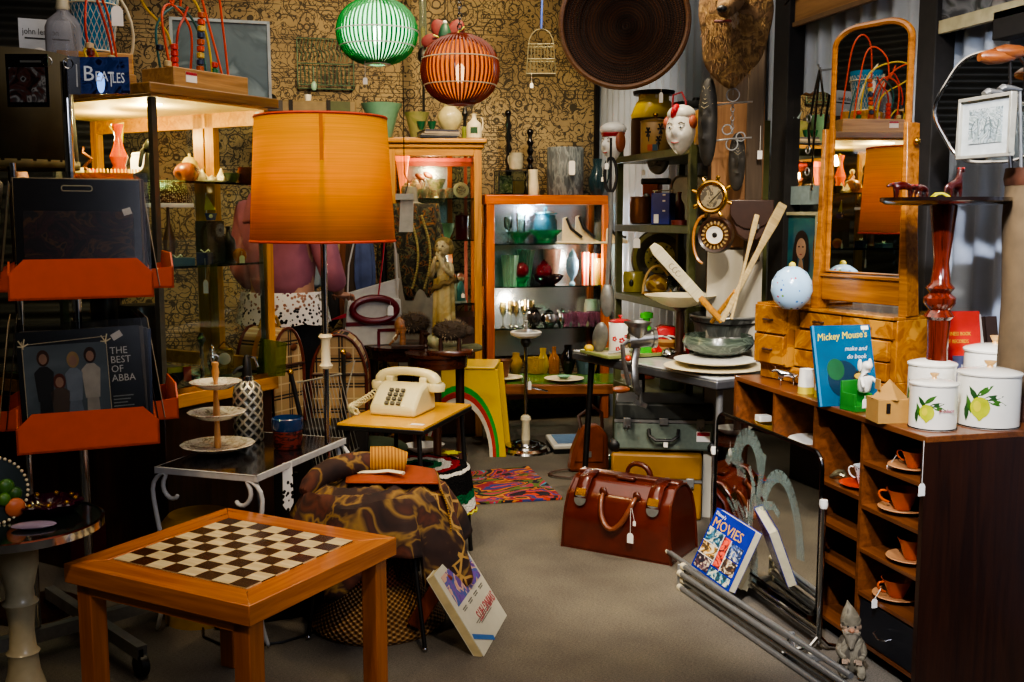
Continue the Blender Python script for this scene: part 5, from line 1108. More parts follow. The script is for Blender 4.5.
cb('tumbler','orange_vase','orange and white swirled glass vase on the middle glass shelf','vase',585,zs[1],9,32,stripes(['c83a14','c83a14','e8d0b8'],0,40),dy=.12); cb('tumbler','orange_vase','orange and pale blue glass vase, right of the other orange one','vase',594,zs[1],9,30,stripes(['c24a14','a8c8d0','d86a2a'],0,45),dy=.16)
am=gem('d9b95a',.35)
for i,(px,dy) in enumerate(((600,.08),(604,.2),(608,.12))): cb('tumbler','amber_tumbler','gold tinted glass tumbler in a group at the right of the middle glass shelf','glass',px-2,zs[1],9,26-i*3,am,dy=dy,group='amber tumblers on the middle glass shelf')
cb('bowl','figurine_dish','small pink and cream figurine dish at the back of the middle shelf','dish',552,zs[1],18,34,mat('c99a8a',.4),dy=.27)
# shelf 3
for i,(px,dy) in enumerate(((503,.08),(511,.14),(516,.08),(524,.16),(531,.1))): cb('goblet','wine_glass','clear stemmed wine glass with gold rim in the row on the bottom glass shelf','glass',px,zs[2],8,26,glass('f4ecd0',.92,.9),dy=dy,group='stemmed wine glasses on the bottom glass shelf')
cb('ball','dark_decanter','dark smoked glass decanter on the bottom glass shelf','decanter',534,zs[2],15,18,gem('2a2622',.8),dy=.08,lid=gem('2a2622',.8))
for i,(px,w) in enumerate(((549,18),(562,14))): cb('teapot','silver_teapot',['larger silver plated teapot on the bottom glass shelf','smaller silver plated teapot beside the larger one'][i],'teapot',px,zs[2],w,18,chrome,dy=.1,handle=.7,spout=-1)
pk=gem('b87aa0',.45)
for i,(px,dy) in enumerate(((566,.08),(575,.16),(583,.08),(592,.14),(600,.1))): cb('cup','pink_glass','pink tinted small glass bowl in the cluster on the bottom glass shelf','glass',px,zs[2],12,13,pk,dy=dy,flute=.04,group='pink glass bowls on the bottom glass shelf')
cb('jar','white_canister','small white box shaped jar at the back of the bottom glass shelf','jar',590,zs[2],12,24,white,dy=.25)
# bench things
def bb(kind,nm,lab,cat,px,py,w,h,mt,**k):
    e=dep(ZN2,py); return pot(kind,nm,lab,cat,px,ZN2,e if 0<e<6.5 else 6.5,w*.85,h*.8,mt,**k)
dB=dep(ZN2,362)
pl1=P(504,ZN2,6.25); one(M().lathe([(.05,0),(.1,.012),(.115,.018),(.1,.016),(0,.01)],n=36),'cream_plate','round cream plate at the left of bench under brown pot','plate',cream,loc=pl1); pl2=P(564,ZN2,6.2); one(M().lathe([(.05,0),(.1,.012),(.12,.018),(.1,.016),(0,.01)],n=36),'cream_plate','round cream plate in the middle of bench with small green dish','plate',cream,loc=pl2)
one(M().lathe([(.02,0),(.045,.012),(.04,.012),(0,.005)],n=24),'green_dish','small mint green dish lying on the middle cream plate','dish',mat('7fc0a0',.3),loc=pl2+Vector((0,0,.019)))
pot('flared','pottery_cup','brown pottery cup with black leaf feet on the left cream plate','cup',503,0,6.25,18,17,mat('7a4a30',.5,var=.4),loc=pl1+Vector((0,0,.019)))
bb('bottle','amber_vase','amber brown pointed glass vase on the bench','vase',554,357,13,34,gem('b8741a',.7)); bb('vase','dark_vase','black glass vase behind the amber one on the bench','vase',568,352,18,36,gem('0e0c0e',.9)); bb('pot','yellow_bowl','yellow glass bowl behind the smoking stand on the bench','bowl',536,358,24,20,gem('c9a82a',.6)); bb('jug','yellow_jug','tall yellow green jug behind the smoking stand','jug',543,353,15,32,gem('c8b040',.7),handle=.5)
bb('cup','amber_cup','small amber glass cup at the right end of bench','cup',592,367,13,13,gem('c99a1a',.6)); bb('tumbler','blue_tumbler','blue grey metal tumbler row at the right of bench','tumbler',586,354,26,20,mat('5a6e86',.3,.5)); bb('vase','ochre_pot','ochre pot at the left of bench behind the cream plate','pot',516,352,16,26,mat('a8842a',.4))
# on top of the orange cabinet
def ct(kind,nm,lab,cat,px,w,h,mt,dy=.15,**k): return cb(kind,nm,lab,cat,px,ztop,w,h,mt,dy=dy,**k)
gpot=pat(['2c3236','585f64','7a8284','484f54'],30,'n',.6,'LINEAR',(1,1,.3),.8,.5)
ct('can','stone_planter','large speckled grey pottery planter on the orange cabinet','planter',565,36,47,gpot,sy=.8); v=YW(571,168,YC+.02); one(M().prism(rr_(.04,.09,.012,-.02,-.045),-.002,.002),'paper_tag','cream paper tag hanging on the front of the grey planter','tag',tagm,loc=v+Vector((0,-.02,0)),rz=fz(571))
ct('jug','ceramic_jug','glossy blue green ceramic jug right of the grey planter','jug',597,18,36,gem('2a4650',.95),handle=.7,tg=.6)
ct('pitcher','cream_pitcher','slim cream pitcher left of the grey planter','pitcher',533,12,25,cream,handle=-.4,dy=.08)
t=T('shadow_box','dark metal framed glass box with small pictures at the left of the cabinet top','box',YW(511,195,YC+.1)*1.0,0); t.location.z=ztop
m=M(); w_,h_,q_=.19,.155,.12
for x in(-w_/2,w_/2):
    for y in(-q_/2,q_/2): m.box((x,y,h_/2),(.006,.006,h_))
for z in(.003,h_-.003):
    for y in(-q_/2,q_/2): m.box((0,y,z),(w_,.006,.006))
    for x in(-w_/2,w_/2): m.box((x,0,z),(.006,q_,.006))
m.o('frame',black,t); M().box((0,0,h_/2),(w_-.01,q_-.01,h_-.012)).o('glass',clear,t); M().box((-.03,.03,.07),(.09,.006,.11)).o('small_picture',pat(['2a3a1c','5a6a3a','8a8a6a'],30,'n',.5),t); M().box((.05,0,.05),(.06,.05,.08)).o('small_carton',mat('a88a50'),t)
cb('pot','grey_crock','round grey cream lidded crock standing on the glass box','crock',516,ztop+.158,14,17,mat('a5a08a',.4),dy=.1,handle=-.4)
for i,(px,h_) in enumerate(((508,52),(530,54))):
    v=YW(px,215,YC+.26); d=v.x*sin(YAW)+v.y*cos(YAW); k=d/F; z0=ztop; t=T('carved_candlestick',['tall twisted black carved candlestick behind the glass box','tall black beaded candlestick left of the grey planter'][i],'candlestick',P(px,z0,d),0)
    h_=(60 if i else 78)
    M().lathe([(5*k,0),(5*k,3*k),(2*k,6*k)]+[((3.6 if j%2 else 1.8)*k,(6+j*(h_-10)/12)*k) for j in range(13)]+[(2.5*k,h_*k),(0,h_*k)],n=14,flute=.15 if not i else 0,nf=3).o('stem',blackgloss,t)
    M().sph((0,0,(h_+2)*k),3.4*k).o('finial',blackgloss,t)
# ================= CENTRE OAK CABINET =================
d=6.25; k=d/F; z1=zat(137,d); a=P(389,0,d); b=P(482,0,d+.05); v=b-a; W=v.length; az_=math.atan2(v.y,v.x); DC=.42
t=T('oak_cabinet','tall oak glass fronted display cabinet against the wallpaper with pastel china inside','cabinet',a,az_)
M().box((W/2,DC/2,z1-.02),(W+.06,DC+.05,.03)).o('cornice',oakx,t,bev=.008); M().box((W/2,DC/2,z1-.05),(W+.03,DC+.02,.03)).o('cornice_moulding',oakx,t,bev=.01)
pk_=mat('b5564a',.5)
for x in(.0225,W-.0225):
    M().box((x,.02,z1/2-.03),(.045,.04,z1-.07)).o('front_post',oak,t,bev=.004); M().box((x,DC-.02,z1/2-.03),(.045,.04,z1-.07)).o('back_post',orwood,t,bev=.003)
M().box((W/2,.015,z1-.085),(W-.09,.03,.045)).o('top_rail',oakx,t,bev=.003)
M().box((W/2,.3,z1-.13),(W-.09,.04,.05)).o('inner_rail',pk_,t)
M().box((W*.68,DC-.02,z1/2+.3),(.03,.03,z1-.7)).o('mullion',orwood,t)
M().box((W*.86,DC-.02,z1/2+.3),(.02,.03,z1-.7)).o('mullion',pk_,t)
M().box((W*.4,DC-.006,(z1+.75)/2),(W*.55,.006,z1-.95)).o('mirror_back',mb,t)
M().box((W/2,DC/2,.38),(W-.05,DC-.03,.72)).o('base_cupboard',dkwood,t)
M().box((W/2,.006,(z1+.75)/2-.04),(W-.09,.004,z1-.95)).o('front_glass',clear,t,smooth=False)
zc=[zat(198,d),zat(240,d),zat(304,d)]
for z in zc: M().box((W/2,DC/2+.0,z-.004),(W-.06,DC-.06,.008)).o('glass_shelf',glass('c0d8d0',.85,.8),t,smooth=False)
def cc(kind,nm,lab,cat,px,z,w,h,mt,dy=.12,**k_): return pot(kind,nm,lab,cat,px,z,d+dy,w,h,mt,**k_)
cor=N('coral_lamp'); cor.col('e8602c'); cor.pr(.5); cor.b.inputs['Emission Color'].default_value=lin('ff7a3a'); cor.b.inputs['Emission Strength'].default_value=1.2; cor=cor.m
cc('fluted','coral_lamp','glowing coral orange ruffled lamp at the left of the oak cabinet top shelf','lamp',403,zc[0],13,42,cor,.12,flute=.12,nf=8)
flo=pat(['e8dcc8','e0c8b0','c97a5a','e8dcc8','8a9a5a','e8e0d0'],45,'n',.3,'CONSTANT',(1,1,1),0,2,.3)
for i,(px,kd,w,h,sp_) in enumerate(((407,'teapot',12,17,1),(415,'teapot',13,20,1),(424,'cup',10,9,0),(432,'cup',9,8,0),(441,'cup',9,9,0),(449,'mug',8,10,0))):
    cc(kd,'floral_teapot' if sp_ else 'floral_cup',['small floral teapot furthest left in the oak cabinet','larger floral teapot second from left in the oak cabinet','floral teacup under the green bowl, nearest the teapots','second floral teacup right of the teapots','third floral teacup right of the teapots','small floral mug beside the upright plate'][i],'teapot' if sp_ else 'cup',px,zc[0],w,h,flo,.1 if i%2 else .06,handle=.6,spout=sp_ or None)
cc('fluted','floral_bowl','cream and green floral bowl behind the teacups in the oak cabinet','bowl',436,zc[0]+.0,20,19,pat(['d8dcc0','8aa86a','d8dcc0','e8e0d0'],40,'n',.3),.24)
p=P(461,zc[0],d+.1); t=T('floral_plate','floral plate standing upright at the right of oak cabinet top shelf','plate',p,fz(461)); r=8*k; M().lathe([(r,0),(r*.95,.006),(r*.6,.003),(0,.003)],n=32,c=(0,0,r),rot=(PI/2-.15,0,0)).o('rim',cream,t); M().lathe([(r*.6,.004),(0,.006)],n=24,c=(0,0,r),rot=(PI/2-.15,0,0)).o('centre',pat(['5a4a3a','c9b898','7a5a4a'],60,'n',.3),t)
p=P(420,zc[0]+.13,d+.2)
one(M().sph((0,0,0),(.035,.02,.018),rot=(0,.5,0)).sph((.05,0,.01),(.035,.02,.018),rot=(0,.5,0)).tube([(0,.0,0),(.0,.0,-.13)],.006,6),'ceramic_bird_pair','pair of small brown ceramic birds on a stem above the teapots','figurine',mat('7a4a36',.4),loc=p)
cc('bowl','leaf_bowl','pale green bowl tipped behind the child statue on the second shelf','bowl',445,zc[1],19,16,mat('9ab08a',.4),.2); cc('can','red_tin','dark red tin with white band on the second shelf of oak cabinet','tin',462,zc[1],13,23,mat('7a0f1c',.35),.1,lid=mat('7a0f1c',.35)); cc('cup','pale_cup','small pale green cup on the second shelf of the oak cabinet','cup',434,zc[1],10,12,mat('a8b890',.4),.1)
cc('jug','green_glass_jug','green glass jug lying dark behind the child statue on the bottom glass shelf','jug',425,zc[2],20,24,gem('1c7a3a',.7),.15,handle=.6)
p=P(457,zc[2],d+.1); t=T('couple_figurine','small painted ceramic couple figurine on the bottom glass shelf of oak cabinet','figurine',p,fz(457)); s=k
M().lathe([(10*s,0),(10*s,2*s),(0,2*s)],n=20).o('base',white,t)
for q,c in((-1,'d8cdbb'),(1,'4a8a90')): M().lathe([(5*s,2*s),(4*s,12*s),(3*s,19*s),(1.4*s,21*s),(1.4*s,22*s)],n=16,c=(q*4*s,0,0)).o('dress',mat(c,.4),t); M().sph((q*4*s,0,25*s),3.2*s).o('head',mat('d8a88a',.4),t); M().sph((q*4*s,.6*s,26.5*s),3.4*s).o('hair',mat('c86a3a' if q<0 else 'b85a4a',.5),t)
ptag(t,(6*s,-11*s,12*s),drop=.01)
# items on top of oak cabinet
zt2=z1-.003
jad=mat('6fa48c',.35,coat=.3,var=.15)
cc('flared','jade_planter','wide pale green hammered pottery planter beside the orange lampshade','planter',382,zt2,40,35,jad,.22,flute=.015,nf=20)
cc('flared','mottled_planter','mottled olive flared planter on top of the oak cabinet','planter',417,zt2,25,27,pat(['5a6a3a','8a8a5a','6f7a46'],12,'n',.4,'LINEAR'),.25,); 
cc('urn','cream_footed_vase','cream footed vase directly below the orange lantern','vase',450,zt2,25,32,cream,.22) if 0 else cc('vase','cream_footed_vase','cream footed vase directly below the orange lantern','vase',450,zt2+.05,25,28,mat('cfc48e',.35,coat=.2),.22)
for i,px in enumerate((421,432)): cc('cup','green_cup',['small dark green cup, left of two before the mottled planter','small dark green cup, right of two before the mottled planter'][i],'cup',px,zt2+.05,9,8,mat('1f5a3c',.25),.06)
mags=['c9b0a8','2a2c34','8a8478','b8a890','4a4a58']
for i,(px,w,z_) in enumerate(((416,.19,0),(437,.22,0),(437,.22,.012),(438,.21,.024),(437,.2,.036))):
    p=P(px-(6 if i==0 else 0),zt2+z_,d+.14+(.05 if i==0 else 0)); one(M().box((0,0,.006),(w,.28 if i else .12,.011)),'magazine',['pinkish magazine lying at the left on top of oak cabinet','bottom magazine of the pile on top of the oak cabinet','second magazine up in the pile on the oak cabinet','third magazine up in the pile on the oak cabinet','top magazine of the pile on the oak cabinet'][i],'magazine',mat(mags[i],.4,var=.4,vs=12),loc=p,rz=az_+R(3*i))
t=cc('bottle','white_bottle','cream bottle shaped ornament with green label at the right end of oak cabinet top','ornament',474,zt2,15,24,cream,.1,handle=.5,deco=True); M().box((0,-7.6*k,8*k),(7*k,.003,6*k)).o('green_label',mat('1c4a26'),t)
cc('mug','green_beaker','small pale green beaker beside the cream bottle ornament','beaker',466,zt2,8,12,mat('8a9a4a',.4),.15)
# ================= behind: suitcase on top of left back + small white pot =================
p=P(314,zat(113,6.25),6.3); t=T('back_suitcase','worn tan suitcase with dark straps lying on a high rack behind the orange lampshade','suitcase',p,fz(314)); k5=6.3/F
M().box((0,.1,6*k5),(82*k5,.3,12*k5)).o('body',mat('7a6a4a',.6,var=.3),t,bev=.01)
for x in(-22,14): M().box((x*k5,-.052,6*k5),(4*k5,.008,13*k5)).o('strap',iron,t)
M().box((25*k5,-.052,6*k5),(20*k5,.006,11*k5)).o('patch',mat('3f4a2a',.6),t)
zz=p.z
t=T('tall_shelf_rack','tall dark shelf rack behind the orange lampshade holding clothes and small goods','shelf unit',(p.x,p.y,0),fz(314)); 
for x in(-.28,.28):
    for y in(-.02,.25): M().box((x,y,zz/2),(.03,.03,zz)).o('post',iron,t)
for z in(zz-.012,.98,.62,.2): M().box((0,.115,z-.006),(.6,.32,.02)).o('shelf',iron,t)
k5=6.0/F
pot('tumbler','tiny_white_pot','tiny white pot standing on the high tan suitcase','pot',308,zz+12*k5,6.3,7,7,white)
one(M().sph((0,0,.02),(.05,.05,.03)),'dark_hat','small dark cap lying at the edge behind the left cabinet top','hat',black,loc=P(268,zz+.06,6.2))
one(M().box((0,0,.03),(.16,.2,.06)),'dark_carton','low dark carton behind the left cabinet top','carton',mat('2a231c'),loc=P(268,zz+.0,6.2)-Vector((0,0,.0)))
for px,z,w,h,c,lab in ((305,.98,17,13,'7a9a6a','green rolled cloth on the dark rack shelf behind the lamp pole'),(322,.98,16,13,'6a8a9a','blue grey rolled cloth on the dark rack shelf behind the lamp pole'),(308,.92,18,9,'b0603a','x'),):
    if lab!='x': one(M().sph((0,0,h*.5*k5),(w*.5*k5,.08,h*.5*k5)),'rolled_cloth',lab,'cloth',mat(c,.8),loc=P(px,z,6.2))
for i,(px,c) in enumerate(((306,'b8563a'),(328,'d8862a'))): one(M().sph((0,0,5*k5),(11*k5,.09,5*k5)),'rolled_cloth',['rust red rolled cloth on the front edge of the dark rack shelf','orange rolled cloth on the front edge of the dark rack shelf'][i],'cloth',mat(c,.8),loc=P(px,.98,6.1))
for i,(px,c,y0_,y1_,w) in enumerate(((313,'8a9aa6',243,292,22),(365,'4a5a8a',243,300,20),(333,'1c1a1c',243,330,16),(345,'6a3a1c',245,330,10),(300,'2a3a5a',243,285,16),(352,'3a2c20',243,320,12))):
    p=P(px,zat(y1_,5.8),5.8); L_=zat(y0_-18,5.8)-p.z
    t=T('hanging_garment',['pale blue grey garment hanging behind the lamp pole','purple blue furry scarf hanging beside the white handbag','long black garment hanging right of the lamp pole','rust brown scarf hanging between the black garment and handbag','navy cloth hanging left of the lamp pole','dark brown garment hanging behind the white handbag strap'][i],'garment',p,fz(px))
    M().lathe([(w*.5*k5,0),(w*.52*k5,L_*.5),(w*.35*k5,L_*.9),(w*.1*k5,L_)],n=28,flute=.14,nf=7,sy=.5).o('cloth',mat(c,.9,var=.5,vs=12),t,sub=1)
    M().tube([(0,0,L_),(0,0,L_+.06),(.02,0,L_+.08),(.03,0,L_+.06)],.003,5).o('hanger_hook',steel,t)
p0=P(300,zat(222,5.8),5.8); p1=P(372,zat(222,5.8),5.8); v=p1-p0
t=T('clothes_rail','metal clothes rail standing behind the orange floor lamp','clothes rail',(p0.x,p0.y,0),math.atan2(v.y,v.x)); Lr=v.length; M().cyl((-.06,0,p0.z),(Lr+.06,0,p0.z),.012,10).o('rail',steel,t)
for x in(-.06,Lr+.06): M().cyl((x,0,0),(x,0,p0.z),.012,10).o('upright',iron,t); M().cyl((x,-.2,.012),(x,.2,.012),.012,8).o('foot',iron,t)
# ================= person in pink =================
p=P(283,0,4.9); t=T('person','person in pink hooded top with white lace hem and black trousers behind floor lamp','person',p,fz(283)+R(150))
bd_=[(0,0,.93,.13,.11),(0,0,1.12,.12,.09),(0,0,1.33,.15,.1),(0,0,1.42,.07,.06),(0,0,1.49,.05,.05),(0,-.01,1.56,.075,.085),(0,-.01,1.66,.075,.09),
 (-.17,0,1.36,.055),(-.24,-.02,1.1,.042),(-.2,-.18,.98,.032),(.17,0,1.36,.055),(.24,-.02,1.1,.042),(.2,-.18,.98,.032),
 (-.09,0,.84,.085),(-.1,0,.48,.058),(-.1,.0,.1,.042),(-.1,-.13,.045,.035),(.09,0,.84,.085),(.1,0,.48,.058),(.1,0,.1,.042),(.1,-.13,.045,.035)]
E_=chain(0,1,2,3,4,5,6)+[(2,7),(7,8),(8,9),(2,10),(10,11),(11,12),(0,13),(13,14),(14,15),(15,16),(0,17),(17,18),(18,19),(19,20)]
sk2=mat('b98a70',.6,var=.1)
skin('body',bd_,E_,sk2,t,2)
pinkm=mat('a8687e',.85,var=.3,vs=10,bump=.3)
tp_=[(x[0],x[1],x[2],x[3]*1.32,(x[4] if len(x)>4 else x[3])*1.45) for x in (bd_[0],bd_[1],bd_[2],bd_[3],bd_[7],bd_[8],(-.215,-.12,1.01,.042),bd_[10],bd_[11],(.215,-.12,1.01,.042))]
skin('hooded_top',tp_,chain(0,1,2,3)+[(2,4),(4,5),(5,6),(2,7),(7,8),(8,9)],pinkm,t,2)
M().grid(lambda u,v:((.1+.04*v)*sin(u*2*PI)*1.1,.05+(.1)*cos(u*2*PI)*.6+.02,1.44-.14*v+.02*cos(u*2*PI)),24,6,True).o('hood',pinkm,t,solid=.02,sub=1)
la=N('lace'); vo=la.vor(55); tr_=la.new('BsdfTransparent'); mx=la.new('MixShader'); la.col('e8e6e0'); la.pr(.8); la.l(la.math('LESS_THAN',vo.outputs['Distance'],.4),mx.inputs[0]); la.l(la.b.outputs[0],mx.inputs[1]); la.l(tr_.outputs[0],mx.inputs[2]); la.l(mx.outputs[0],la.n['Material Output'].inputs[0])
M().grid(lambda u,v:((.195+.03*v)*sin(u*2*PI),(.175+.03*v)*cos(u*2*PI),1.0-.14*v-.012*abs(sin(u*22))*v),66,6,True).o('lace_hem',la.m,t)
tr2=[(0,0,.9,.125,.11),(-.09,0,.84,.1),(-.1,0,.48,.075),(-.1,.0,.09,.062),(.09,0,.84,.1),(.1,0,.48,.075),(.1,0,.09,.062)]
skin('trousers',tr2,[(0,1),(1,2),(2,3),(0,4),(4,5),(5,6)],mat('15171c',.8),t,2)
for s in(-1,1): M().sph((s*.1,-.06,.045),(.05,.13,.045)).o('shoe',black,t)
M().sph((0,.012,1.645),(.098,.108,.115),20,14).sph((0,.06,1.52),(.08,.05,.12)).o('hair',mat('3a2416',.7,var=.4,vs=50),t)
for s in(-1,1):
    M().sph((s*.03,-.093,1.625),(.012,.008,.008),8,6).o('eye',white,t); M().sph((s*.088,-.0,1.615),(.012,.02,.03),8,6).o('ear',sk2,t)
    m=M(); hx,hy,hz=s*.19,-.2,.965
    m.sph((hx,hy-.03,hz),(.036,.045,.016),12,8)
    for f_ in range(4): m.tube([(hx+(f_-1.5)*.017,hy-.06,hz),(hx+(f_-1.5)*.018,hy-.1+abs(f_-1.5)*.008,hz-.006),(hx+(f_-1.5)*.018,hy-.12+abs(f_-1.5)*.012,hz-.028)],.008,6)
    m.tube([(hx-s*.03,hy-.01,hz),(hx-s*.055,hy-.04,hz-.005),(hx-s*.058,hy-.06,hz-.02)],.009,6); m.o('hand',sk2,t)
M().sph((0,-.105,1.6),(.012,.018,.02),8,6).o('nose',sk2,t); M().tube([(-.02,-.098,1.565),(0,-.104,1.563),(.02,-.098,1.565)],.005,6).o('mouth',mat('9a4a48'),t)
# ================= HANGING LANTERNS =================
def lantern(name,lab,px,py,d,rpx,rz_px,ribs,mt,inner,em,chain_top,dark,light,tagx=None,chainm=True):
    p=D(px,py,d); k=d/F; t=T(name,lab,'pendant lamp',p,fz(px)); r=rpx*k; h=rz_px*k
    m=M(); t0=.28
    for i in range(ribs):
        a=2*PI*i/ribs; pts=[]
        for j in range(13):
            th_=t0+(PI-2*t0)*j/12; pts.append((r*sin(th_)**.85*cos(a),r*sin(th_)**.85*sin(a),h*cos(th_)*1.04))
        m.tube(pts,r*.028,5,flat=1)
    m.o('cane_ribs',mt,t)
    for zz_ in(-.45,.0 if not chainm else .3):
        th_=math.acos(zz_); M().tube([(r*1.02*sin(th_)**.85*cos(a*PI/20),r*1.02*sin(th_)**.85*sin(a*PI/20),h*zz_*1.04) for a in range(40)],r*.018,6,True).o('binding_hoop',light,t)
    for s in(-1,1): M().lathe([(r*.34,s*h*1.0),(r*.34,s*h*1.05),(r*.2,s*h*1.05),(r*.2,s*h*1.0),(r*.34,s*h*1.0)],n=28,cap=False).o('end_ring',light if chainm==False else dark,t)
    M().sph((0,0,0),(r*.9,r*.9,h*.9),24,16).o('inner_liner',inner,t)
    M().sph((0,0,-h*.1),(r*.14,r*.14,h*.3),14,10).o('bulb',em,t)
    top=ZC-p.z
    if chainm:
        m=M(); n=int((top-h)/(.022))
        for i in range(n):
            z=h*1.05+.011+i*.022; m.tube([( (.009*cos(a*PI/3) if i%2 else 0),(0 if i%2 else .009*cos(a*PI/3)),z+.016*sin(a*PI/3)) for a in range(6)],.0028,4,True)
        m.o('chain',chrome,t)
    else: M().cyl((0,0,h),(0,0,top),.004,6).o('cord',white,t)
    if tagx: ptag(t,(tagx*k,-r*.3,-h*.9),drop=18*k,w=.02,h=.03)
    return t
def liner(c,op,em=0):
    a=N('liner_'+c); a.col(c); a.pr(.6); a.b.inputs['Emission Color'].default_value=lin(c); a.b.inputs['Emission Strength'].default_value=em
    tr=a.new('BsdfTransparent'); mx=a.new('MixShader'); mx.inputs[0].default_value=op; a.l(tr.outputs[0],mx.inputs[1]); a.l(a.b.outputs[0],mx.inputs[2]); a.l(mx.outputs[0],a.n['Material Output'].inputs[0]); return a.m
lantern('green_lantern','glowing green cane globe lantern hanging at top centre',377,32,4.9,39,30,52,mat('12963c',.25,coat=.3),liner('c8ffd8',.75,1.1),emis('f4fff0',14),0,cream,white,-12,False)
lantern('orange_lantern','orange brown cane globe lantern on a chain, right of the green one',460,70,4.6,38,32,48,mat('8f3408',.25,coat=.3,var=.4,vs=8),liner('ff9c3c',.7,.28),emis('ffd8a0',4),0,mat('8a2a14'),cream)
# red flower lamp + bulb
p=D(448,42,5.6); k6=5.6/F; t=T('silk_flower','large dark red artificial flower hanging behind the orange lantern','artificial flower',p,fz(448)); 
for i in range(6):
    a=i*PI/3; M().sph((15*k6*cos(a),0,13*k6*sin(a)),(11*k6,.01,8*k6),12,8,rot=(0,-a,0)).o('petal',mat('5a0810',.7),t)
M().cyl((0,0,0),(16*k6,-.02,14*k6),.004,6).o('stamen',mat('b8c04a'),t); M().cyl((0,0,0),(-14*k6,-.02,6*k6),.004,6).o('stamen',mat('b8c04a'),t)
M().cyl((0,0,0),(0,.0,ZC-p.z),.002,5).o('hanging_wire',iron,t)
p=D(445,34,5.4); t=T('bulb_lamp','small dark green metal lamp hanging in front of the red flower','pendant lamp',p,0); M().lathe([(.03,-.04),(.034,0),(.02,.04),(.01,.05),(0,.05)],n=18).o('shade',mat('2a5a44'),t); M().cyl((0,0,.05),(0,0,ZC-p.z),.002,5).o('cord',black,t); M().sph((0,0,.055),.012).o('cap',white,t)
# tall glass kerosene lamp / pole
p=P(424,zt2,6.5); t=T('tall_stand','tall slender black stand with clear glass tube rising behind the planters','stand',p,0); M().lathe([(.03,0),(.03,.01),(.008,.02),(.008,.45),(.03,.48),(.035,.52),(.01,.56)],n=16).o('stem',black,t); M().lathe([(.022,.55),(.025,.62),(.02,.95),(.02,1.2)],n=18,cap=False).o('glass_tube',gem('8a9a8a',.3),t); M().lathe([(.012,.56),(.014,.66),(0,.68)],n=12).o('wick',mat('c8b43a'),t)
p=P(465,zt2,6.5); one(M().lathe([(.02,0),(.012,.02),(.01,.14),(.02,.16),(.008,.2),(0,.2)],n=14),'dark_candlestick','short dark candlestick under the orange lantern at the back of the oak cabinet top','candlestick',black,loc=p)
# ================= wall hung wire rack, bird cage, basket =================
YW_=YB-.03
a=YW(298,88,YW_); b=YW(353,40,YW_); w_=b.x-a.x; h_=b.z-a.z
t=T('wire_rack','pale green wire rack with curled lettering shapes hanging on the wallpaper','rack',(a.x,YW_,a.z),0); m=M()
wg=mat('5f7f6a',.5,.3)
for z in(0,h_*.5,h_): m.cyl((0,0,z),(w_,0,z),.004,5)
for x in(0,w_): m.cyl((x,0,0),(x,0,h_),.004,5)
for i in range(13):
    x=w_*(i+.7)/14; m.cyl((x,-.03,.02),(x,-.03,h_*.45),.003,4); m.tube([(x,-.01,h_*.55),(x+.01,-.015,h_*.7),(x-.01,-.015,h_*.8),(x+.006,-.01,h_)],.003,4)
m.cyl((0,-.03,.02),(w_,-.03,.02),.004,5).cyl((0,0,0),(0,-.03,.02),.004,5).cyl((w_,0,0),(w_,-.03,.02),.004,5); m.o('wire_grid',wg,t)
one(M().cyl((0,0,.12),(0,0,.02),.001,5).sph((0,0,0),(.018,.01,.03),12,8),'glass_pendant','pale green pendant hanging on a string below the wire rack','pendant',mat('9fd0b8',.3),loc=YW(314,86,YW_-.06))
p=D(541,75,6.0); k6=6.0/F; t=T('wire_birdcage','rusty wire bird cage hanging from a blue cord against the wallpaper','bird cage',p,fz(541)); m=M(); rw=mat('8a8468',.5,.5)
wc=13*k6; hc=28*k6
for z in(0,hc*.5,hc):
    s_=1.1-.15*z/hc; m.tube([(wc*s_,wc*.7,z),(wc*s_,-wc*.7,z),(-wc*s_,-wc*.7,z),(-wc*s_,wc*.7,z)],.003,4,True)
for i in range(9):
    x=wc*(i-4)/4; 
    for y in(-1,1): m.tube([(x*1.1,y*wc*.7,0),(x*.95,y*wc*.7,hc)],.0022,4)
for i in range(5):
    y=wc*.7*(i-2)/2
    for s in(-1,1): m.tube([(s*wc*1.1,y,0),(s*wc*.95,y,hc)],.0022,4)
m.o('wire_bars',rw,t); M().tube([(-wc*.95,0,hc)]+[(-wc*.95*cos(a*PI/8),0,hc+16*k6*sin(a*PI/8)) for a in range(9)],.003,5).o('handle',rw,t)
M().box((0,0,.003),(wc*2.1,wc*1.4,.006)).o('floor_tray',rw,t); M().cyl((0,0,hc+16*k6),(.02,0,ZC-p.z),.006,6).o('blue_cord',mat('2a4a9a',.7),t); ptag(t,(-9*k6,-wc*.8,0),drop=.05)
# big basket
p=D(624,22,5.3); k6=5.3/F; t=T('woven_basket_tray','very large round dark coiled basket hung facing out near the ceiling','basket',p,fz(624)+R(-6)); Rb=62*k6
bw1=N('coiled_cane'); a_=bw1; co=a_.sep(); ang=a_.math('ARCTAN2',co[2],co[0]); rd=a_.math('SQRT',a_.math('ADD',a_.math('POWER',co[0],2),a_.math('POWER',co[2],2)))
st_=a_.math('SINE',a_.math('MULTIPLY',ang,170)); st2=a_.math('SINE',a_.math('MULTIPLY',rd,2*PI/.0142)); 
h2=a_.math('ADD',a_.math('MULTIPLY',st_,.5),st2); cc_=a_.ramp(a_.math('MULTIPLY_ADD',h2,.3,.5),[(.1,'1c0f08'),(.55,'3d2314'),(.95,'6a4224')])
bands=a_.ramp(a_.math('FRACT',a_.math('MULTIPLY',rd,11)),[(.0,(1.1,1,.9)),(.5,(.6,.55,.5)),(.9,(1.4,1.3,1.1))]); a_.col(a_.mix(1,cc_,bands,'MULTIPLY')); a_.pr(.6); a_.bump(h2,.8,.006)
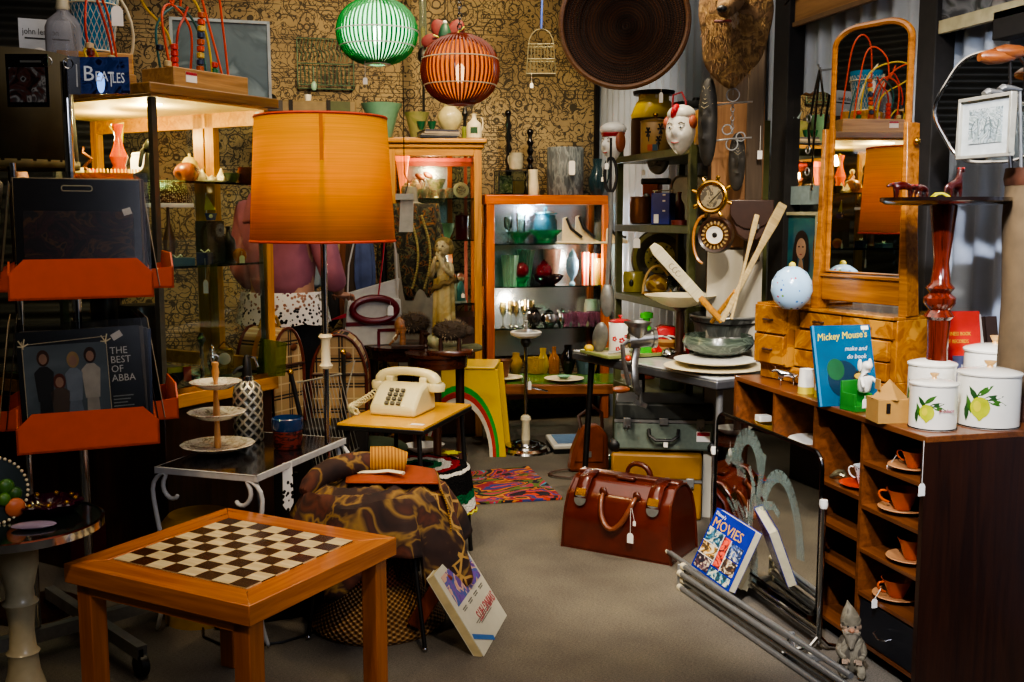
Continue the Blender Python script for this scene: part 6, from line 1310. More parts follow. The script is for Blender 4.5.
def bsk(u,v):
    a=u*2*PI; r=Rb*(.0+v); dep_=.11*(1-v**3)+.004*sin(v*2*PI*22); return (r*cos(a),dep_,r*sin(a))
M().grid(bsk,96,120,True).o('coiled_bowl',bw1.m,t,solid=.01)
M().tube([(Rb*cos(a*PI/48),-.0,Rb*sin(a*PI/48)) for a in range(96)],.014,8,True).o('rim',wood('4a2c18','8a5c34',.5,'x',30),t)
M().cyl((0,.12,Rb*.9),(0,.5,ZC-p.z),.003,5).o('hanging_wire',iron,t); ptag(t,(37*k6,.0,-50*k6),drop=.09,w=.02,h=.05)
# ================= MIDDLE: twin tables, statue, bags =================
ztw=.71
tw=wood('2a120a','562a18',.25,'x',5,.4)
pA=G(396,345,ztw); pB=G(438,351,ztw); 
# depths from the lower shelf
dA=5.35; dB_=5.05; pA=P(404,0,dA); pB=P(437,0,dB_); ztA=zat(344,dA); ztB=zat(352,dB_)
def twin(lab,p,zt,rpx,d,legs,low=.18,rz=0):
    k=d/F; r=rpx*k; t=T('round_side_table',lab,'side table',p,rz)
    M().lathe([(r*.9,zt-.07),(r*.93,zt-.02),(r,zt-.015),(r,zt),(0,zt)],n=44).o('table_top',tw,t); M().lathe([(r*.88,low-.02),(r*.9,low),(0,low)],n=44).o('lower_shelf',tw,t)
    for i in range(3):
        a=2*PI*i/3+.5; M().lathe([(.014,0),(.02,low),(.022,zt-.07)],n=10,c=(r*.78*cos(a),r*.78*sin(a),0)).o('leg',dkwood,t)
    return t
twin('dark round side table at the left, carrying elephant figure and white handbag',pA,ztA,39,dA,3,rz=.4); t=twin('dark round side table at the front right, carrying the bristly sheep figure',pB,ztB,33,dB_,3,rz=-.2); ptag(t,(33*dB_/F*.6,-33*dB_/F*.85,.2),drop=.04,w=.02,h=.035)
dd=zat(436,5.0)
one(M().lathe([(.03,0),(.05,.006),(.1,.035),(.105,.04),(.1,.038),(.05,.01),(0,.01)],n=36,sy=.8),'white_bowl','shallow white bowl on the lower shelf of the round side table','bowl',white,loc=P(424,.182,5.1))
# child statue
p=P(444,ztB,dB_+.12); s=dB_/F; sc=1.0
t=T('child_statue','cream stone statue of a draped child with hands to mouth on the round table','statue',p,fz(444)-R(25))
stn=pat(['7a6a40','b8a878','d0c498','a8986a'],9,'n',.55,'LINEAR',(1,1,1),.1,2)
M().sph((0,0,8*s),(20*s,12*s,10*s),20,12).o('rock_base',pat(['6a6a50','9aa080','b8b898'],12,'n',.7,'LINEAR'),t)
body=[(0,0,10*s,9*s,7*s),(1*s,0,35*s,9*s,7*s),(0,0,60*s,8*s,6.5*s),(0,0,82*s,7.5*s,5.5*s),(0,0,92*s,3.5*s,3.5*s),(0,0,97*s,3*s,3*s)]
V=body+[(-8*s,0,88*s,3.4*s),(-12*s,-4*s,74*s,2.8*s),(-7*s,-13*s,82*s,2.4*s),(-2*s,-13*s,96*s,2.2*s),(8*s,0,88*s,3.4*s),(12*s,-5*s,76*s,2.8*s),(6*s,-13*s,84*s,2.4*s),(1.5*s,-13*s,97*s,2.2*s)]
skin('body',V,chain(0,1,2,3,4,5)+[(3,6),(6,7),(7,8),(8,9),(3,10),(10,11),(11,12),(12,13)],stn,t,2)
hd=M().sph((0,-1*s,104*s),(8*s,8*s,9*s),20,14).o('head',stn,t)
M().sph((0,2*s,108*s),(9.5*s,8.5*s,7*s),18,12).sph((7*s,2*s,103*s),(4*s,5*s,6*s)).sph((-7*s,2*s,103*s),(4*s,5*s,6*s)).o('curly_hair',mat('a08a4a',.7,var=.5,vs=60,bump=1),hd)
M().sph((0,-9*s,103*s),(1.5*s,2*s,2*s)).o('nose',stn,hd)
for q in(-1,1): M().sph((q*3*s,-8*s,106*s),(1.4*s,.8*s,.9*s),8,6).o('eye',mat('5a4a2a'),hd); 
for q in(-1,1):
    m=M()
    for f_ in range(4): m.tube([(q*1.8*s+q*f_*.3*s,-13*s,96*s-f_*1.5*s),(q*.6*s,-13.5*s,97.5*s-f_*1.5*s),(-q*.3*s,-12.5*s,98*s-f_*1.5*s)],.8*s,5)
    m.tube([(q*2*s,-13*s,97*s),(q*1.5*s,-12*s,100*s)],.9*s,5); m.o('fingers',stn,t)
M().grid(lambda u,v:((9.6+2.2*v+.9*sin(u*2*PI*7))*s*cos(u*2*PI),(8+2*v+.9*sin(u*2*PI*7))*s*sin(u*2*PI),(76-62*v+5*cos(u*2*PI))*s),60,14,True).o('draped_skirt',pat(['6a5424','a08a4a','c0b07a'],8,'n',.6,'LINEAR'),t,solid=.004)
M().tube([(11*s*cos(a*PI/12),9.5*s*sin(a*PI/12),(66+5*cos(a*PI/12)+1.5*sin(a*1.7))*s) for a in range(24)],3*s,8,True,flat=.8).o('sash_roll',mat('7a6434',.7,var=.4),t)
# elephant + sheep on plinths
p=P(410,ztA,dA-.16); t=T('elephant_figure','carved wooden elephant with bristly seed covered back on a dark plinth','figurine',p,fz(410)); k=dA/F
M().box((0,0,2*k),(36*k,.13,4*k)).o('plinth',dkwood,t,bev=.003); br_=mat('4a3c30',.95,var=.6,vs=120,bump=1.0); wl=wood('6a4020','a8754a',.4)
def bristly(t,c,r,n=420,nm='bristles'):
    M().sph(c,r,24,16).o('body',br_,t); m=M(); rr=random.Random(5)
    for i in range(n):
        z=rr.uniform(-1,1); a=rr.uniform(0,2*PI); q=math.sqrt(1-z*z); v=Vector((q*cos(a),q*sin(a),z)); p0=Vector(c)+Vector((v.x*r[0],v.y*r[1],v.z*r[2])); p1=p0+v*3.2*k
        s_=v.cross(Vector((.3,.5,.8))).normalized()*.6*k; m.b.faces.new([m.b.verts.new(x) for x in (p0+s_,p0-s_,p1)])
    o=m.o(nm,mat('8a7860',.9),t,smooth=False); o['kind']='stuff'
bristly(t,(4*k,0,24*k),(15*k,9*k,10*k))
M().sph((-9*k,-2*k,22*k),(6*k,6*k,9*k)).o('head',wl,t); M().tube([(-11*k,-6*k,18*k),(-14*k,-8*k,10*k),(-20*k,-8*k,4*k)],2*k,8,r2=1*k).o('trunk',wl,t)
for s_ in(-1,1): M().sph((-7*k,s_*6*k,21*k),(4*k,1.5*k,8*k)).o('ear',wl,t)
for x in(-7,12):
    for y in(-5,5): M().lathe([(3.2*k,4*k),(2.6*k,18*k)],n=12,c=(x*k,y*k,0)).o('leg',wl if x<0 else dkwood,t)
M().tube([(-13*k,-8*k,14*k),(-16*k,-10*k,11*k),(-15*k,-10*k,8*k)],.8*k,6,r2=.3*k).o('tusk',cream,t)
p=P(450,ztB,dB_-.1); t=T('sheep_figure','bristly seed covered sheep figure on an oval dark wooden plinth','figurine',p,fz(450)); k=dB_/F
M().lathe([(.5,0),(.5,.012),(.47,.02)],n=30,sx=1,sy=.6).b.free() if 0 else None
M().lathe([(23*k,0),(24*k,3*k),(22*k,5*k),(0,5*k)],n=36,sy=.55).o('plinth',tw,t); bristly(t,(1*k,0,24*k),(18*k,9*k,10*k))
M().sph((19*k,-2*k,24*k),(5*k,4*k,5*k)).o('head',br_,t); m=None
for x in(-9,9):
    for y in(-4,4): M().lathe([(2.4*k,5*k),(1.8*k,17*k)],n=10,c=(x*k,y*k,0)).o('leg',dkwood,t)
pot('stick','turned_ornament','small dark turned wooden pawn shaped ornament between elephant and sheep','ornament',426,ztB,dB_-.03,14,22,dkwood)
one(M().tube([(.09*cos(a),.05*sin(a),.01+.004*sin(3*a)) for a in [j*.5 for j in range(13)]],.014,8,True),'dried_wreath','grey green dried twig wreath lying around the statue foot','wreath',mat('6a6a4a',.9,var=.5),loc=P(462,ztB,dB_+.08))
# white handbag
p=P(376,ztA,dA-.02); k=dA/F; t=T('white_handbag','white leather handbag with burgundy oval handle and trim standing on the left table','handbag',p,fz(376)+R(12)); wb=mat('c9c6bd',.4,var=.15); bur=mat('6a0f1c',.3,coat=.3)
M().prism([(-34*k,0),(27*k,0),(24*k,46*k),(-29*k,46*k)],-.04,.04).o('body',wb,t,bev=.006)
M().prism([(-29*k,44*k),(24*k,44*k),(26*k,66*k),(-27*k,52*k)],.02,.045).o('raised_flap',wb,t,bev=.004)
M().tube([((-3+22*cos(a*PI/14))*k,-.055,(36+11.5*sin(a*PI/14))*k) for a in range(28)],3.6*k,10,True).o('oval_handle',bur,t)
M().box((-3*k,-.042,22*k),(57*k,.004,4*k)).o('trim_band',bur,t); M().box((12*k,-.042,15*k),(24*k,.004,3*k)).o('trim_band',bur,t); M().box((1*k,-.042,7*k),(3*k,.004,14*k)).o('trim_band',bur,t)
M().tube([(-28*k,0,46*k),(-26*k,0,80*k),(-8*k,.02,150*k),(0,.02,170*k),(14*k,.02,150*k),(22*k,0,90*k),(23*k,0,46*k)],.0045,6,flat=.5).o('shoulder_strap',wb,t); M().tube([(2*k,-.03,50*k),(8*k,-.02,90*k),(14*k,0,140*k),(4*k,.02,168*k)],.004,6).o('red_cord',mat('b8142c',.5),t); M().prism([(-48*k,26*k),(-14*k,31*k),(-6*k,42*k),(-38*k,30*k)],-.03,-.02).o('red_lining',mat('b8142c',.6),t); ptag(t,(12*k,-.075,44*k),drop=.02,w=.03,h=.05)
# white cardboard under bag/pole: cream stand + mannequin torso with patterned jacket
p=P(412,0,5.88); z0=zat(292,5.85); k=5.85/F
t=T('dress_form','dress form wearing a dark floral embroidered jacket with beads between lamp and child statue','mannequin',p,fz(412)-R(10))
M().lathe([(20*k,z0-.35),(28*k,z0-.15),(26*k,z0),(20*k,z0+.15),(27*k,z0+.38),(20*k,z0+.47),(7*k,z0+.5),(6*k,z0+.58),(0,z0+.58)],n=32,sy=.6).o('torso',mat('8a8678',.8,var=.2),t)
jk=pat(['14130f','2a2a1c','14130f','5a5a3a','1c140f','8a5a2a','14130f'],16,'n',.8,'CONSTANT',(1,1,1),.2,2)
M().grid(lambda u,v:(( (23+6*sin(v*2.6)+1.2*sin(u*44))*k)*cos(u*2*PI+0),((15+3*sin(v*2.6)+1.2*sin(u*44))*k)*sin(u*2*PI),z0-.04+.53*v),64,14,True).o('jacket',jk,t,solid=.006)
for s_ in(-1,1): M().tube([(s_*22*k,0,z0+.44),(s_*29*k,-2*k,z0+.3),(s_*30*k,-6*k,z0+.1),(s_*27*k,-9*k,z0-.02)],6.5*k,12,rr=[6*k,6.5*k,5.5*k,5*k]).o('sleeve',jk,t,sub=1)
for q,xx in((0,2),(1,14)):
    m=M()
    for i in range(30): m.sph(((xx+8*sin(i*.1))*k,-19*k-.01,z0+.42-.0135*i),.008,6,5)
    m.o('bead_trim',mat('a89a5a',.5),t)
M().cyl((0,0,0),(0,0,z0-.3),.015,10).o('stand_pole',iron,t); M().lathe([(.14,0),(.14,.015),(.02,.03),(0,.03)],n=28).o('stand_base',iron,t)
p=P(399,zat(232,5.3),5.3); one(M().prism([(-.0,0),(.07,.0),(.075,.16),(.01,.17)],-.004,.004).box((.03,-.01,.175),(.09,.03,.03)),'hanging_card','white card with black clip at the edge of the orange lampshade','card',mat('b8b8b0',.5),loc=p,rz=fz(399)) ; 
one(M().tube([(0,0,0),(.02,0,.08),(-.0,.0,.12),(.0,0,ZC-p.z-.16)],.0025,5),'hanging_hook_wire','thin wire from the ceiling carrying the white card','wire',iron,loc=p+Vector((.03,-.0,.17)))
p=P(398,zat(300,5.8),5.8); 
one(M().prism([(0,-.38),(.28,-.38),(.23,-.05),(.06,.2),(-.02,.28)],-.006,.006),'grey_garment','grey cloth skirt draping down behind the white handbag','garment',mat('8a857a',.9,var=.2),loc=p,rz=fz(398)) 
# ================= yellow rainbow stool =================
d=5.92; k=d/F
t=T('rainbow_stool','bright yellow childrens stool with green and red rainbow arches behind the round tables','stool',P(462,0,d+.03),fz(460)+R(-8)); ye=mat('e0b81a',.35,coat=.25,var=.06); hs=88*k; wb_=47*k; wt=38*k
def archp(w,h,cx,r,rh,n=14): return [(-w,0)]+[(cx-r*cos(PI*i/n),rh*sin(PI*i/n)) for i in range(n+1)]+[(w,0),(w*.82,h),(-w*.82,h)]
def side(y0,y1):
    M().prism(archp(wb_,hs,0,wb_*.66,hs*.62),y0,y1).o('arched_side',ye,t,bev=.003)
    for i,(c,q) in enumerate((('2aa83a',.86),('c8301a',.79),('e8dcc0',.72))):
        r=wb_*q; q1=q-.07
        poly=[(-r*cos(PI*i_/20),hs*(q-.045)*sin(PI*i_/20)) for i_ in range(21)]+[(wb_*q1*cos(PI*i_/20),hs*(q1-.045)*sin(PI*i_/20)) for i_ in range(21)]
        M().prism(poly,y0-.004,y0-.0005).o('rainbow_band',mat(c,.4),t,smooth=False)
side(-.15,-.13); side(.13,.15); M().box((0,0,hs+.008),(wt*1.9,.32,.016)).o('seat',ye,t,bev=.006); M().box((0,0,hs*.93),(wt*1.75,.26,.01)).o('seat_brace',ye,t)
# ================= smoking stand =================
p=P(526,0,5.95); t=T('smoking_stand','chrome pedestal smoking stand with white ashtray top and ringed chrome base','ashtray stand',p,0); zs_=zat(332,5.95); k=5.95/F
M().lathe([(28*k,0),(27*k,2*k),(22*k,4*k),(21*k,6*k),(15*k,7*k),(14*k,9*k),(5*k,11*k),(0,11*k)],n=48).o('base',chrome,t)
M().lathe([(4*k,10*k),(4.5*k,12*k),(4*k,30*k),(5.5*k,32*k),(5*k,35*k),(2*k,37*k)],n=20).o('lower_sleeve',cream,t); M().cyl((0,0,30*k),(0,0,zs_-14*k),1.8*k,12).o('stem',chrome,t); 
M().lathe([(3*k,zs_-15*k),(6*k,zs_-10*k),(4*k,zs_-6*k)],n=20).o('cup_holder',black,t); M().lathe([(8*k,zs_-6*k),(15*k,zs_-3*k),(16*k,zs_),(14*k,zs_+1*k),(12*k,zs_-1*k)],n=40).o('ashtray',white,t); M().lathe([(13*k,zs_),(8*k,zs_+2*k),(2*k,zs_+3*k),(1*k,zs_+9*k),(2.4*k,zs_+11*k),(0,zs_+12*k)],n=24).o('lid_and_knob',pewter,t); M().cyl((0,0,zs_*.55),(22*k,-.02,zs_*.5),1*k,6).o('side_arm',chrome,t); ptag(t,(3*k,-.02,zs_*.62),drop=.02,w=.02,h=.05)
# ================= rug =================
ru=pat(['1c1420','c8401a','2a3a7a','8a1c2a','c87a2a','1c1420','5a6a2a','a8304a','3a8aa0','1a1018'],4,'n',.95,'CONSTANT',(1,1.6,1),.2,.8)
A_=G(563,500,0); B_=G(528,468,0); C_=G(425,478,0); D_=G(420,508,0)
m=M(); b0=[A_,B_,C_,D_]; vs=[m.b.verts.new((v.x,v.y,.002)) for v in b0]; ws=[m.b.verts.new((v.x,v.y,.012)) for v in b0]; m.b.faces.new(ws[::-1]); m.b.faces.new(vs)
for i in range(4): m.b.faces.new((vs[i],vs[(i+1)%4],ws[(i+1)%4],ws[i]))
one(m,'patterned_rug','small multicoloured abstract rug of orange, black and blue on the carpet','rug',ru)
# spiral motif on rug
p=G(532,492,0); one(M().tube([((.02+.012*a)*cos(a),(.02+.012*a)*sin(a)*.8,.013) for a in [j*.35 for j in range(20)]],.005,5,flat=.4),'rug_motif','dark spiral motif on the olive patch of the patterned rug','rug motif',black,loc=(p.x,p.y,0)) if 0 else None
# ================= telephone table =================
zp=.60; a,b,c=G(355,422,zp),G(433,431,zp),G(455,405,zp); e=b-a; W=e.length; f_=c-b; D2=f_.length; rz=(math.atan2(e.y,e.x)+math.atan2(f_.y,f_.x)-PI/2)/2
m_=(a+c)/2; u=Vector((cos(rz),sin(rz),0)); v=Vector((-sin(rz),cos(rz),0)); a=m_-u*W/2-v*D2/2
t=T('telephone_table','small folding table with yellow laminate top and thin black metal legs under telephone','table',(a.x,a.y,0),rz)
M().box((W/2,D2/2,zp-.004),(W,D2,.008)).o('table_top',mat('dca21c',.25,coat=.3,var=.08),t); M().box((W/2,D2/2,zp-.016),(W+.006,D2+.006,.018)).o('black_edge',black,t,bev=.003)
for x in(.03,W-.03):
    for y in(.03,D2-.03): M().cyl((x,y,zp-.02),(x+(.03 if x>.1 else -.03),y+(.02 if y>.1 else -.02),0),.009,10).o('leg',black,t)
M().box((W*.86,D2*.12,zp+.001),(.05,.02,.001)).o('price_sticker',tagm,t)
p=G(403,412,zp); d=dep(zp,412); k=d/F; ph=mat('d8cc9a',.25,coat=.4,var=.06)
t=T('telephone','cream push button desk telephone with coiled cord on the yellow table','telephone',p,fz(403)-R(25))
M().prism([(-.1,0),(.1,0),(.1,.035),(.03,.1),(-.02,.115),(-.08,.105),(-.1,.05)],-.095,.095,'yz').o('body',ph,t,bev=.012)
bm_=t
m4=Matrix.Translation((0,-.0,0))
kp=M().box((0,.062,.069),(.1,.075,.004),(-.74,0,0)).o('keypad_plate',ph,t)
t.children
# keypad on sloped front: local front is -y after prism 'yz' (u=y,v=z)
def slope(y): return .035+( -y+.1)*0
bpy.data.objects.remove(kp)
kb=mat('5a5648',.5)
for r_ in range(4):
    for c_ in range(3):
        f_=(r_+.7)/4.6; y=-( .1-.07*f_*1.0); z=.035+.065*f_
        M().box(((c_-1)*.024,y-.0-.004,z+.006),(.015,.012,.008),(R(-43)*-1,0,0)).o('key',kb,t)
bpy.context.view_layer.update()
for o in t.children:
    if o.name.startswith('body'): o.data.transform(Matrix.Scale(-1,4,(0,1,0))); o.data.flip_normals()
M().tube([(-.12,.05,.1),(-.11,.05,.135),(-.06,.05,.15),(.0,.05,.153),(.06,.05,.15),(.11,.05,.135),(.12,.05,.1)],.02,12,rr=[.031,.026,.018,.017,.018,.026,.031],flat=.9).o('handset',ph,t,sub=1)
for s_ in(-1,1): M().lathe([(.031,.0),(.034,.02),(.03,.03)],n=24,c=(s_*.12,.05,.08)).o('handset_cup',ph,t); M().box((s_*.07,.05,.118),(.03,.05,.03)).o('cradle',ph,t,bev=.006)
m=M(); pts=[]
for i in range(150):
    u=i/149; th_=u*2*PI*26; cx=-.13-.06*sin(u*PI)-.0*u; cy=.02-.15*u; pts.append((cx+.012*cos(th_),cy+.0,.016+.012*sin(th_)+.05*(1-u)**4))
m.tube(pts,.0035,5); m.o('coiled_cord',ph,t)
# ================= tartan bags =================
def plaid():
    a=N('tartan_fabric'); s=a.sep(); m_=None
    def band(ax,fr,w,off=0): return a.math('LESS_THAN',a.math('FRACT',a.math('MULTIPLY_ADD',s[ax],fr,10+off)),w)
    base='b89a6a'; c=a.mix(a.math('MULTIPLY',a.math('MAXIMUM',band(0,9,.3),band(2,9,.3)),.5),base,'8a6a42')
    blk=a.math('MAXIMUM',a.math('MAXIMUM',band(0,9,.06),band(2,9,.06)),a.math('MAXIMUM',band(0,9,.06,.88),band(2,9,.06,.88)))
    c=a.mix(blk,c,'1c1714'); w=a.math('MAXIMUM',band(0,9,.05,.45),band(2,9,.05,.45)); c=a.mix(a.math('MULTIPLY',w,.7),c,'e0cfa0'); a.col(c); a.pr(.7); a.bump(a.noise(200),.2,.002); return a.m
pld=plaid()
def tartan(lab,px,py,d,w,h,dp,rz,strap=True):
    p=P(px,zat(py,d),d); t=T('tartan_bag',lab,'bag',p,fz(px)+R(rz)); k=d/F; w=w*k; h=h*k
    pts=[(-w/2,0),(w/2,0),(w/2,h*.55)]+[(w/2*cos(a*PI/12),h*.55+h*.45*sin(a*PI/12)) for a in range(1,12)]+[(-w/2,h*.55)]
    M().prism(pts,0,dp).o('body',pld,t,bev=.012)
    M().tube([(x,.0,z) for x,z in pts],.007,6,True).o('piping',leather,t); M().tube([(x,dp,z) for x,z in pts],.007,6,True).o('piping',leather,t)
    if strap:
        M().tube([(x*1.01,dp*.5,z*1.005) for x,z in pts[1:-1]],.022,8,flat=.12).o('gusset_strap',mat('a8702a',.5),t); M().tube([(-.06,dp*.5,h),(-.04,dp*.5,h+.04),(.04,dp*.5,h+.04),(.06,dp*.5,h)],.008,6).o('handle',mat('c9a050',.5),t); M().sph((0,dp*.5,h),(.03,.02,.012)).o('leather_patch',leather,t)
    M().tube([(x*.8,-.005,h*.62+.0*z) for x,z in ((-w*.6,0),(0,0),(w*.6,0))],.006,6).o('zip',brownleather,t); M().sph((w*.15,-.006,h*.8),(.02,.006,.016)).o('emblem_patch',mat('6a3a1c'),t)
    return t,p
t,p=tartan('large round topped tan tartan suitcase standing side on, left of the lamp pole',290,424,4.35,46,98,.2,48)
zz=p.z; one(M().box((0,0,zz/2-.001),(.42,.42,zz-.004)),'blanket_chest','low dark chest beneath the tartan bags','chest',mat('1a1512',.6,var=.5),loc=(p.x+.12,p.y+.12,0),rz=fz(300),bev=.01)
t,p2=tartan('tan tartan travel bag facing front, right of the lamp pole',340,438,4.5,56,106,.16,-6,False)
one(M().sph((0,0,.05),(.2,.14,.055),20,12),'green_cushion','flat green cushion with piping under the front tartan bag','cushion',mat('2c3a24',.8),loc=(p2.x+.1,p2.y+.0,p2.z-.107))
one(M().box((0,0,(p2.z-.1)/2),(.3,.25,p2.z-.11)),'dark_stool_box','dark box under the green cushion','box',mat('16130f',.6),loc=(p2.x+.12,p2.y+.1,0),rz=fz(340))
# flowerpot blue/red
p=P(288,.57,3.95)
# wrought white table
zw=.555
cs=[G(157,466,zw),G(256,475,zw),G(330,437,zw)]; a,b,c=cs; e=b-a; e2=c-b; W=e.length; D2=e2.length; rz=math.atan2(e.y,e.x)
wi=mat('c9c9c6',.4,var=.2); t=T('wrought_iron_table','low white wrought iron table with dark glass top and curled legs behind chess table','table',(a.x,a.y,0),rz)
D2=min(D2,.75); M().box((W/2,D2/2,zw-.006),(W,D2,.01)).o('table_top',mat('14141a',.12,coat=.6,var=.3),t); m=M()
for s0,s1 in(((0,0),(W,0)),((W,0),(W,D2)),((W,D2),(0,D2)),((0,D2),(0,0))): m.box(((s0[0]+s1[0])/2,(s0[1]+s1[1])/2,zw-.012),(abs(s1[0]-s0[0])+.012,abs(s1[1]-s0[1])+.012,.022))
m.o('rim',wi,t,bev=.002)
for x in(0,W):
    for y in(0,D2):
        dx=-1 if x==0 else 1; ox=.06
        pts=[(x-dx*.075,y,zw-.085),(x-dx*.07,y,zw-.1),(x-dx*.045,y,zw-.105),(x-dx*.02,y,zw-.08),(x-dx*.018,y,zw-.045),(x-dx*.04,y,zw-.022),(x-dx*.015,y,zw-.02),(x+dx*.02,y,zw-.05),(x+dx*.022,y,zw-.1),(x-dx*.0,y,zw-.2),(x-dx*.02,y,zw-.34),(x+dx*.01,y,.04),(x+dx*.03,y,.005)]
        M().tube(pts,.0085,8).o('leg',wi,t,sub=1)
tW=t
# cake stand
p=G(218,452,zw); d=dep(zw,452); k=d/F
t=T('cake_stand','three tier floral china cake stand with wooden turned stem on the white iron table','cake stand',p,0); chn=pat(['e3dfd2','ddd8c8','e8e4d8','b0a890','e6e0d0','9a8a7a'],26,'n',.25,'LINEAR',(1,1,1),0,1,.4)
for nm,r,z in(('plate',37,2),('plate',29,37-2),('plate',26,66)):
    M().lathe([(r*.5*k,z*k),(r*.55*k,z*k+.0),(r*.9*k,(z+5)*k),(r*k,(z+7)*k),(r*.96*k,(z+7.4)*k),(r*.6*k,(z+2.5)*k),(0,(z+2)*k)],n=48,flute=.012,nf=12).o(nm,chn,t)
sw=wood('a8703a','d8a468',.4,'z')
M().lathe([(3*k,4*k),(3.6*k,8*k),(2.4*k,34*k),(3.6*k,38*k),(2.4*k,64*k),(3*k,68*k),(2*k,72*k),(4*k,82*k),(3*k,88*k),(3.6*k,90*k),(3.6*k,92*k),(1.5*k,93*k),(0,93*k)],n=18).o('stem',sw,t); M().tube([(4*k*cos(a*PI/6),0,96*k+4*k*sin(a*PI/6)) for a in range(12)],.8*k,5,True).o('ring_handle',steel,t)
# soda siphon
p=G(246,433,zw); p=P(249,zw,dep(zw,440)); d=dep(zw,440); k=d/F
t=T('soda_siphon','mesh covered glass soda siphon with black head behind the cake stand','soda siphon',p,fz(249)); 
msh=N('wire_mesh'); s_=msh.tc; ang=msh.math('ARCTAN2',msh.sep()[1],msh.sep()[0]); uu=msh.math('MULTIPLY',ang,9); vv=msh.math('MULTIPLY',msh.sep()[2],170)
w1=msh.math('SINE',msh.math('ADD',uu,vv)); w2=msh.math('SINE',msh.math('SUBTRACT',uu,vv)); mm=msh.math('MAXIMUM',w1,w2); msh.col(msh.ramp(mm,[(.3,'4a4a44'),(.75,'c8c4b4')])); msh.pr(.35,.6); msh.bump(mm,.6,.003)
M().lathe([(14*k,0),(15*k,2*k),(15*k,48*k),(13*k,56*k),(7*k,61*k),(5*k,62*k)],n=36).o('body',msh.m,t); M().lathe([(5.5*k,61*k),(6.5*k,62*k),(6.5*k,66*k),(5*k,67*k)],n=22).o('collar',chrome,t)
M().lathe([(5*k,66*k),(5*k,72*k),(4*k,82*k),(2*k,87*k),(0,88*k)],n=18).o('head',black,t); M().tube([(-1*k,0,76*k),(-9*k,-2*k,74*k),(-14*k,-3*k,69*k)],2.3*k,8,r2=1.5*k).o('spout',black,t); M().tube([(0,2*k,86*k),(8*k,3*k,84*k),(11*k,3*k,74*k)],1.6*k,7).o('lever',chrome,t)
# blue/red pot
p=P(288,zw,dep(zw,449)+.02); k=(dep(zw,449))/F; t=T('glazed_pot','dark red wicker covered pot with blue glass rim on the white iron table','pot',p,0); M().lathe([(13*k,0),(14.5*k,2*k),(15*k,20*k)],n=32).o('body',pat(['4a1410','7a2a1c','2a0e0c'],40,'n',.5,'LINEAR',(1,1,3),.3),t); M().lathe([(15*k,19*k),(16*k,21*k),(16*k,31*k),(14.5*k,32*k),(14*k,22*k),(0,20*k)],n=32).o('rim',mat('1a3c6a',.2,coat=.5),t)
# lace strip hanging
p=G(271,461,zw); one(M().prism([(-.02,0),(.02,0),(.022,-.14),(.0,-.17),(-.022,-.14)],-.001,.001),'lace_bookmark','narrow white lace strip hanging over the edge of the iron table','lace strip',la.m,loc=p+Vector((.05,-.03,.0)),rz=fz(271)+R(40))
# green glass plate behind siphon
one(M().prism([(-.06,0),(.05,0),(.06,.13),(-.04,.15)],-.003,.003),'green_glass_sheet','yellow green glass sheet standing behind the siphon by the cabinet','glass sheet',gem('8a9a2a',.3),loc=P(272,.726,4.05),rz=fz(272))
# boxes under iron table
p=P(192,0,3.42); t=T('toy_drum','red and yellow toy drum on the floor under the white iron table','drum',p,0); M().lathe([(.12,0),(.12,.10)],n=40).o('lower_band',mat('a8862a',.5),t); M().lathe([(.118,.10),(.118,.24)],n=40).o('red_band',mat('7a1016',.5),t); M().lathe([(.12,.24),(.125,.33),(.1,.36),(0,.36)],n=40).o('top_band',mat('b88a2a',.5),t)
one(M().box((0,0,.14),(.38,.24,.28)),'black_case','large black equipment case under the white iron table','case',mat('0c0b0c',.5),loc=P(258,0,3.48),rz=fz(250)+R(10),bev=.01)
# ================= wire magazine rack on black legs =================
p=P(322,0,3.98); t=T('magazine_rack','wire magazine rack with black tubular legs between the tartan bags and telephone table','magazine rack',p,fz(322)+R(-20)); k=3.95/F
zr=zat(376,3.95)
def wp(px,py,y=0): return ((px-322)*k,y,zat(py,3.95))
wm=M()
for i in range(13):
    u=i/12; wm.tube([wp(300+u*3,382+u*0+0,-.05+0),],.002,4) if 0 else None
    x0=303+42*u; wm.cyl(wp(x0,381-8*u,-.06),wp(x0+14,478-30*u+ -0,-.02),.0016,4)
wm.cyl(wp(300,382,-.06),wp(347,372,-.06),.0035,6).cyl(wp(317,478,-.02),wp(360,447,-.02),.0035,6); wm.tube([wp(330,372,.1),wp(345,365,.12),wp(338,400,.08),wp(348,430,.04)],.003,5); wm.o('wire_basket',mat('b8b8b0',.4,.4),t)
for (x0,y0_,x1,y1_,yy) in ((293,372,315,470,-.06),(338,355,338,480,.06)): 
    a_=wp(x0,y0_,yy); M().cyl(a_,wp(x1,y1_,yy),.009,10).o('black_leg',black,t); M().sph(a_,.012).o('leg_knob',brass,t)
for x,y in((-.09,-.08),(.1,-.08),(-.09,.1),(.1,.1)): M().cyl((x,y,zat(470,3.95)),(x*1.3,y*1.2,0),.009,8).o('lower_leg',black,t)
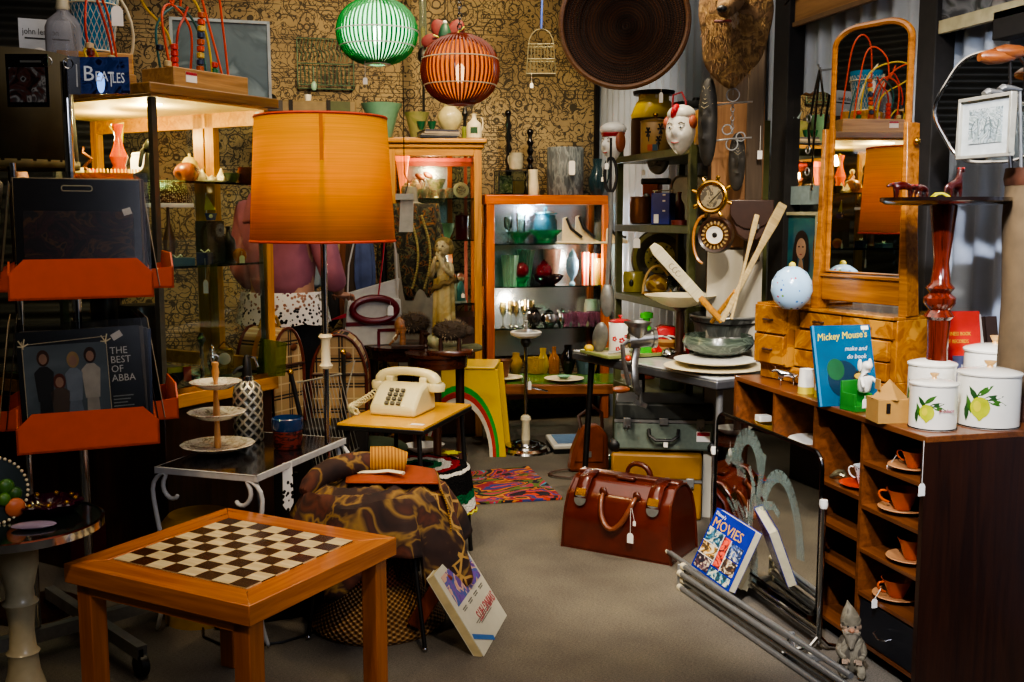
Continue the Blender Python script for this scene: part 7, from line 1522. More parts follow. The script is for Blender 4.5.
# ================= wicker stool with throws =================
p=P(374,0,3.38); d=3.38; k=d/F; t=T('wicker_stool','round woven wicker hourglass stool under the brown batik throw','stool',p,0)
def wick(c1,c2,c3):
    a=N('wicker'); s=a.sep(); an=a.math('ARCTAN2',s[1],s[0]); u=a.math('SINE',a.math('MULTIPLY',an,48)); v=a.math('SINE',a.math('MULTIPLY',s[2],430)); h=a.math('MULTIPLY',u,v); a.col(a.ramp(a.math('MULTIPLY_ADD',h,.5,.5),[(.15,c1),(.5,c2),(.9,c3)])); a.pr(.5); a.bump(h,.9,.006); return a.m
wk=wick('4a2c14','8f6434','c8a068')
M().lathe([(66*k,0),(69*k,4*k),(66*k,10*k),(52*k,30*k),(42*k,50*k)],n=64).o('flared_base',wk,t); M().lathe([(42*k,50*k),(40*k,62*k),(44*k,85*k),(50*k,115*k)],n=64).o('waist',wick('38180e','7a3a24','a86a44'),t)
M().lathe([(50*k,115*k),(56*k,122*k),(57*k,128*k),(52*k,132*k),(0,132*k)],n=64).o('seat',wk,t)
m=M()
for i in range(16):
    a=i*PI/8
    m.tube([(43*k*cos(a),43*k*sin(a),56*k),(45*k*cos(a+PI/16),45*k*sin(a+PI/16),84*k),(50*k*cos(a),50*k*sin(a),112*k)],.0045,6); m.tube([(43*k*cos(a+PI/8),43*k*sin(a+PI/8),56*k),(45*k*cos(a+PI/16),45*k*sin(a+PI/16),84*k),(50*k*cos(a+PI/8),50*k*sin(a+PI/8),112*k)],.0045,6)
m.o('lattice_canes',mat('3a140c',.5),t)
zst=132*k
for px,py in ((308,640),(425,652)):
    a_=G(px,py,0)-p; l_=M().cyl((a_.x,a_.y,.01),(a_.x*.75,a_.y*.75,.36),.007,10).o('metal_leg',black,t); M().sph((a_.x,a_.y,.009),.009,10,8).o('silver_foot',chrome,l_)
# batik throw: draped sheet with corners hanging
bat=N('batik'); n1=bat.noise(6,3,None,.9); n2=bat.noise(9,2,None,1.5); vo_=bat.vor(17); 
c=bat.ramp(n1,[(.3,'1c1214'),(.45,'35201a'),(.5,'8a6a34'),(.54,'38201a'),(.62,'5a2e1e'),(.72,'261412')],'LINEAR'); ln=bat.math('LESS_THAN',bat.vor(17,None,'DISTANCE_TO_EDGE').outputs['Distance'],.06)
msk=bat.math('GREATER_THAN',bat.noise(2.6,1),.54); c=bat.mix(bat.math('MULTIPLY',ln,msk),c,'b08a4a'); bat.col(c); bat.pr(.85); bat.bump(n2,.3,.01)
t=T('batik_throw','dark brown and ochre batik cloth draped over the wicker stool','throw',(p.x,p.y,0),fz(374)); zt3=zat(485,3.38)
rs=[]
def drape(u,v):
    a=u*2*PI; r=v
    corner=(.82+.3*abs(cos(2*(a+.5)))**3)
    Lr=.205
    if r<.45: q=r/.45; x,y,z=Lr*q*cos(a)*1.12,Lr*q*sin(a),zt3+.012*sin(5*x0(a,q))-.01*q
    else:
        q=(r-.45)/.55*corner; fold=.02*sin(9*a)*q+.012*sin(15*a+1)*q
        rr=Lr+.03*min(q*2,1)+.035*q+fold; x,y=rr*cos(a)*1.12,rr*sin(a); z=zt3-.01-.23*q*corner
        hang=math.exp(-((((a+2*PI-5.2)%(2*PI))-0)/.35)**2)
        z-=hang*q*.12
    return (x,y,z)
def x0(a,q): return a+q*3
M().grid(drape,96,26,True).o('cloth',bat.m,t,solid=.008)
M().tube([(-.24,-.02,zt3-.03),(-.2,.03,zt3+.03),(-.1,.08,zt3+.055),(.03,.1,zt3+.06)],.045,14,rr=[.03,.042,.045,.035]).o('rolled_edge',bat.m,t,sub=1)
M().tube([(-.02,.1,zt3+.062),(.05,.1,zt3+.06),(.1,.1,zt3+.05)],.045,18,rr=[.045,.046,.035]).o('ochre_roll',stripes(['b8822a','8a5a1c'],0,90,.8),t)
t=T('orange_cloth','rust orange cloth square with ochre woven border lying on the batik throw','cloth',(p.x,p.y,0),fz(374)); rc=mat('9a4218',.85,var=.25,vs=8)
M().grid(lambda u,v:(-.1+.3*u,-.03+.22*v-.05*u,zt3+.018+.008*sin(u*7)*sin(v*5)),16,12).o('square',rc,t,solid=.004)
M().grid(lambda u,v:(.2+.035*sin(v*1.6),-.14+.26*u,zt3+.015-.16*v**1.3),20,14).o('fringed_border',stripes(['c09030','7a5018','a87a2a','5a3a14'],2,60,.85),t,solid=.004)
M().tube([(-.06,.06,zt3+.03),(.0,.04,zt3+.034),(.04,.05,zt3+.034),(.09,.02,zt3+.032)],.012,8,flat=.5).o('embroidered_figure',cream,t)
# carved wooden piece hanging
p2_=D(430,600,3.2); t=T('carved_wood_strip','reddish carved wooden strip leaning against the wicker stool','wood strip',p2_,fz(430)); M().box((0,0,0),(.05,.014,.2),(0,.55,0)).o('strip',wood('4a1c10','8a4020',.4,'z'),t,bev=.004)
# crochet blanket on round seat behind
p=P(420,0,4.05); k=4.05/F; zt4=zat(466,4.05)
t=T('crochet_stool','round padded stool with black legs beneath the striped crochet blanket','stool',p,0); M().lathe([(44*k,zt4-.1),(46*k,zt4-.04),(44*k,zt4-.012),(0,zt4-.01)],n=36).o('seat',black,t)
for i in range(4): M().cyl((30*k*cos(i*PI/2+.6),30*k*sin(i*PI/2+.6),zt4-.09),(40*k*cos(i*PI/2+.6),40*k*sin(i*PI/2+.6),0),.01,8).o('leg',black,t)
cr=N('crochet_rings'); s=cr.sep(); rd=cr.math('SQRT',cr.math('ADD',cr.math('POWER',s[0],2),cr.math('POWER',s[1],2))); vv=cr.math('SUBTRACT',rd,cr.math('MULTIPLY',cr.math('SUBTRACT',s[2],zt4),.9)); fr=cr.math('FRACT',cr.math('MULTIPLY_ADD',vv,4.2,cr.math('MULTIPLY',cr.noise(60,2),.1)))
cr.col(cr.ramp(fr,[(0,'101010'),(.22,'0f5a34'),(.36,'d8d4c8'),(.52,'8a1418'),(.66,'101010'),(.8,'d8d4c8'),(.88,'101010')],'CONSTANT')); cr.pr(.95,0,0,.1); cr.bump(cr.vor(130).outputs['Distance'],1,.008)
t=T('crochet_blanket','round crochet blanket of black, green, white and red rings behind the batik throw','blanket',(p.x,p.y,0),0)
def crd(u,v):
    a=u*2*PI; Lr=47*k
    if v<.5: return (Lr*v*2*cos(a),Lr*v*2*sin(a),zt4+.006*sin(12*a)*v)
    q=(v-.5)*2; rr=Lr+.02*q**.5+.012*sin(11*a)*q; return (rr*cos(a),rr*sin(a),zt4-.19*q-.02*q*sin(4*a))
M().grid(crd,110,24,True).o('knitted_disc',cr.m,t,solid=.014)
ep=[crd(i/110,1) for i in range(110)]; m=M()
m.tube([(x*1.02,y*1.02,z+.008*(i%2)) for i,(x,y,z) in enumerate(ep)],.007,5,True); m.o('yellow_edging',mat('b8b020',.9),t)
t2=M().lathe([(.0,.0),(.02,.003),(.035,.012),(.0,.02)],n=12,flute=.3,nf=6,c=(.14,.1,zt4+.012)).o('yellow_rosette',mat('d0c81c',.9),t)
# leaning annual book
bl=G(484,657,0); br=G(507,616,0); bl.z=br.z=.002; dl=bl.x*sin(YAW)+bl.y*cos(YAW); tl=D(431,578,dl)
t,W,h=book('leaning_annual','large white covered annual leaning upside down against the wicker stool',bl,br,tl,.03,mat('c9c6b0',.35,coat=.2,var=.06),mat('c9b98a',.8),'book',spine='r')
M().box((W*.22,h*.12,.0012),(W*.45,h*.055,.001),(0,0,-.45)).o('cover_stripe',mat('2a6ab0',.4),t)
M().box((W*.52,h*.74,.0012),(W*.86,h*.36,.001)).o('cover_picture',pat(['5a3a8a','6a4a9a','3a5a9a','c8a08a','5a3a8a','7a8ab0'],10,'n',.4,'CONSTANT',(1,1,1),0,1),t,smooth=False)
M().box((W*.75,h*.84,.002),(W*.3,h*.1,.001)).o('sticker',mat('2a7ac8',.4),t)
for i,(x,z_) in enumerate(((.3,.7),(.45,.66),(.6,.7),(.72,.74))): M().sph((W*x,h*z_,.001),(.009,.03,.001),10,6).o('cover_figure',mat('c89a80',.5),t)
ttl=text('SWING HITS',.05,mat('b8324a',.4),t,(W*.96,h*.36,.0015),(0,0,PI),sx=.74)
for i in range(3): text('songs and words',.014,mat('5a5a5a',.5),t,(W*.9,h*(.47+.03*i) if i<2 else h*.27,.0015),(0,0,PI),sx=.9) if 0 else None
m=M()
for i in range(4): m.box((W*(.2+.2*i),h*.5,.0014),(W*.12,h*.012,.0008)); m.box((W*(.2+.2*i),h*.475,.0014),(W*.1,h*.01,.0008))
for i in range(3): m.box((W*.55,h*(.28-.025*i),.0014),(W*(.6-.1*i),h*.008,.0008))
m.o('small_print_lines',mat('6a6a62',.5),t)
# ================= LEFT SHOWCASE =================
zcb=.726; ztc=1.79; nc=P(160,0,3.6); crz=PI/2-(YAW+R(30)); t=T('wooden_showcase','large square wooden glass showcase on dark base crowded with trinkets, behind the record rack','cabinet',(nc.x,nc.y,0),crz)
CX,CY=.56,.98; gm=mat('5a5a52',.35,.6,.2)
LM=Matrix.Translation((nc.x,nc.y,0))@Matrix.Rotation(crz,4,'Z')
def L2(x,y,z): return LM@Vector((x,y,z))
M().box((CX/2,CY/2,zcb/2-.03),(CX-.02,CY-.02,zcb-.06)).o('base_cupboard',dkwood,t,bev=.004)
M().box((CX/2,CY/2,zcb-.03),(CX+.02,CY+.02,.05)).o('base_ledge',oakx,t,bev=.004); M().box((CX/2,CY/2,zcb-.002),(CX-.03,CY-.03,.006)).o('display_floor',mat('b8b4a0',.3,coat=.3),t)
M().box((CX/2,CY/2,ztc-.018),(CX+.06,CY+.06,.036)).o('top_slab',wood('5a3c1c','9a7238',.4,'x'),t,bev=.004); M().box((CX/2,CY/2,ztc-.04),(CX,CY,.008)).o('ceiling_board',mat('e0c890',.6,var=.1),t)
M().box((.01,.01,(zcb+ztc)/2-.02),(.022,.022,ztc-zcb-.05)).o('corner_post',gm,t)
M().box((CX-.01,.012,(zcb+ztc)/2-.02),(.03,.03,ztc-zcb-.05)).o('corner_post',oak,t); M().box((CX-.01,CY-.012,(zcb+ztc)/2-.02),(.035,.035,ztc-zcb-.05)).o('corner_post',oak,t); M().box((.012,CY-.012,(zcb+ztc)/2-.02),(.03,.03,ztc-zcb-.05)).o('corner_post',oak,t)
M().box((CX-.01,.35,(zcb+ztc)/2-.02),(.03,.055,ztc-zcb-.05)).o('door_stile',oak,t); M().box((CX-.01,.29,(zcb+ztc)/2-.02),(.03,.045,ztc-zcb-.05)).o('door_stile',oak,t)
M().box((CX-.01,CY/2,ztc-.07),(.03,CY-.05,.06)).o('door_rail',oakx,t); M().box((CX-.01,CY/2,zcb+.04),(.03,CY-.05,.05)).o('door_rail',oakx,t)
M().box((.35,CY-.01,(zcb+ztc)/2-.02),(.03,.02,ztc-zcb-.05)).o('slotted_upright',steel,t)
M().box((CX+.006-.03,.03,(zcb+ztc)/2-.02),(.006,.02,ztc-zcb-.06)).o('slotted_upright',steel,t)
M().quad((.02,.004,zcb),(CX-.02,.004,zcb),(CX-.02,.004,ztc-.04),(.02,.004,ztc-.04)).o('side_glass',clear,t,smooth=False); M().quad((.004,.02,zcb),(.004,CY-.02,zcb),(.004,CY-.02,ztc-.04),(.004,.02,ztc-.04)).o('side_glass',clear,t,smooth=False)
M().box((CX/2,.0,zcb-.0),(CX,.012,.03)).o('brass_sill',brass,t); M().box((0,CY/2,zcb),(.012,CY,.03)).o('brass_sill',brass,t)
zsA=1.47; zsB=1.17; zsC=.93
for z in (zsA,zsB): M().box((CX/2,CY/2,z-.004),(CX-.05,CY-.04,.008)).o('glass_shelf',glass('b8d8cc',.85,.8),t,smooth=False)
M().lathe([(.03,0),(.03,.004),(0,.004)],n=20,c=(.16,.17,ztc-.05)).o('spotlight',emis('fff0d0',10),t)
def lc(kind,nm,lab,cat,px,z,d,w,h,mt,**k_): return pot(kind,nm,lab,cat,px,z,d,w,h,mt,**k_)
# top shelf
amb=gem('d88a1a',.5)
p=P(112,zsA,3.98); t=T('ridged_dish','long ridged amber glass dish glowing on the top shelf of the wooden showcase','dish',p,fz(112)); k=3.98/F
m=M().lathe([(28*k,0),(38*k,6*k),(40*k,9*k),(37*k,9*k),(27*k,2*k),(0,2*k)],n=60,flute=.03,nf=30,sy=.4); m.o('body',amb,t)
m=M()
for i in range(16): m.cyl(((-20+i*3.3)*k,-.02,9*k),((-20+i*3.3)*k,-.0,13*k),1*k,6)
m.o('ridges',mat('e8b84a',.3,coat=.5),t); M().lathe([(1*k,0),(5*k,1*k),(5*k,6*k),(0,6*k)],n=14,c=(-30*k,-.03,8*k)).o('pale_knob',cream,t)
t=T('amber_vase','tall wavy orange glass vase with yellow mouth on the top shelf of the wooden showcase','vase',P(120,zsA,4.12),0); k=4.12/F
M().lathe([(8*k,0),(9*k,8*k),(6*k,18*k),(9*k,26*k),(5*k,36*k),(3*k,46*k),(6*k,58*k),(5*k,58*k),(2.4*k,46*k)],n=24).o('body',gem('e0641a',.75),t); M().prism([(-8*k,56*k),(4*k,38*k),(6*k,60*k)],-.004,.004).o('yellow_lip',mat('d0c828',.4),t)
t=T('dark_figurine','dark bronze standing monkey figurine on the top shelf by the metal corner post','figurine',P(151,zsA,3.95),fz(151)); k=3.95/F; dkb=mat('20241f',.4,.3,.5)
skin('body',[(0,0,6*k,7*k),(0,0,22*k,6*k),(0,0,36*k,4*k),(1*k,0,44*k,4.4*k),(-7*k,-4*k,30*k,2.5*k),(-10*k,-8*k,14*k,2*k),(7*k,-4*k,28*k,2.5*k),(5*k,-8*k,16*k,2*k),(-6*k,-5*k,2.5*k,3*k),(6*k,-5*k,2.5*k,3*k),(-16*k,2*k,8*k,1.5*k),(-14*k,0,2*k,1.5*k)],[(0,1),(1,2),(2,3),(2,4),(4,5),(2,6),(6,7),(0,8),(0,9),(0,10),(10,11)],dkb,t,1)
lc('ball','pumpkin_pot','round brown pot with a carved face pattern on the top showcase shelf','pot',187,zsA,4.0,25,20,pat(['5a2814','7a3a1c','8a4a24','3a1a0c'],14,'n',.3,'LINEAR',(1,1,1),0,1,.4)); k=4.0/F
lc('bell','yellow_lamp_shade','pale yellow dome lampshade behind the round brown pot on the top showcase shelf','lamp shade',190,zsA+.04,4.18,24,20,mat('d8c87a',.4)); one(M().cyl((0,0,0),(0,0,.045),.03,14),'shade_stand','dark little stand under the pale yellow dome shade','stand',dkb,loc=P(190,zsA,4.18))
p=P(212,zsA,4.03); t=T('shell_ornament','group of white conch shells on a white dish on the top showcase shelf','ornament',p,fz(212)); k=4.03/F
M().lathe([(10*k,0),(17*k,3*k),(0,3*k)],n=24,sy=.6).o('dish',white,t)
for x,h_ in((-9,14),(0,8),(9,15)): M().lathe([(4*k,2*k),(5*k,6*k),(2.4*k,h_*.7*k),(.5*k,h_*k)],n=12,c=(x*k,0,0),flute=.1,nf=5).o('shell',cream,t)
lc('pot','dark_red_pot','dark red brown glass pot at the right end of the top showcase shelf','pot',246,zsA,4.1,16,16,gem('3a1210',.9))
lc('bowl','dark_green_dish','dark green dish beside the dark red pot','dish',231,zsA,4.06,18,10,mat('2a3a20',.4))
lc('jar','white_lit_jar','small white jar with added glow at the back of the showcase, left of the monkey','jar',141,zsA,4.25,18,32,emis('f8f2e0',.9))  # jar is no lamp; its brightness is put in as emission
p=P(88,zsA,4.08); t=T('dragon_ornament','dark brown and gold curled dragon shaped ornament at the left of the ridged dish','ornament',p,fz(88)); k=4.08/F
M().tube([(0,0,2*k),(6*k,0,8*k),(-3*k,0,16*k),(4*k,0,24*k),(-4*k,0,30*k),(-3*k,0,36*k)],3.4*k,8,r2=1.6*k).o('body',mat('7a4a1c',.3,.5,.5),t); M().sph((5*k,-.01,12*k),3*k).o('red_bead',red,t)
lc('vase','pale_vase','pale yellow small vase beside the dragon ornament','vase',90,zsA,3.98,14,12,mat('d8d08a',.4))
# second shelf
def sh2(*a,**k_): return lc(*a,**k_)
t=T('lattice_lamp','small table lamp with beaded brown lattice shade inside the wooden showcase','lamp',P(170,zsB,3.9),0); k=3.9/F
lt=dots('4a2418',['e8d8c0','d8b8a0'],150,.4,.5); M().lathe([(24*k,59*k),(17*k,80*k)],n=36,cap=False).o('lamp_shade',lt,t,solid=.003); M().lathe([(24.3*k,56*k),(24.3*k,60*k)],n=36,cap=False).o('white_fringe',mat('e8d0c0',.6,em=.15),t,solid=.003); M().lathe([(9*k,0),(9*k,2*k),(5*k,6*k),(6*k,24*k),(2*k,40*k),(1.4*k,62*k)],n=20).o('base',mat('6a4a3a',.4),t)
t=T('toy_sailboat','toy boat with yellow triangular sail and blue hull inside the wooden showcase','toy boat',P(211,zsB+.16,4.05),fz(211)); k=4.05/F
M().prism([(-6*k,10*k),(5*k,10*k),(-4*k,26*k)],-.002,.002).o('sail',mat('c8c04a',.5),t); M().prism([(-4*k,0),(4*k,0),(6*k,7*k),(-6*k,7*k)],-.012,.012).o('hull',mat('1c3a8a',.4),t); M().cyl((-4*k,0,5*k),(-4*k,0,27*k),.002,5).o('mast',white,t); M().sph((0,-.013,4*k),(2*k,.002,2*k),10,6).o('emblem',white,t)
one(M().box((0,0,.08),(.09,.06,.155)),'dark_display_box','dark display box holding up the toy boat','box',mat('2a2018',.6),loc=P(211,zsB,4.05),rz=crz)
lc('ball','amber_ball_pot','shiny orange amber round pot on the second showcase shelf','pot',240,zsB,4.04,14,14,gem('d87a1a',.8),lid=None,tg=.3)
for i,(px,w,h,c,lab) in enumerate(((177,34,7,'3a5a78','slate blue flat box on the second showcase shelf under the lattice lamp'),(205,16,11,'1c2a58','navy blue small box with white bow on the second showcase shelf'))):
    p=P(px,zsB,3.82 if i==0 else 3.93); k=3.9/F; t=T('gift_box',lab,'box',p,fz(px)); M().box((0,0,h*k/2),(w*k,.05,h*k)).o('body',mat(c,.5),t,bev=.002); M().tube([(-4*k,-.0,h*k+3*k),(0,-.0,h*k),(4*k,0,h*k+3*k),(5*k,0,h*k+1*k)],.003,5).o('bow',white,t)
    if i: ptag(t,(0,-.03,h*k*.5),drop=.08,w=.018,h=.05)
for px,w,h,c,lab,kd in ((222,18,20,'3a2c22','brown turned pot at the back of the second showcase shelf','pot'),(229,14,34,'1a1c1e','dark glass bottle at the back of the second showcase shelf','bottle')):
    lc(kd,'dark_pot',lab,'pot',px,zsB,4.18,w,h,mat(c,.4,coat=.3))
# floor of showcase
for i,(px,d_,w,h,lab) in enumerate(((203,3.85,16,52,'tall silver candlestick standing on the showcase floor'),(213,3.95,10,36,'shorter silver pepper pot behind the tall candlestick'))): lc('stick' if i==0 else 'urn','silver_candlestick' if i==0 else 'silver_pepper_pot',lab,'candlestick' if i==0 else 'pepper pot',px,zcb+.002,d_,w,h,chrome)
lc('plate','glass_platter','wide pale green glass platter on the showcase floor','plate',208,zcb+.002,4.0,58,6,glass('bfe0d0',.85,.9))
t=T('toy_wagon','yellow and black toy with red card and wheels near the showcase corner','toy',P(180,zcb+.002,3.78),fz(180)+R(20)); k=3.78/F
for x in(-9,7): M().lathe([(6*k,-.02),(7*k,-.015),(7*k,.015),(6*k,.02)],n=20,c=(x*k,0,7*k),rot=(PI/2,0,0)).o('wheel',black,t)
M().box((-1*k,0,18*k),(24*k,.03,5*k)).o('yellow_bar',mat('d8c82a',.4),t); M().box((0,0,11*k),(14*k,.02,8*k)).o('body',iron,t); M().box((5*k,-.03,14*k),(8*k,.003,15*k)).o('red_card',mat('c82818',.5),t)
t=T('gold_watch_stand','small gilt carriage clock on the showcase floor behind candlestick','clock',P(225,zcb+.002,4.12),fz(225)); k=4.1/F; M().box((0,0,.05),(.07,.05,.1)).o('case',brass,t,bev=.004); M().sph((0,-.026,.06),(.024,.003,.024)).o('dial',cream,t); M().tube([(-.025,0,.1),(0,0,.125),(.025,0,.1)],.003,5).o('handle',brass,t)
for i,(x,y,w,h,c,lab) in enumerate(((.42,.6,.16,.26,'2a1a14','large dark brown tin at the back of the showcase floor'),(.3,.75,.14,.2,'3a3228','olive brown tin at the left rear of the showcase floor'),(.42,.8,.12,.3,'141414','black cylinder at the far left rear of the showcase'))):
    one(M().lathe(pf('can',w/2,h),n=24),'storage_tin',lab,'tin',mat(c,.4,coat=.3),loc=L2(x,y,zcb+.002))
# on top of the showcase
k=3.95/F; ZT1=ztc+.001
t=T('glass_siphon_bottle','clear ribbed glass siphon bottle with white head on top of the showcase','bottle',P(67,ZT1,3.93),0)
zb0=0; M().lathe([(15*k,0),(17*k,3*k),(17*k,62*k),(14*k,70*k),(6*k,77*k),(5.5*k,80*k)],n=40,flute=.02,nf=20).o('body',gem('c8c8d0',.25),t); M().lathe([(6*k,79*k),(7*k,81*k),(5*k,92*k),(6*k,98*k),(0,100*k)],n=20).o('head',cream,t)
t=T('pop_record_sleeve','grey record sleeve with black name lettering leaning on top of the showcase','record',mw=up3(P(20,ZT1+.15,4.12),fz(40),.12)); M().box((.155,.08,-.002),(.31,.16,.004)).o('sleeve',mat('b8bcc4',.5,var=.1),t)
text('john lennon',.034,black,t,(.012,.1,.001),sx=.8); text('IMAGINE',.018,mat('3a3a3a'),t,(.015,.2,.001)) if 0 else None; M().box((.1,.085,.0006),(.16,.006,.001)).o('small_lettering_line',iron,t); M().sph((.07,.02,.001),(.03,.03,.002)).o('cover_face',mat('e0dcd8'),t); M().box((.155,-.075,-.06),(.34,.15,.14)).o('card_box',cream,t) if 0 else None
p=P(97,ZT1,4.0); one(M().box((0,0,.075),(.26,.16,.15)),'wooden_block','brown wooden crate under the blue string bag bucket','crate',oakx,loc=p,rz=fz(97),bev=.004)
t=T('blue_bucket','bright blue plastic bucket in a white net with cream handles on top of the showcase','bucket',p+Vector((0,0,.151)),fz(97)); k=4.0/F
M().lathe([(15*k,0),(17*k,2*k),(24*k,60*k),(22*k,60*k),(16*k,4*k),(0,4*k)],n=36).o('body',mat('1a8ab8',.35,coat=.3),t)
m=M()
for i in range(26):
    for s_ in(-1,1):
        m.tube([((17.4+6.2*j/8)*k*cos(2*PI*i/26+s_*j*.12),(17.4+6.2*j/8)*k*sin(2*PI*i/26+s_*j*.12),(3+50*j/8)*k) for j in range(9)],.0013,4)
m.o('net',mat('d8d4c4',.8),t); M().tube([(17.5*k*cos(a*PI/14),17.5*k*sin(a*PI/14),2*k) for a in range(28)],.004,6,True).o('net_base_ring',cream,t); M().tube([(24*k*cos(a*PI/14),24*k*sin(a*PI/14),46*k) for a in range(28)],.003,6,True).o('net_top_ring',cream,t)
M().tube([(6*k,-24*k,70*k),(24*k,-22*k,55*k),(36*k,-14*k,30*k),(36*k,-8*k,5*k),(28*k,-4*k,-12*k)],.006,8).o('rope_handle',cream,t,sub=1); ptag(t,(16*k,-25*k,48*k),dx=.02,drop=.02,w=.04,h=.07)
# bead mazes
def maze(lab,loc,rz,W,Dp,h,loops,beads):
    t=T('bead_maze',lab,'toy',loc,rz); M().box((0,0,.035),(W,Dp,.07)).o('base',wood('8a6234','c09458',.5),t,bev=.003)
    for c,pts in loops: 
        P_=[Vector(p_) for p_ in pts]; o_=[]
        for i in range(len(P_)-1):
            p0,p1,p2,p3=P_[max(i-1,0)],P_[i],P_[i+1],P_[min(i+2,len(P_)-1)]
            for j in range(8):
                u=j/8; o_.append(.5*((2*p1)+(p2-p0)*u+(2*p0-5*p1+4*p2-p3)*u*u+(3*p1-p0-3*p2+p3)*u**3))
        o_.append(P_[-1]); M().tube(o_,.0042,8).o('wire_loop',mat(c,.35),t)
    for x,y,z,n,cols,dz,dx in beads:
        for i in range(n): M().lathe([(.006,-.011),(.0135,-.008),(.0135,.008),(.006,.011)],n=14,c=(x+dx*i,y,z+dz*i)).o('bead',mat(cols[i%len(cols)],.4),t)
    M().box((-W*.28,-Dp/2-.001,.04),(.05,.002,.035)).o('price_sticker',tagm,t); M().box((-W*.28,-Dp/2-.002,.052),(.05,.002,.01)).o('sticker_header',mat('b02a3a'),t); return t
rz_m=crz; O='d8481a'; Yl='d8b82a'
pM=L2(.30,.10,ZT1)
maze('large wooden bead maze toy with tall orange and yellow wires at the showcase edge',pM,rz_m,.36,.16,.3,
 [(O,[(-.14,-.02,.07),(-.15,0,.25),(-.08,.02,.3),(-.02,0,.22),(0,.03,.07)]),(O,[(.1,-.03,.07),(.07,0,.25),(.03,.02,.42),(-.02,.02,.46),(-.08,.0,.4),(-.1,0,.3),(-.13,0,.36)]),(O,[(.16,0,.07),(.14,0,.25),(.11,0,.45),(.06,0,.52),(.0,.03,.47),(-.02,.05,.3)]),
 (Yl,[(.06,-.02,.07),(.05,-.01,.2),(.0,0,.33),(-.14,0,.38),(-.24,0,.34),(-.2,.03,.28),(-.08,.05,.2),(-.06,.05,.07)]),('2a6a6a',[(-.12,.05,.07),(-.14,.04,.22),(-.05,.03,.3),(.06,.05,.24),(.1,.05,.07)]),('b8301a',[(-.1,0,.07),(-.09,-.01,.2),(-.05,0,.26),(-.03,0,.3)])],
 [(-.1,0,.085,4,['d8341a'],.022,0),(.0,-.02,.085,9,['b8541a','2a3a5a','d8b84a','d8481a'],.024,.002),(.07,-.02,.085,2,['1c6a3a','c8341a'],.022,0),(-.15,-.02,.085,1,['c8b07a'],.02,0),(-.165,-.0,.14,1,['1a2030'],.02,0)])
maze('smaller bead maze toy with beads on looped wires, left of the large one',L2(.11,.36,ZT1),rz_m+.2,.2,.12,.2,
 [('c8341a',[(-.06,0,.07),(-.09,0,.22),(-.03,.02,.36),(.03,0,.2),(.05,0,.07)]),('d8b82a',[(-.09,-.02,.07),(-.1,0,.13),(-.06,0,.15),(-.02,0,.1),(0,0,.07)]),(O,[(.08,0,.07),(.02,0,.3),(-.1,0,.4),(-.16,.02,.34)])],
 [(-.06,0,.085,3,['1c5a3a','c8341a','7a1c14'],.022,-.004),(-.085,-.01,.15,1,['d8b88a'],.02,0),(.04,0,.085,3,['8a9a5a','c87a8a','c8b88a'],.02,0),(.08,0,.085,2,['1a2a4a','c8b07a'],.022,0)])
t=T('framed_glass_picture','faded blue grey framed picture standing behind the bead mazes','picture',mw=up3(P(172,ZT1,4.35),fz(215),.08)); k=4.35/F
m=M(); w_,h_=96*k,86*k
for c_,s_ in (((w_/2,.006,0),(w_,.012,.015)),((w_/2,h_-.006,0),(w_,.012,.015)),((.006,h_/2,0),(.012,h_,.015)),((w_-.006,h_/2,0),(.012,h_,.015))): m.box(c_,s_)
m.o('frame',mat('a8b0ac',.5),t); M().box((w_/2,h_/2,-.004),(w_-.02,h_-.02,.004)).o('print',pat(['3a4a4c','5a6a6a','4a5a5a','7a8a88'],5,'n',.3,'LINEAR'),t)
# ================= DARK OLIVE LAMP =================
d=3.47; p=P(20,0,d); t=T('olive_lamp','floor lamp with big dark olive drum shade behind the record rack','lamp',p,fz(20)); za=zat(163,d); zb_=zat(55,d); r=62*d/F
M().lathe([(r,za),(r*.93,zb_)],n=56,cap=False).o('lamp_shade',mat('3a3010',.8,var=.2),t,solid=.003); M().lathe([(r*1.005,za-.02),(r*1.005,za+.005)],n=56,cap=False,flute=.01,nf=28).o('fringe',mat('6a5a2a',.8),t,solid=.003)
M().cyl((0,0,0),(0,0,zb_-.03),.012,12).o('pole',dkwood,t); M().lathe([(.14,0),(.14,.02),(.03,.04),(0,.04)],n=30).o('base',dkwood,t)
m=M()
for a in range(3): m.cyl((0,0,zb_-.03),(r*.92*cos(a*2.1),r*.92*sin(a*2.1),zb_-.03),.003,5)
m.o('shade_spider',iron,t)
# ================= RECORD RACK =================
d=3.2; p=P(78,0,d); rr_z=fz(78)+R(2); t=T('record_rack','revolving chrome record display stand with orange metal trays on castors','display stand',p,rr_z); k=d/F; RK=t
orr=mat('c24a12',.45,var=.12); orr2=orr
M().cyl((0,0,.06),(0,0,zat(62,d)),.014,16).o('pole',chrome,t); M().cyl((-.155,-.06,.1),(-.155,-.06,1.5),.009,12).o('side_pole',chrome,t)
for a in range(4):
    q=a*PI/2+.35; M().box((.17*cos(q),.17*sin(q),.075),(.36,.03,.04),(0,0,q)).o('foot_bar',steel,t)
    x,y=.34*cos(q),.34*sin(q); w=M().lathe([(.03,-.014),(.034,-.01),(.034,.01),(.03,.014)],n=22,c=(x,y,.034),rot=(PI/2,0,q)).o('castor_wheel',black,t); M().box((x,y,.06),(.012,.03,.05)).o('castor_fork',iron,t)
TW_=.355
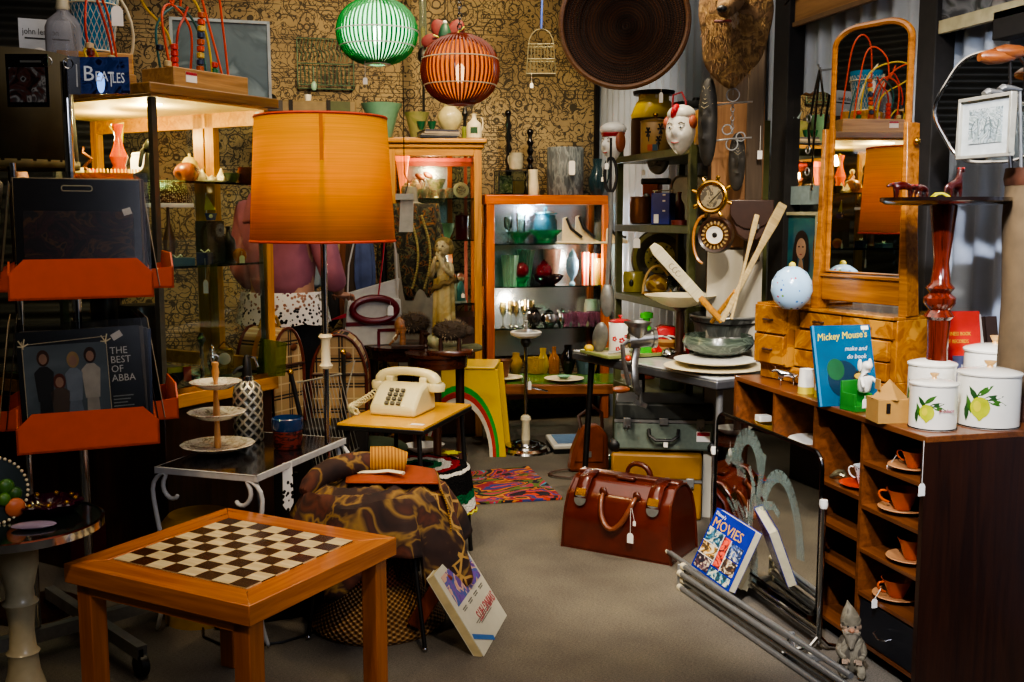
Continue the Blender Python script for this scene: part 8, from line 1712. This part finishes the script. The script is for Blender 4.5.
def tray(z0,rot,name='tray'):
    q=Matrix.Rotation(rot,4,'Z')
    def rt(m): bmesh.ops.transform(m.b,matrix=q,verts=m.b.verts); return m
    y1=-.5 if rot==0 else -.27; y0=-.34 if rot==0 else -.13; hh=.105; c=.04; w=TW_/2 if rot==0 else .15
    rt(M().prism([(-w,0),(w,0),(w,hh-c),(w-c,hh),(-w+c,hh),(-w,hh-c)],y1-.004,y1)).o('tray_front',orr,t,bev=.001) if 0 else None
    m=M(); 
    vs=[(-w,0),(w,0),(w,hh-c*1.0),(w-c,hh),(-w+c,hh),(-w,hh-c*1.0)]
    a=[m.b.verts.new((x,y1,z0+z)) for x,z in vs]; b=[m.b.verts.new((x,y1+.005,z0+z)) for x,z in vs]
    m.b.faces.new(a); m.b.faces.new(b[::-1]); 
    for i in range(6): m.b.faces.new((a[i],b[i],b[(i+1)%6],a[(i+1)%6]))
    f=rt(m).o('tray',orr,t)
    rt(M().box((0,(y0+y1)/2,z0+.003),(2*w,y0-y1,.006))).o('tray_floor',orr,f)
    for s_ in(-1,1):
        m=M(); vs=[(y1,0),(y0,0),(y0,hh*.9),((y0+y1)/2,hh*.55),(y1,hh-c)]
        a=[m.b.verts.new((s_*w,y,z0+z)) for y,z in vs]; b=[m.b.verts.new((s_*(w-.005),y,z0+z)) for y,z in vs]; m.b.faces.new(a); m.b.faces.new(b[::-1])
        for i in range(5): m.b.faces.new((a[i],b[i],b[(i+1)%5],a[(i+1)%5]))
        rt(m).o('tray_side',orr,f)
    rt(M().box((0,y0,z0+.02),(2*w,.006,.04))).o('tray_back',orr,f)
    rt(M().box((0,y0/2,z0+.01),(.02,-y0,.012))).o('tray_arm',steel,f)
zL=zat(455,2.68); zU=zat(301,2.68)
for z in(zL,zU):
    for r_ in(0,PI/2,-PI/2): tray(z,r_)
# albums
RM=Matrix.Translation((p.x,p.y,0))@Matrix.Rotation(rr_z,4,'Z')
def album(lab,z,rot,off,lean,cover,dx=0,roll=0,nm='record_album',group=None):
    mw=RM@Matrix.Rotation(rot,4,'Z')@Matrix.Translation((-.155+dx,(-.485 if rot==0 else -.25)+off,z+.0075))@Matrix.Rotation(PI/2-lean,4,'X')@Matrix.Rotation(roll,4,'Z')
    t=T(nm,lab,'record',mw=mw,group=group); M().box((.155,.155,-.0015),(.31,.31,.003)).o('sleeve',cover,t,bev=.001); return t
dk=mat('0c1416',.3,coat=.3,var=.3)
t=album('album with four people in a grey blue photo and white title, front of lower tray',zL,0,.01,.17,dk,-.005,R(1.5))
M().box((.118,.14,.0008),(.208,.262,.001)).o('cover_photo',pat(['3a464e','56646c','6a7880'],4,'n',.4,'LINEAR'),t,smooth=False)
m=M()
for a_,b_ in(((.014,.01),(.014,.285)),((.014,.275),(.222,.285)),((.222,.01),(.222,.285))): m.cyl((*a_,.0016),(*b_,.0016),.0012,5)
m.o('white_border_line',cream,t)
for x in(.016,.22):
    m=M()
    for q in range(5): m.tube([(x,.27,.002),(x+.014*cos(q*1.2),.278+.014*sin(q*1.2),.002)],.0022,5)
    m.o('corner_ornament',cream,t)
def fig(x,hh,top,bot,hairc,wd,collar=None,skirt=False):
    z=.0022
    M().prism([(x-wd*(1.4 if skirt else .8),0.01),(x+wd*(1.4 if skirt else .8),.01),(x+wd*.6,hh*.5),(x-wd*.6,hh*.5)],z-.001,z,'xy').o('printed_figure_legs',mat(bot,.5),t,smooth=False)
    M().prism([(x-wd*.75,hh*.48),(x+wd*.75,hh*.48),(x+wd*1.0,hh*.78),(x+wd*.4,hh*.84),(x-wd*.4,hh*.84),(x-wd*1.0,hh*.78)],z,z+.0006,'xy').o('printed_figure_body',mat(top,.5),t,smooth=False)
    blob(t,x,hh*.93,.0155,.022,mat(hairc,.6),z+.0003,nm='printed_hair'); blob(t,x,hh*.92,.01,.014,mat('b8907a',.6),z+.001,nm='printed_face')
fig(.062,.255,'15181a','101214','4a2a18',.024); fig(.135,.245,'8a98a8','7a8898','b89a6a',.022,skirt=True); fig(.178,.255,'c8c4b8','b8b4a8','3a2016',.024); fig(.098,.185,'5a4a3c','4a3c34','6a2a18',.024,skirt=True)
for i,s_ in enumerate(('THE','BEST','OF','ABBA')): text(s_,.027,white,t,(.229,.235-i*.025,.0012),sx=.92)
m=M()
for i in range(8): m.box((.229+(.026-.004*(i%3)),.12-.009*i,.001),(.052-.008*(i%3),.003,.0006))
m.o('small_print_lines',mat('9aa09a'),t); M().box((.25,.285,.001),(.028,.018,.001),(0,0,.5)).o('price_sticker',tagm,t)
sl=N('plastic_sleeve'); sl=gem('c8c4c0',.25)
def sleeve(par): M().box((.163,.163,.004),(.336,.332,.0006)).o('plastic_sleeve',glass('e8e8e8',.97,.12,.15),par,smooth=False)
sleeve(t)
for i in range(3): t=album(['grey edged album second in the lower front tray','dark album third in the lower front tray','blue topped album at the back of the lower front tray'][i],zL,0,.025+.012*i,.13,mat(('6a645c','1c1c22','1c2a44')[i],.4),.006*i,R(.5-i))
t=album('black album with dim red and gold picture, front of the upper tray',zU,0,.01,.15,mat('0e0b0c',.25,coat=.4,var=.3),0,R(-.5))
M().box((.155,.13,.0006),(.27,.19,.001)).o('cover_photo',pat(['0c0808','140a0a','3a1410','0c0808','5a3a14','0c0808'],9,'n',.3,'LINEAR',(1,1,1),0,3),t,smooth=False); M().tube([(x,y,.002) for x,y in rr_(.075,.014,.006,.115,.278)],.0015,5,True).o('pale_slot_outline',cream,t); M().box((.275,.225,.001),(.022,.018,.001),(0,0,.3)).o('price_sticker',tagm,t); sleeve(t)
for i in range(3): album(['cream edged album second in the upper front tray','tan album third in the upper front tray','dark red album at the back of the upper front tray'][i],zU,0,.025+.012*i,.11,mat(('b8a888','8a7458','3a1614')[i],.4),.008*i,0)
for z,n_ in((zL,'lower'),(zU,'upper')):
    for r_,s_ in((PI/2,'right'),(-PI/2,'left')):
        for i in range(2): album(('outer' if i==0 else 'inner')+' album seen edge on in the '+s_+' hand '+n_+' tray',z,r_,.02+.02*i,.13,mat(('a89a80','2a2420')[i],.5))
# cards on top rings
def card(lab,px0,px1,y0,y1,d,art,e=0):
    a=P(px0,zat(y1,d),d); b=P(px1,zat(y1,d),d+e); tl=D(px0,y0,d); mw,W,h=frame3(a,b,tl); t=T('hanging_card',lab,'card',mw=mw); M().box((W/2,h/2,0),(W,h,.003)).o('card',art,t,smooth=False); return t,W,h
t,W,h=card('black picture card with dim crowd photo clipped in front of the olive lampshade',8,50,54,107,3.12,blackgloss); M().box((W*.5,h*.42,.002),(W*.86,h*.66,.001)).o('photo',pat(['2a3a48','1c1414','4a2a24','3a3a3c','8a8a88','1a1210'],16,'n',.3,'LINEAR',(1,1,1),0,2),t,smooth=False); M().box((W*.6,h*.86,.002),(W*.5,h*.04,.001)).o('caption_line',pewter,t)
M().tube([(W*1.0+.014*cos(a*PI/8),h*.85+.014*sin(a*PI/8),.004) for a in range(16)],.0014,5,True).o('wire_ring',chrome,t)
t,W,h=card('narrow black folded card beside the chrome pole top',69,81,56,94,3.14,blackgloss,.02); M().tube([(.014*cos(a*PI/8),h*.8+.014*sin(a*PI/8),.004) for a in range(16)],.0014,5,True).o('wire_ring',chrome,t); M().box((W*.7,h*.5,.002),(W*.12,h*.6,.001)).o('caption_line',pewter,t)
t,W,h=card('dark blue band name card hanging at the top of the record rack',81,130,57,94,3.16,pat(['0c1430','1a2a58','2a3a70','0c1230'],14,'n',.15,'LINEAR',(1,1,1),0,2))
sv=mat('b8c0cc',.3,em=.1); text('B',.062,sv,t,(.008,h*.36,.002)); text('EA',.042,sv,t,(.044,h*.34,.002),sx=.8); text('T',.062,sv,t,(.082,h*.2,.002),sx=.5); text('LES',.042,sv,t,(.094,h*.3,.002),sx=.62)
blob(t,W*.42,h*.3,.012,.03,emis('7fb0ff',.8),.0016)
# marks at rack: little card figures left of pole under shade
t=T('porcelain_lady','small pink and white porcelain lady figurine showing beneath the olive lampshade','figurine',P(35,1.5,3.9) if 0 else L2(.1,.86,zsA),0); 
M().lathe([(.035,0),(.028,.04),(.012,.09),(.02,.11),(.008,.13)],n=20,flute=.05,nf=8).o('dress',mat('d8a8a8',.4),t); M().sph((0,0,.145),.017).o('head',cream,t)
# ================= round glass table at lower left =================
zg=.56; d=dep(zg,522); p=P(6,0,d); k=d/F; t=T('pedestal_table','round table with dark green glass top, chrome rim and cream turned pedestal at lower left','table',p,0); r=.208
M().lathe([(0,zg-.006),(r,zg-.006),(r,zg),(0,zg)],n=60).o('glass_top',mat('101c18',.08,coat=.7,var=.3),t); M().lathe([(r,zg-.02),(r+.008,zg-.018),(r+.008,zg+.002),(r,zg+.004),(r,zg-.02)],n=60,cap=False).o('chrome_rim',chrome,t); M().lathe([(.16,zg-.026),(.16,zg-.02)],n=40).o('under_board',dkwood,t)
crm=mat('bdb08c',.4,coat=.3,var=.2)
M().lathe([(.14,0),(.14,.015),(.11,.03),(.06,.09),(.04,.16),(.036,.2),(.042,.21),(.034,.22),(.03,.27),(.036,.33),(.045,.345),(.036,.355),(.034,.38),(.05,.45),(.05,.49),(.06,.505),(.04,.52),(.06,zg-.026)],n=32).o('pedestal',crm,t)
p=G(48,512,zg); t=T('purple_ashtray','purple glass flower shaped ashtray with gold glints on the round glass table','ashtray',p,0); pu=gem('3a0c28',.75)
M().lathe([(.05,0),(.065,.008),(.085,.03),(.08,.034),(.055,.014),(0,.01)],n=60,flute=.1,nf=9).o('body',pu,t); 
for i in range(9): M().sph((.07*cos(i*.7),.07*sin(i*.7),.034),.007,8,6).o('gilded_lobe',mat('b8862a',.25,.8),t)
one(M().sph((0,0,.008),(.055,.03,.008),16,8),'glass_leaf','frosted lilac glass leaf lying in front of the purple ashtray','dish',gem('a898b0',.5),loc=G(34,528,zg))
p=G(-6,522,zg); t=T('fruit_plate','dark plate with beaded rim and painted green and peach fruit standing at the left edge','plate',p,fz(0)+R(20)); r=.085
M().lathe([(r,0),(r,.008),(0,.012)],n=44,c=(0,0,r),rot=(PI/2-.25,0,0)).o('plate',mat('0c1a10',.3),t)
m=M()
for i in range(40): a=i*2*PI/40; m.sph((r*cos(a),.0-.012-(r*sin(a))*-.25,r+r*.97*sin(a)),.0045,6,5)
m.o('beaded_rim',cream,t)
for x,z,rr0,c in((.03,.09,.022,'3a6a1c'),(.05,.07,.018,'2f5a1a'),(.02,.06,.018,'4a7a24'),(.045,.035,.026,'c86a3a'),(.0,.1,.02,'3a6a1c')): M().sph((x,-.016+(z-r)*.25,z),(rr0,.012,rr0),12,8).o('painted_fruit',mat(c,.4),t)
# dim things on the floor behind rack
one(M().prism([(-.12,0),(.12,0),(.1,.07),(-.08,.12)],-.09,.09),'red_case','dark red case lying on the floor behind the rack','case',mat('5a0c18',.35,var=.3),loc=P(96,0,4.2),rz=fz(96)+R(-20),bev=.006) if 0 else None
t=T('red_toolbox','dark red tin box on the carpet behind the record rack foot','box',P(100,0,3.85),fz(100)+R(-15)); M().box((0,0,.11),(.26,.14,.22)).o('body',mat('4a0c16',.35,var=.3),t,bev=.006); M().tube([(-.05,-.04,.22),(-.03,-.05,.25),(.05,-.05,.25),(.07,-.04,.22)],.005,6).o('handle',steel,t)
# boxes on top of the showcase that carry the record sleeve
one(M().box((0,0,.074),(.3,.12,.148)),'card_carton','dark carton on top of the showcase carrying the grey record sleeve','carton',mat('2a2620',.8),loc=P(38,ZT1,4.13),rz=fz(40))
# ================= CAMERA AND LIGHT =================
cam=bpy.data.cameras.new('camera'); co=bpy.data.objects.new('camera',cam); C.objects.link(co)
cam.sensor_width=36; cam.lens=36*F/1024; cam.clip_start=.05; co.location=(0,0,H); co.rotation_euler=(PI/2-PIT,0,-YAW)
bpy.context.scene.camera=co
def area(loc,tgt,size,e,c,sy=None,spread=None):
    l=bpy.data.lights.new('area_light','AREA'); l.energy=e; l.color=lin(c)[:3]; l.size=size
    if sy: l.shape='RECTANGLE'; l.size_y=sy
    if spread: l.spread=spread
    o=bpy.data.objects.new('area_light',l); C.objects.link(o); o.location=loc; o.rotation_euler=(Vector(tgt)-Vector(loc)).to_track_quat('-Z','Y').to_euler(); return o
def spot(loc,tgt,e,c,ang=50,blend=.5,r=.05):
    l=bpy.data.lights.new('spot_light','SPOT'); l.energy=e; l.color=lin(c)[:3]; l.spot_size=R(ang); l.spot_blend=blend; l.shadow_soft_size=r
    o=bpy.data.objects.new('spot_light',l); C.objects.link(o); o.location=loc; o.rotation_euler=(Vector(tgt)-Vector(loc)).to_track_quat('-Z','Y').to_euler(); return o
def point(loc,e,c,r=.05):
    l=bpy.data.lights.new('point_light','POINT'); l.energy=e; l.color=lin(c)[:3]; l.shadow_soft_size=r; o=bpy.data.objects.new('point_light',l); C.objects.link(o); o.location=loc
area((.6,3.6,3.0),(.6,3.6,0),2.2,30,'fff0dc',3.0)
area((1.5,-.5,2.6),(1.0,4,0.6),1.4,26,'eceeff')
spot((-.9,.9,2.9),tuple(P(360,.3,3.4)),60,'ffe0b4',46,.6,.1)
spot((.9,1.2,2.95),tuple(P(720,.5,4.2)),190,'fff0da',44,.5,.06)
spot((1.6,3.9,2.95),tuple(P(725,.72,4.5)),70,'ffeccc',60,.7,.06)
spot((.2,.6,2.9),tuple(P(960,.9,3.0)),300,'f4f4ff',34,.5,.05)
spot((1.2,5.0,2.95),(1.3,6.9,1.7),90,'ffdfa8',95,.8,.1)
spot((.2,4.6,2.95),(.3,6.9,1.6),60,'ffdcb0',80,.8,.1)
spot((1.9,5.4,2.95),(2.0,6.6,.9),45,'fff2dc',80,.8,.1)
spot((-.1,1.4,2.95),tuple(P(600,.0,4.6)),110,'fff4e0',34,.5,.08)
spot((.1,2.2,2.9),tuple(P(322,1.45,3.6)),50,'fff0c8',28,.5,.1)
spot((1.0,1.6,2.95),tuple(P(860,1.4,3.6)),90,'fff0dc',40,.6,.06)
spot((-.2,2.6,2.95),tuple(P(250,.6,3.9)),30,'ffe4c0',40,.6,.08)
q=L2(.2,.25,ztc-.09); point(q,7,'ffe0a0',.03); point(L2(.3,.6,ztc-.12),4,'ffd890',.03)
point(P(430,zc[0]+.16,6.42),4,'ffd0a0',.03); point(P(445,zc[2]+.2,6.42),3,'ffe0c0',.03)
point(P(540,zs[0]+.2,6.95),5,'e8f4ff',.03); point(P(590,zs[1]+.15,6.9),4,'fff0d8',.03); point(P(520,zs[2]+.15,6.9),3,'fff0d8',.03)  # added points that brighten the glassware, no fitting modelled
point((P(325,1,3.62).x,P(325,1,3.62).y,1.45),9,'ffe0a0',.05)
spot((.6,.8,2.9),tuple(P(390,.1,3.3)),70,'ffe8c8',26,.6,.08)  # added spot to lift the dark wicker stool base
spot((1.0,1.3,2.3),(2.45,2.85,1.35),110,'eef2ff',36,.5,.05)  # added fill spot brightening the corrugated right wall
w=bpy.data.worlds.new('world'); bpy.context.scene.world=w; w.use_nodes=True; w.node_tree.nodes['Background'].inputs[0].default_value=(.5,.55,.65,1); w.node_tree.nodes['Background'].inputs[1].default_value=.035
vs_=bpy.context.scene.view_settings; vs_.view_transform='AgX'
try: vs_.look='AgX - Medium High Contrast'
except Exception: pass
vs_.exposure=.75
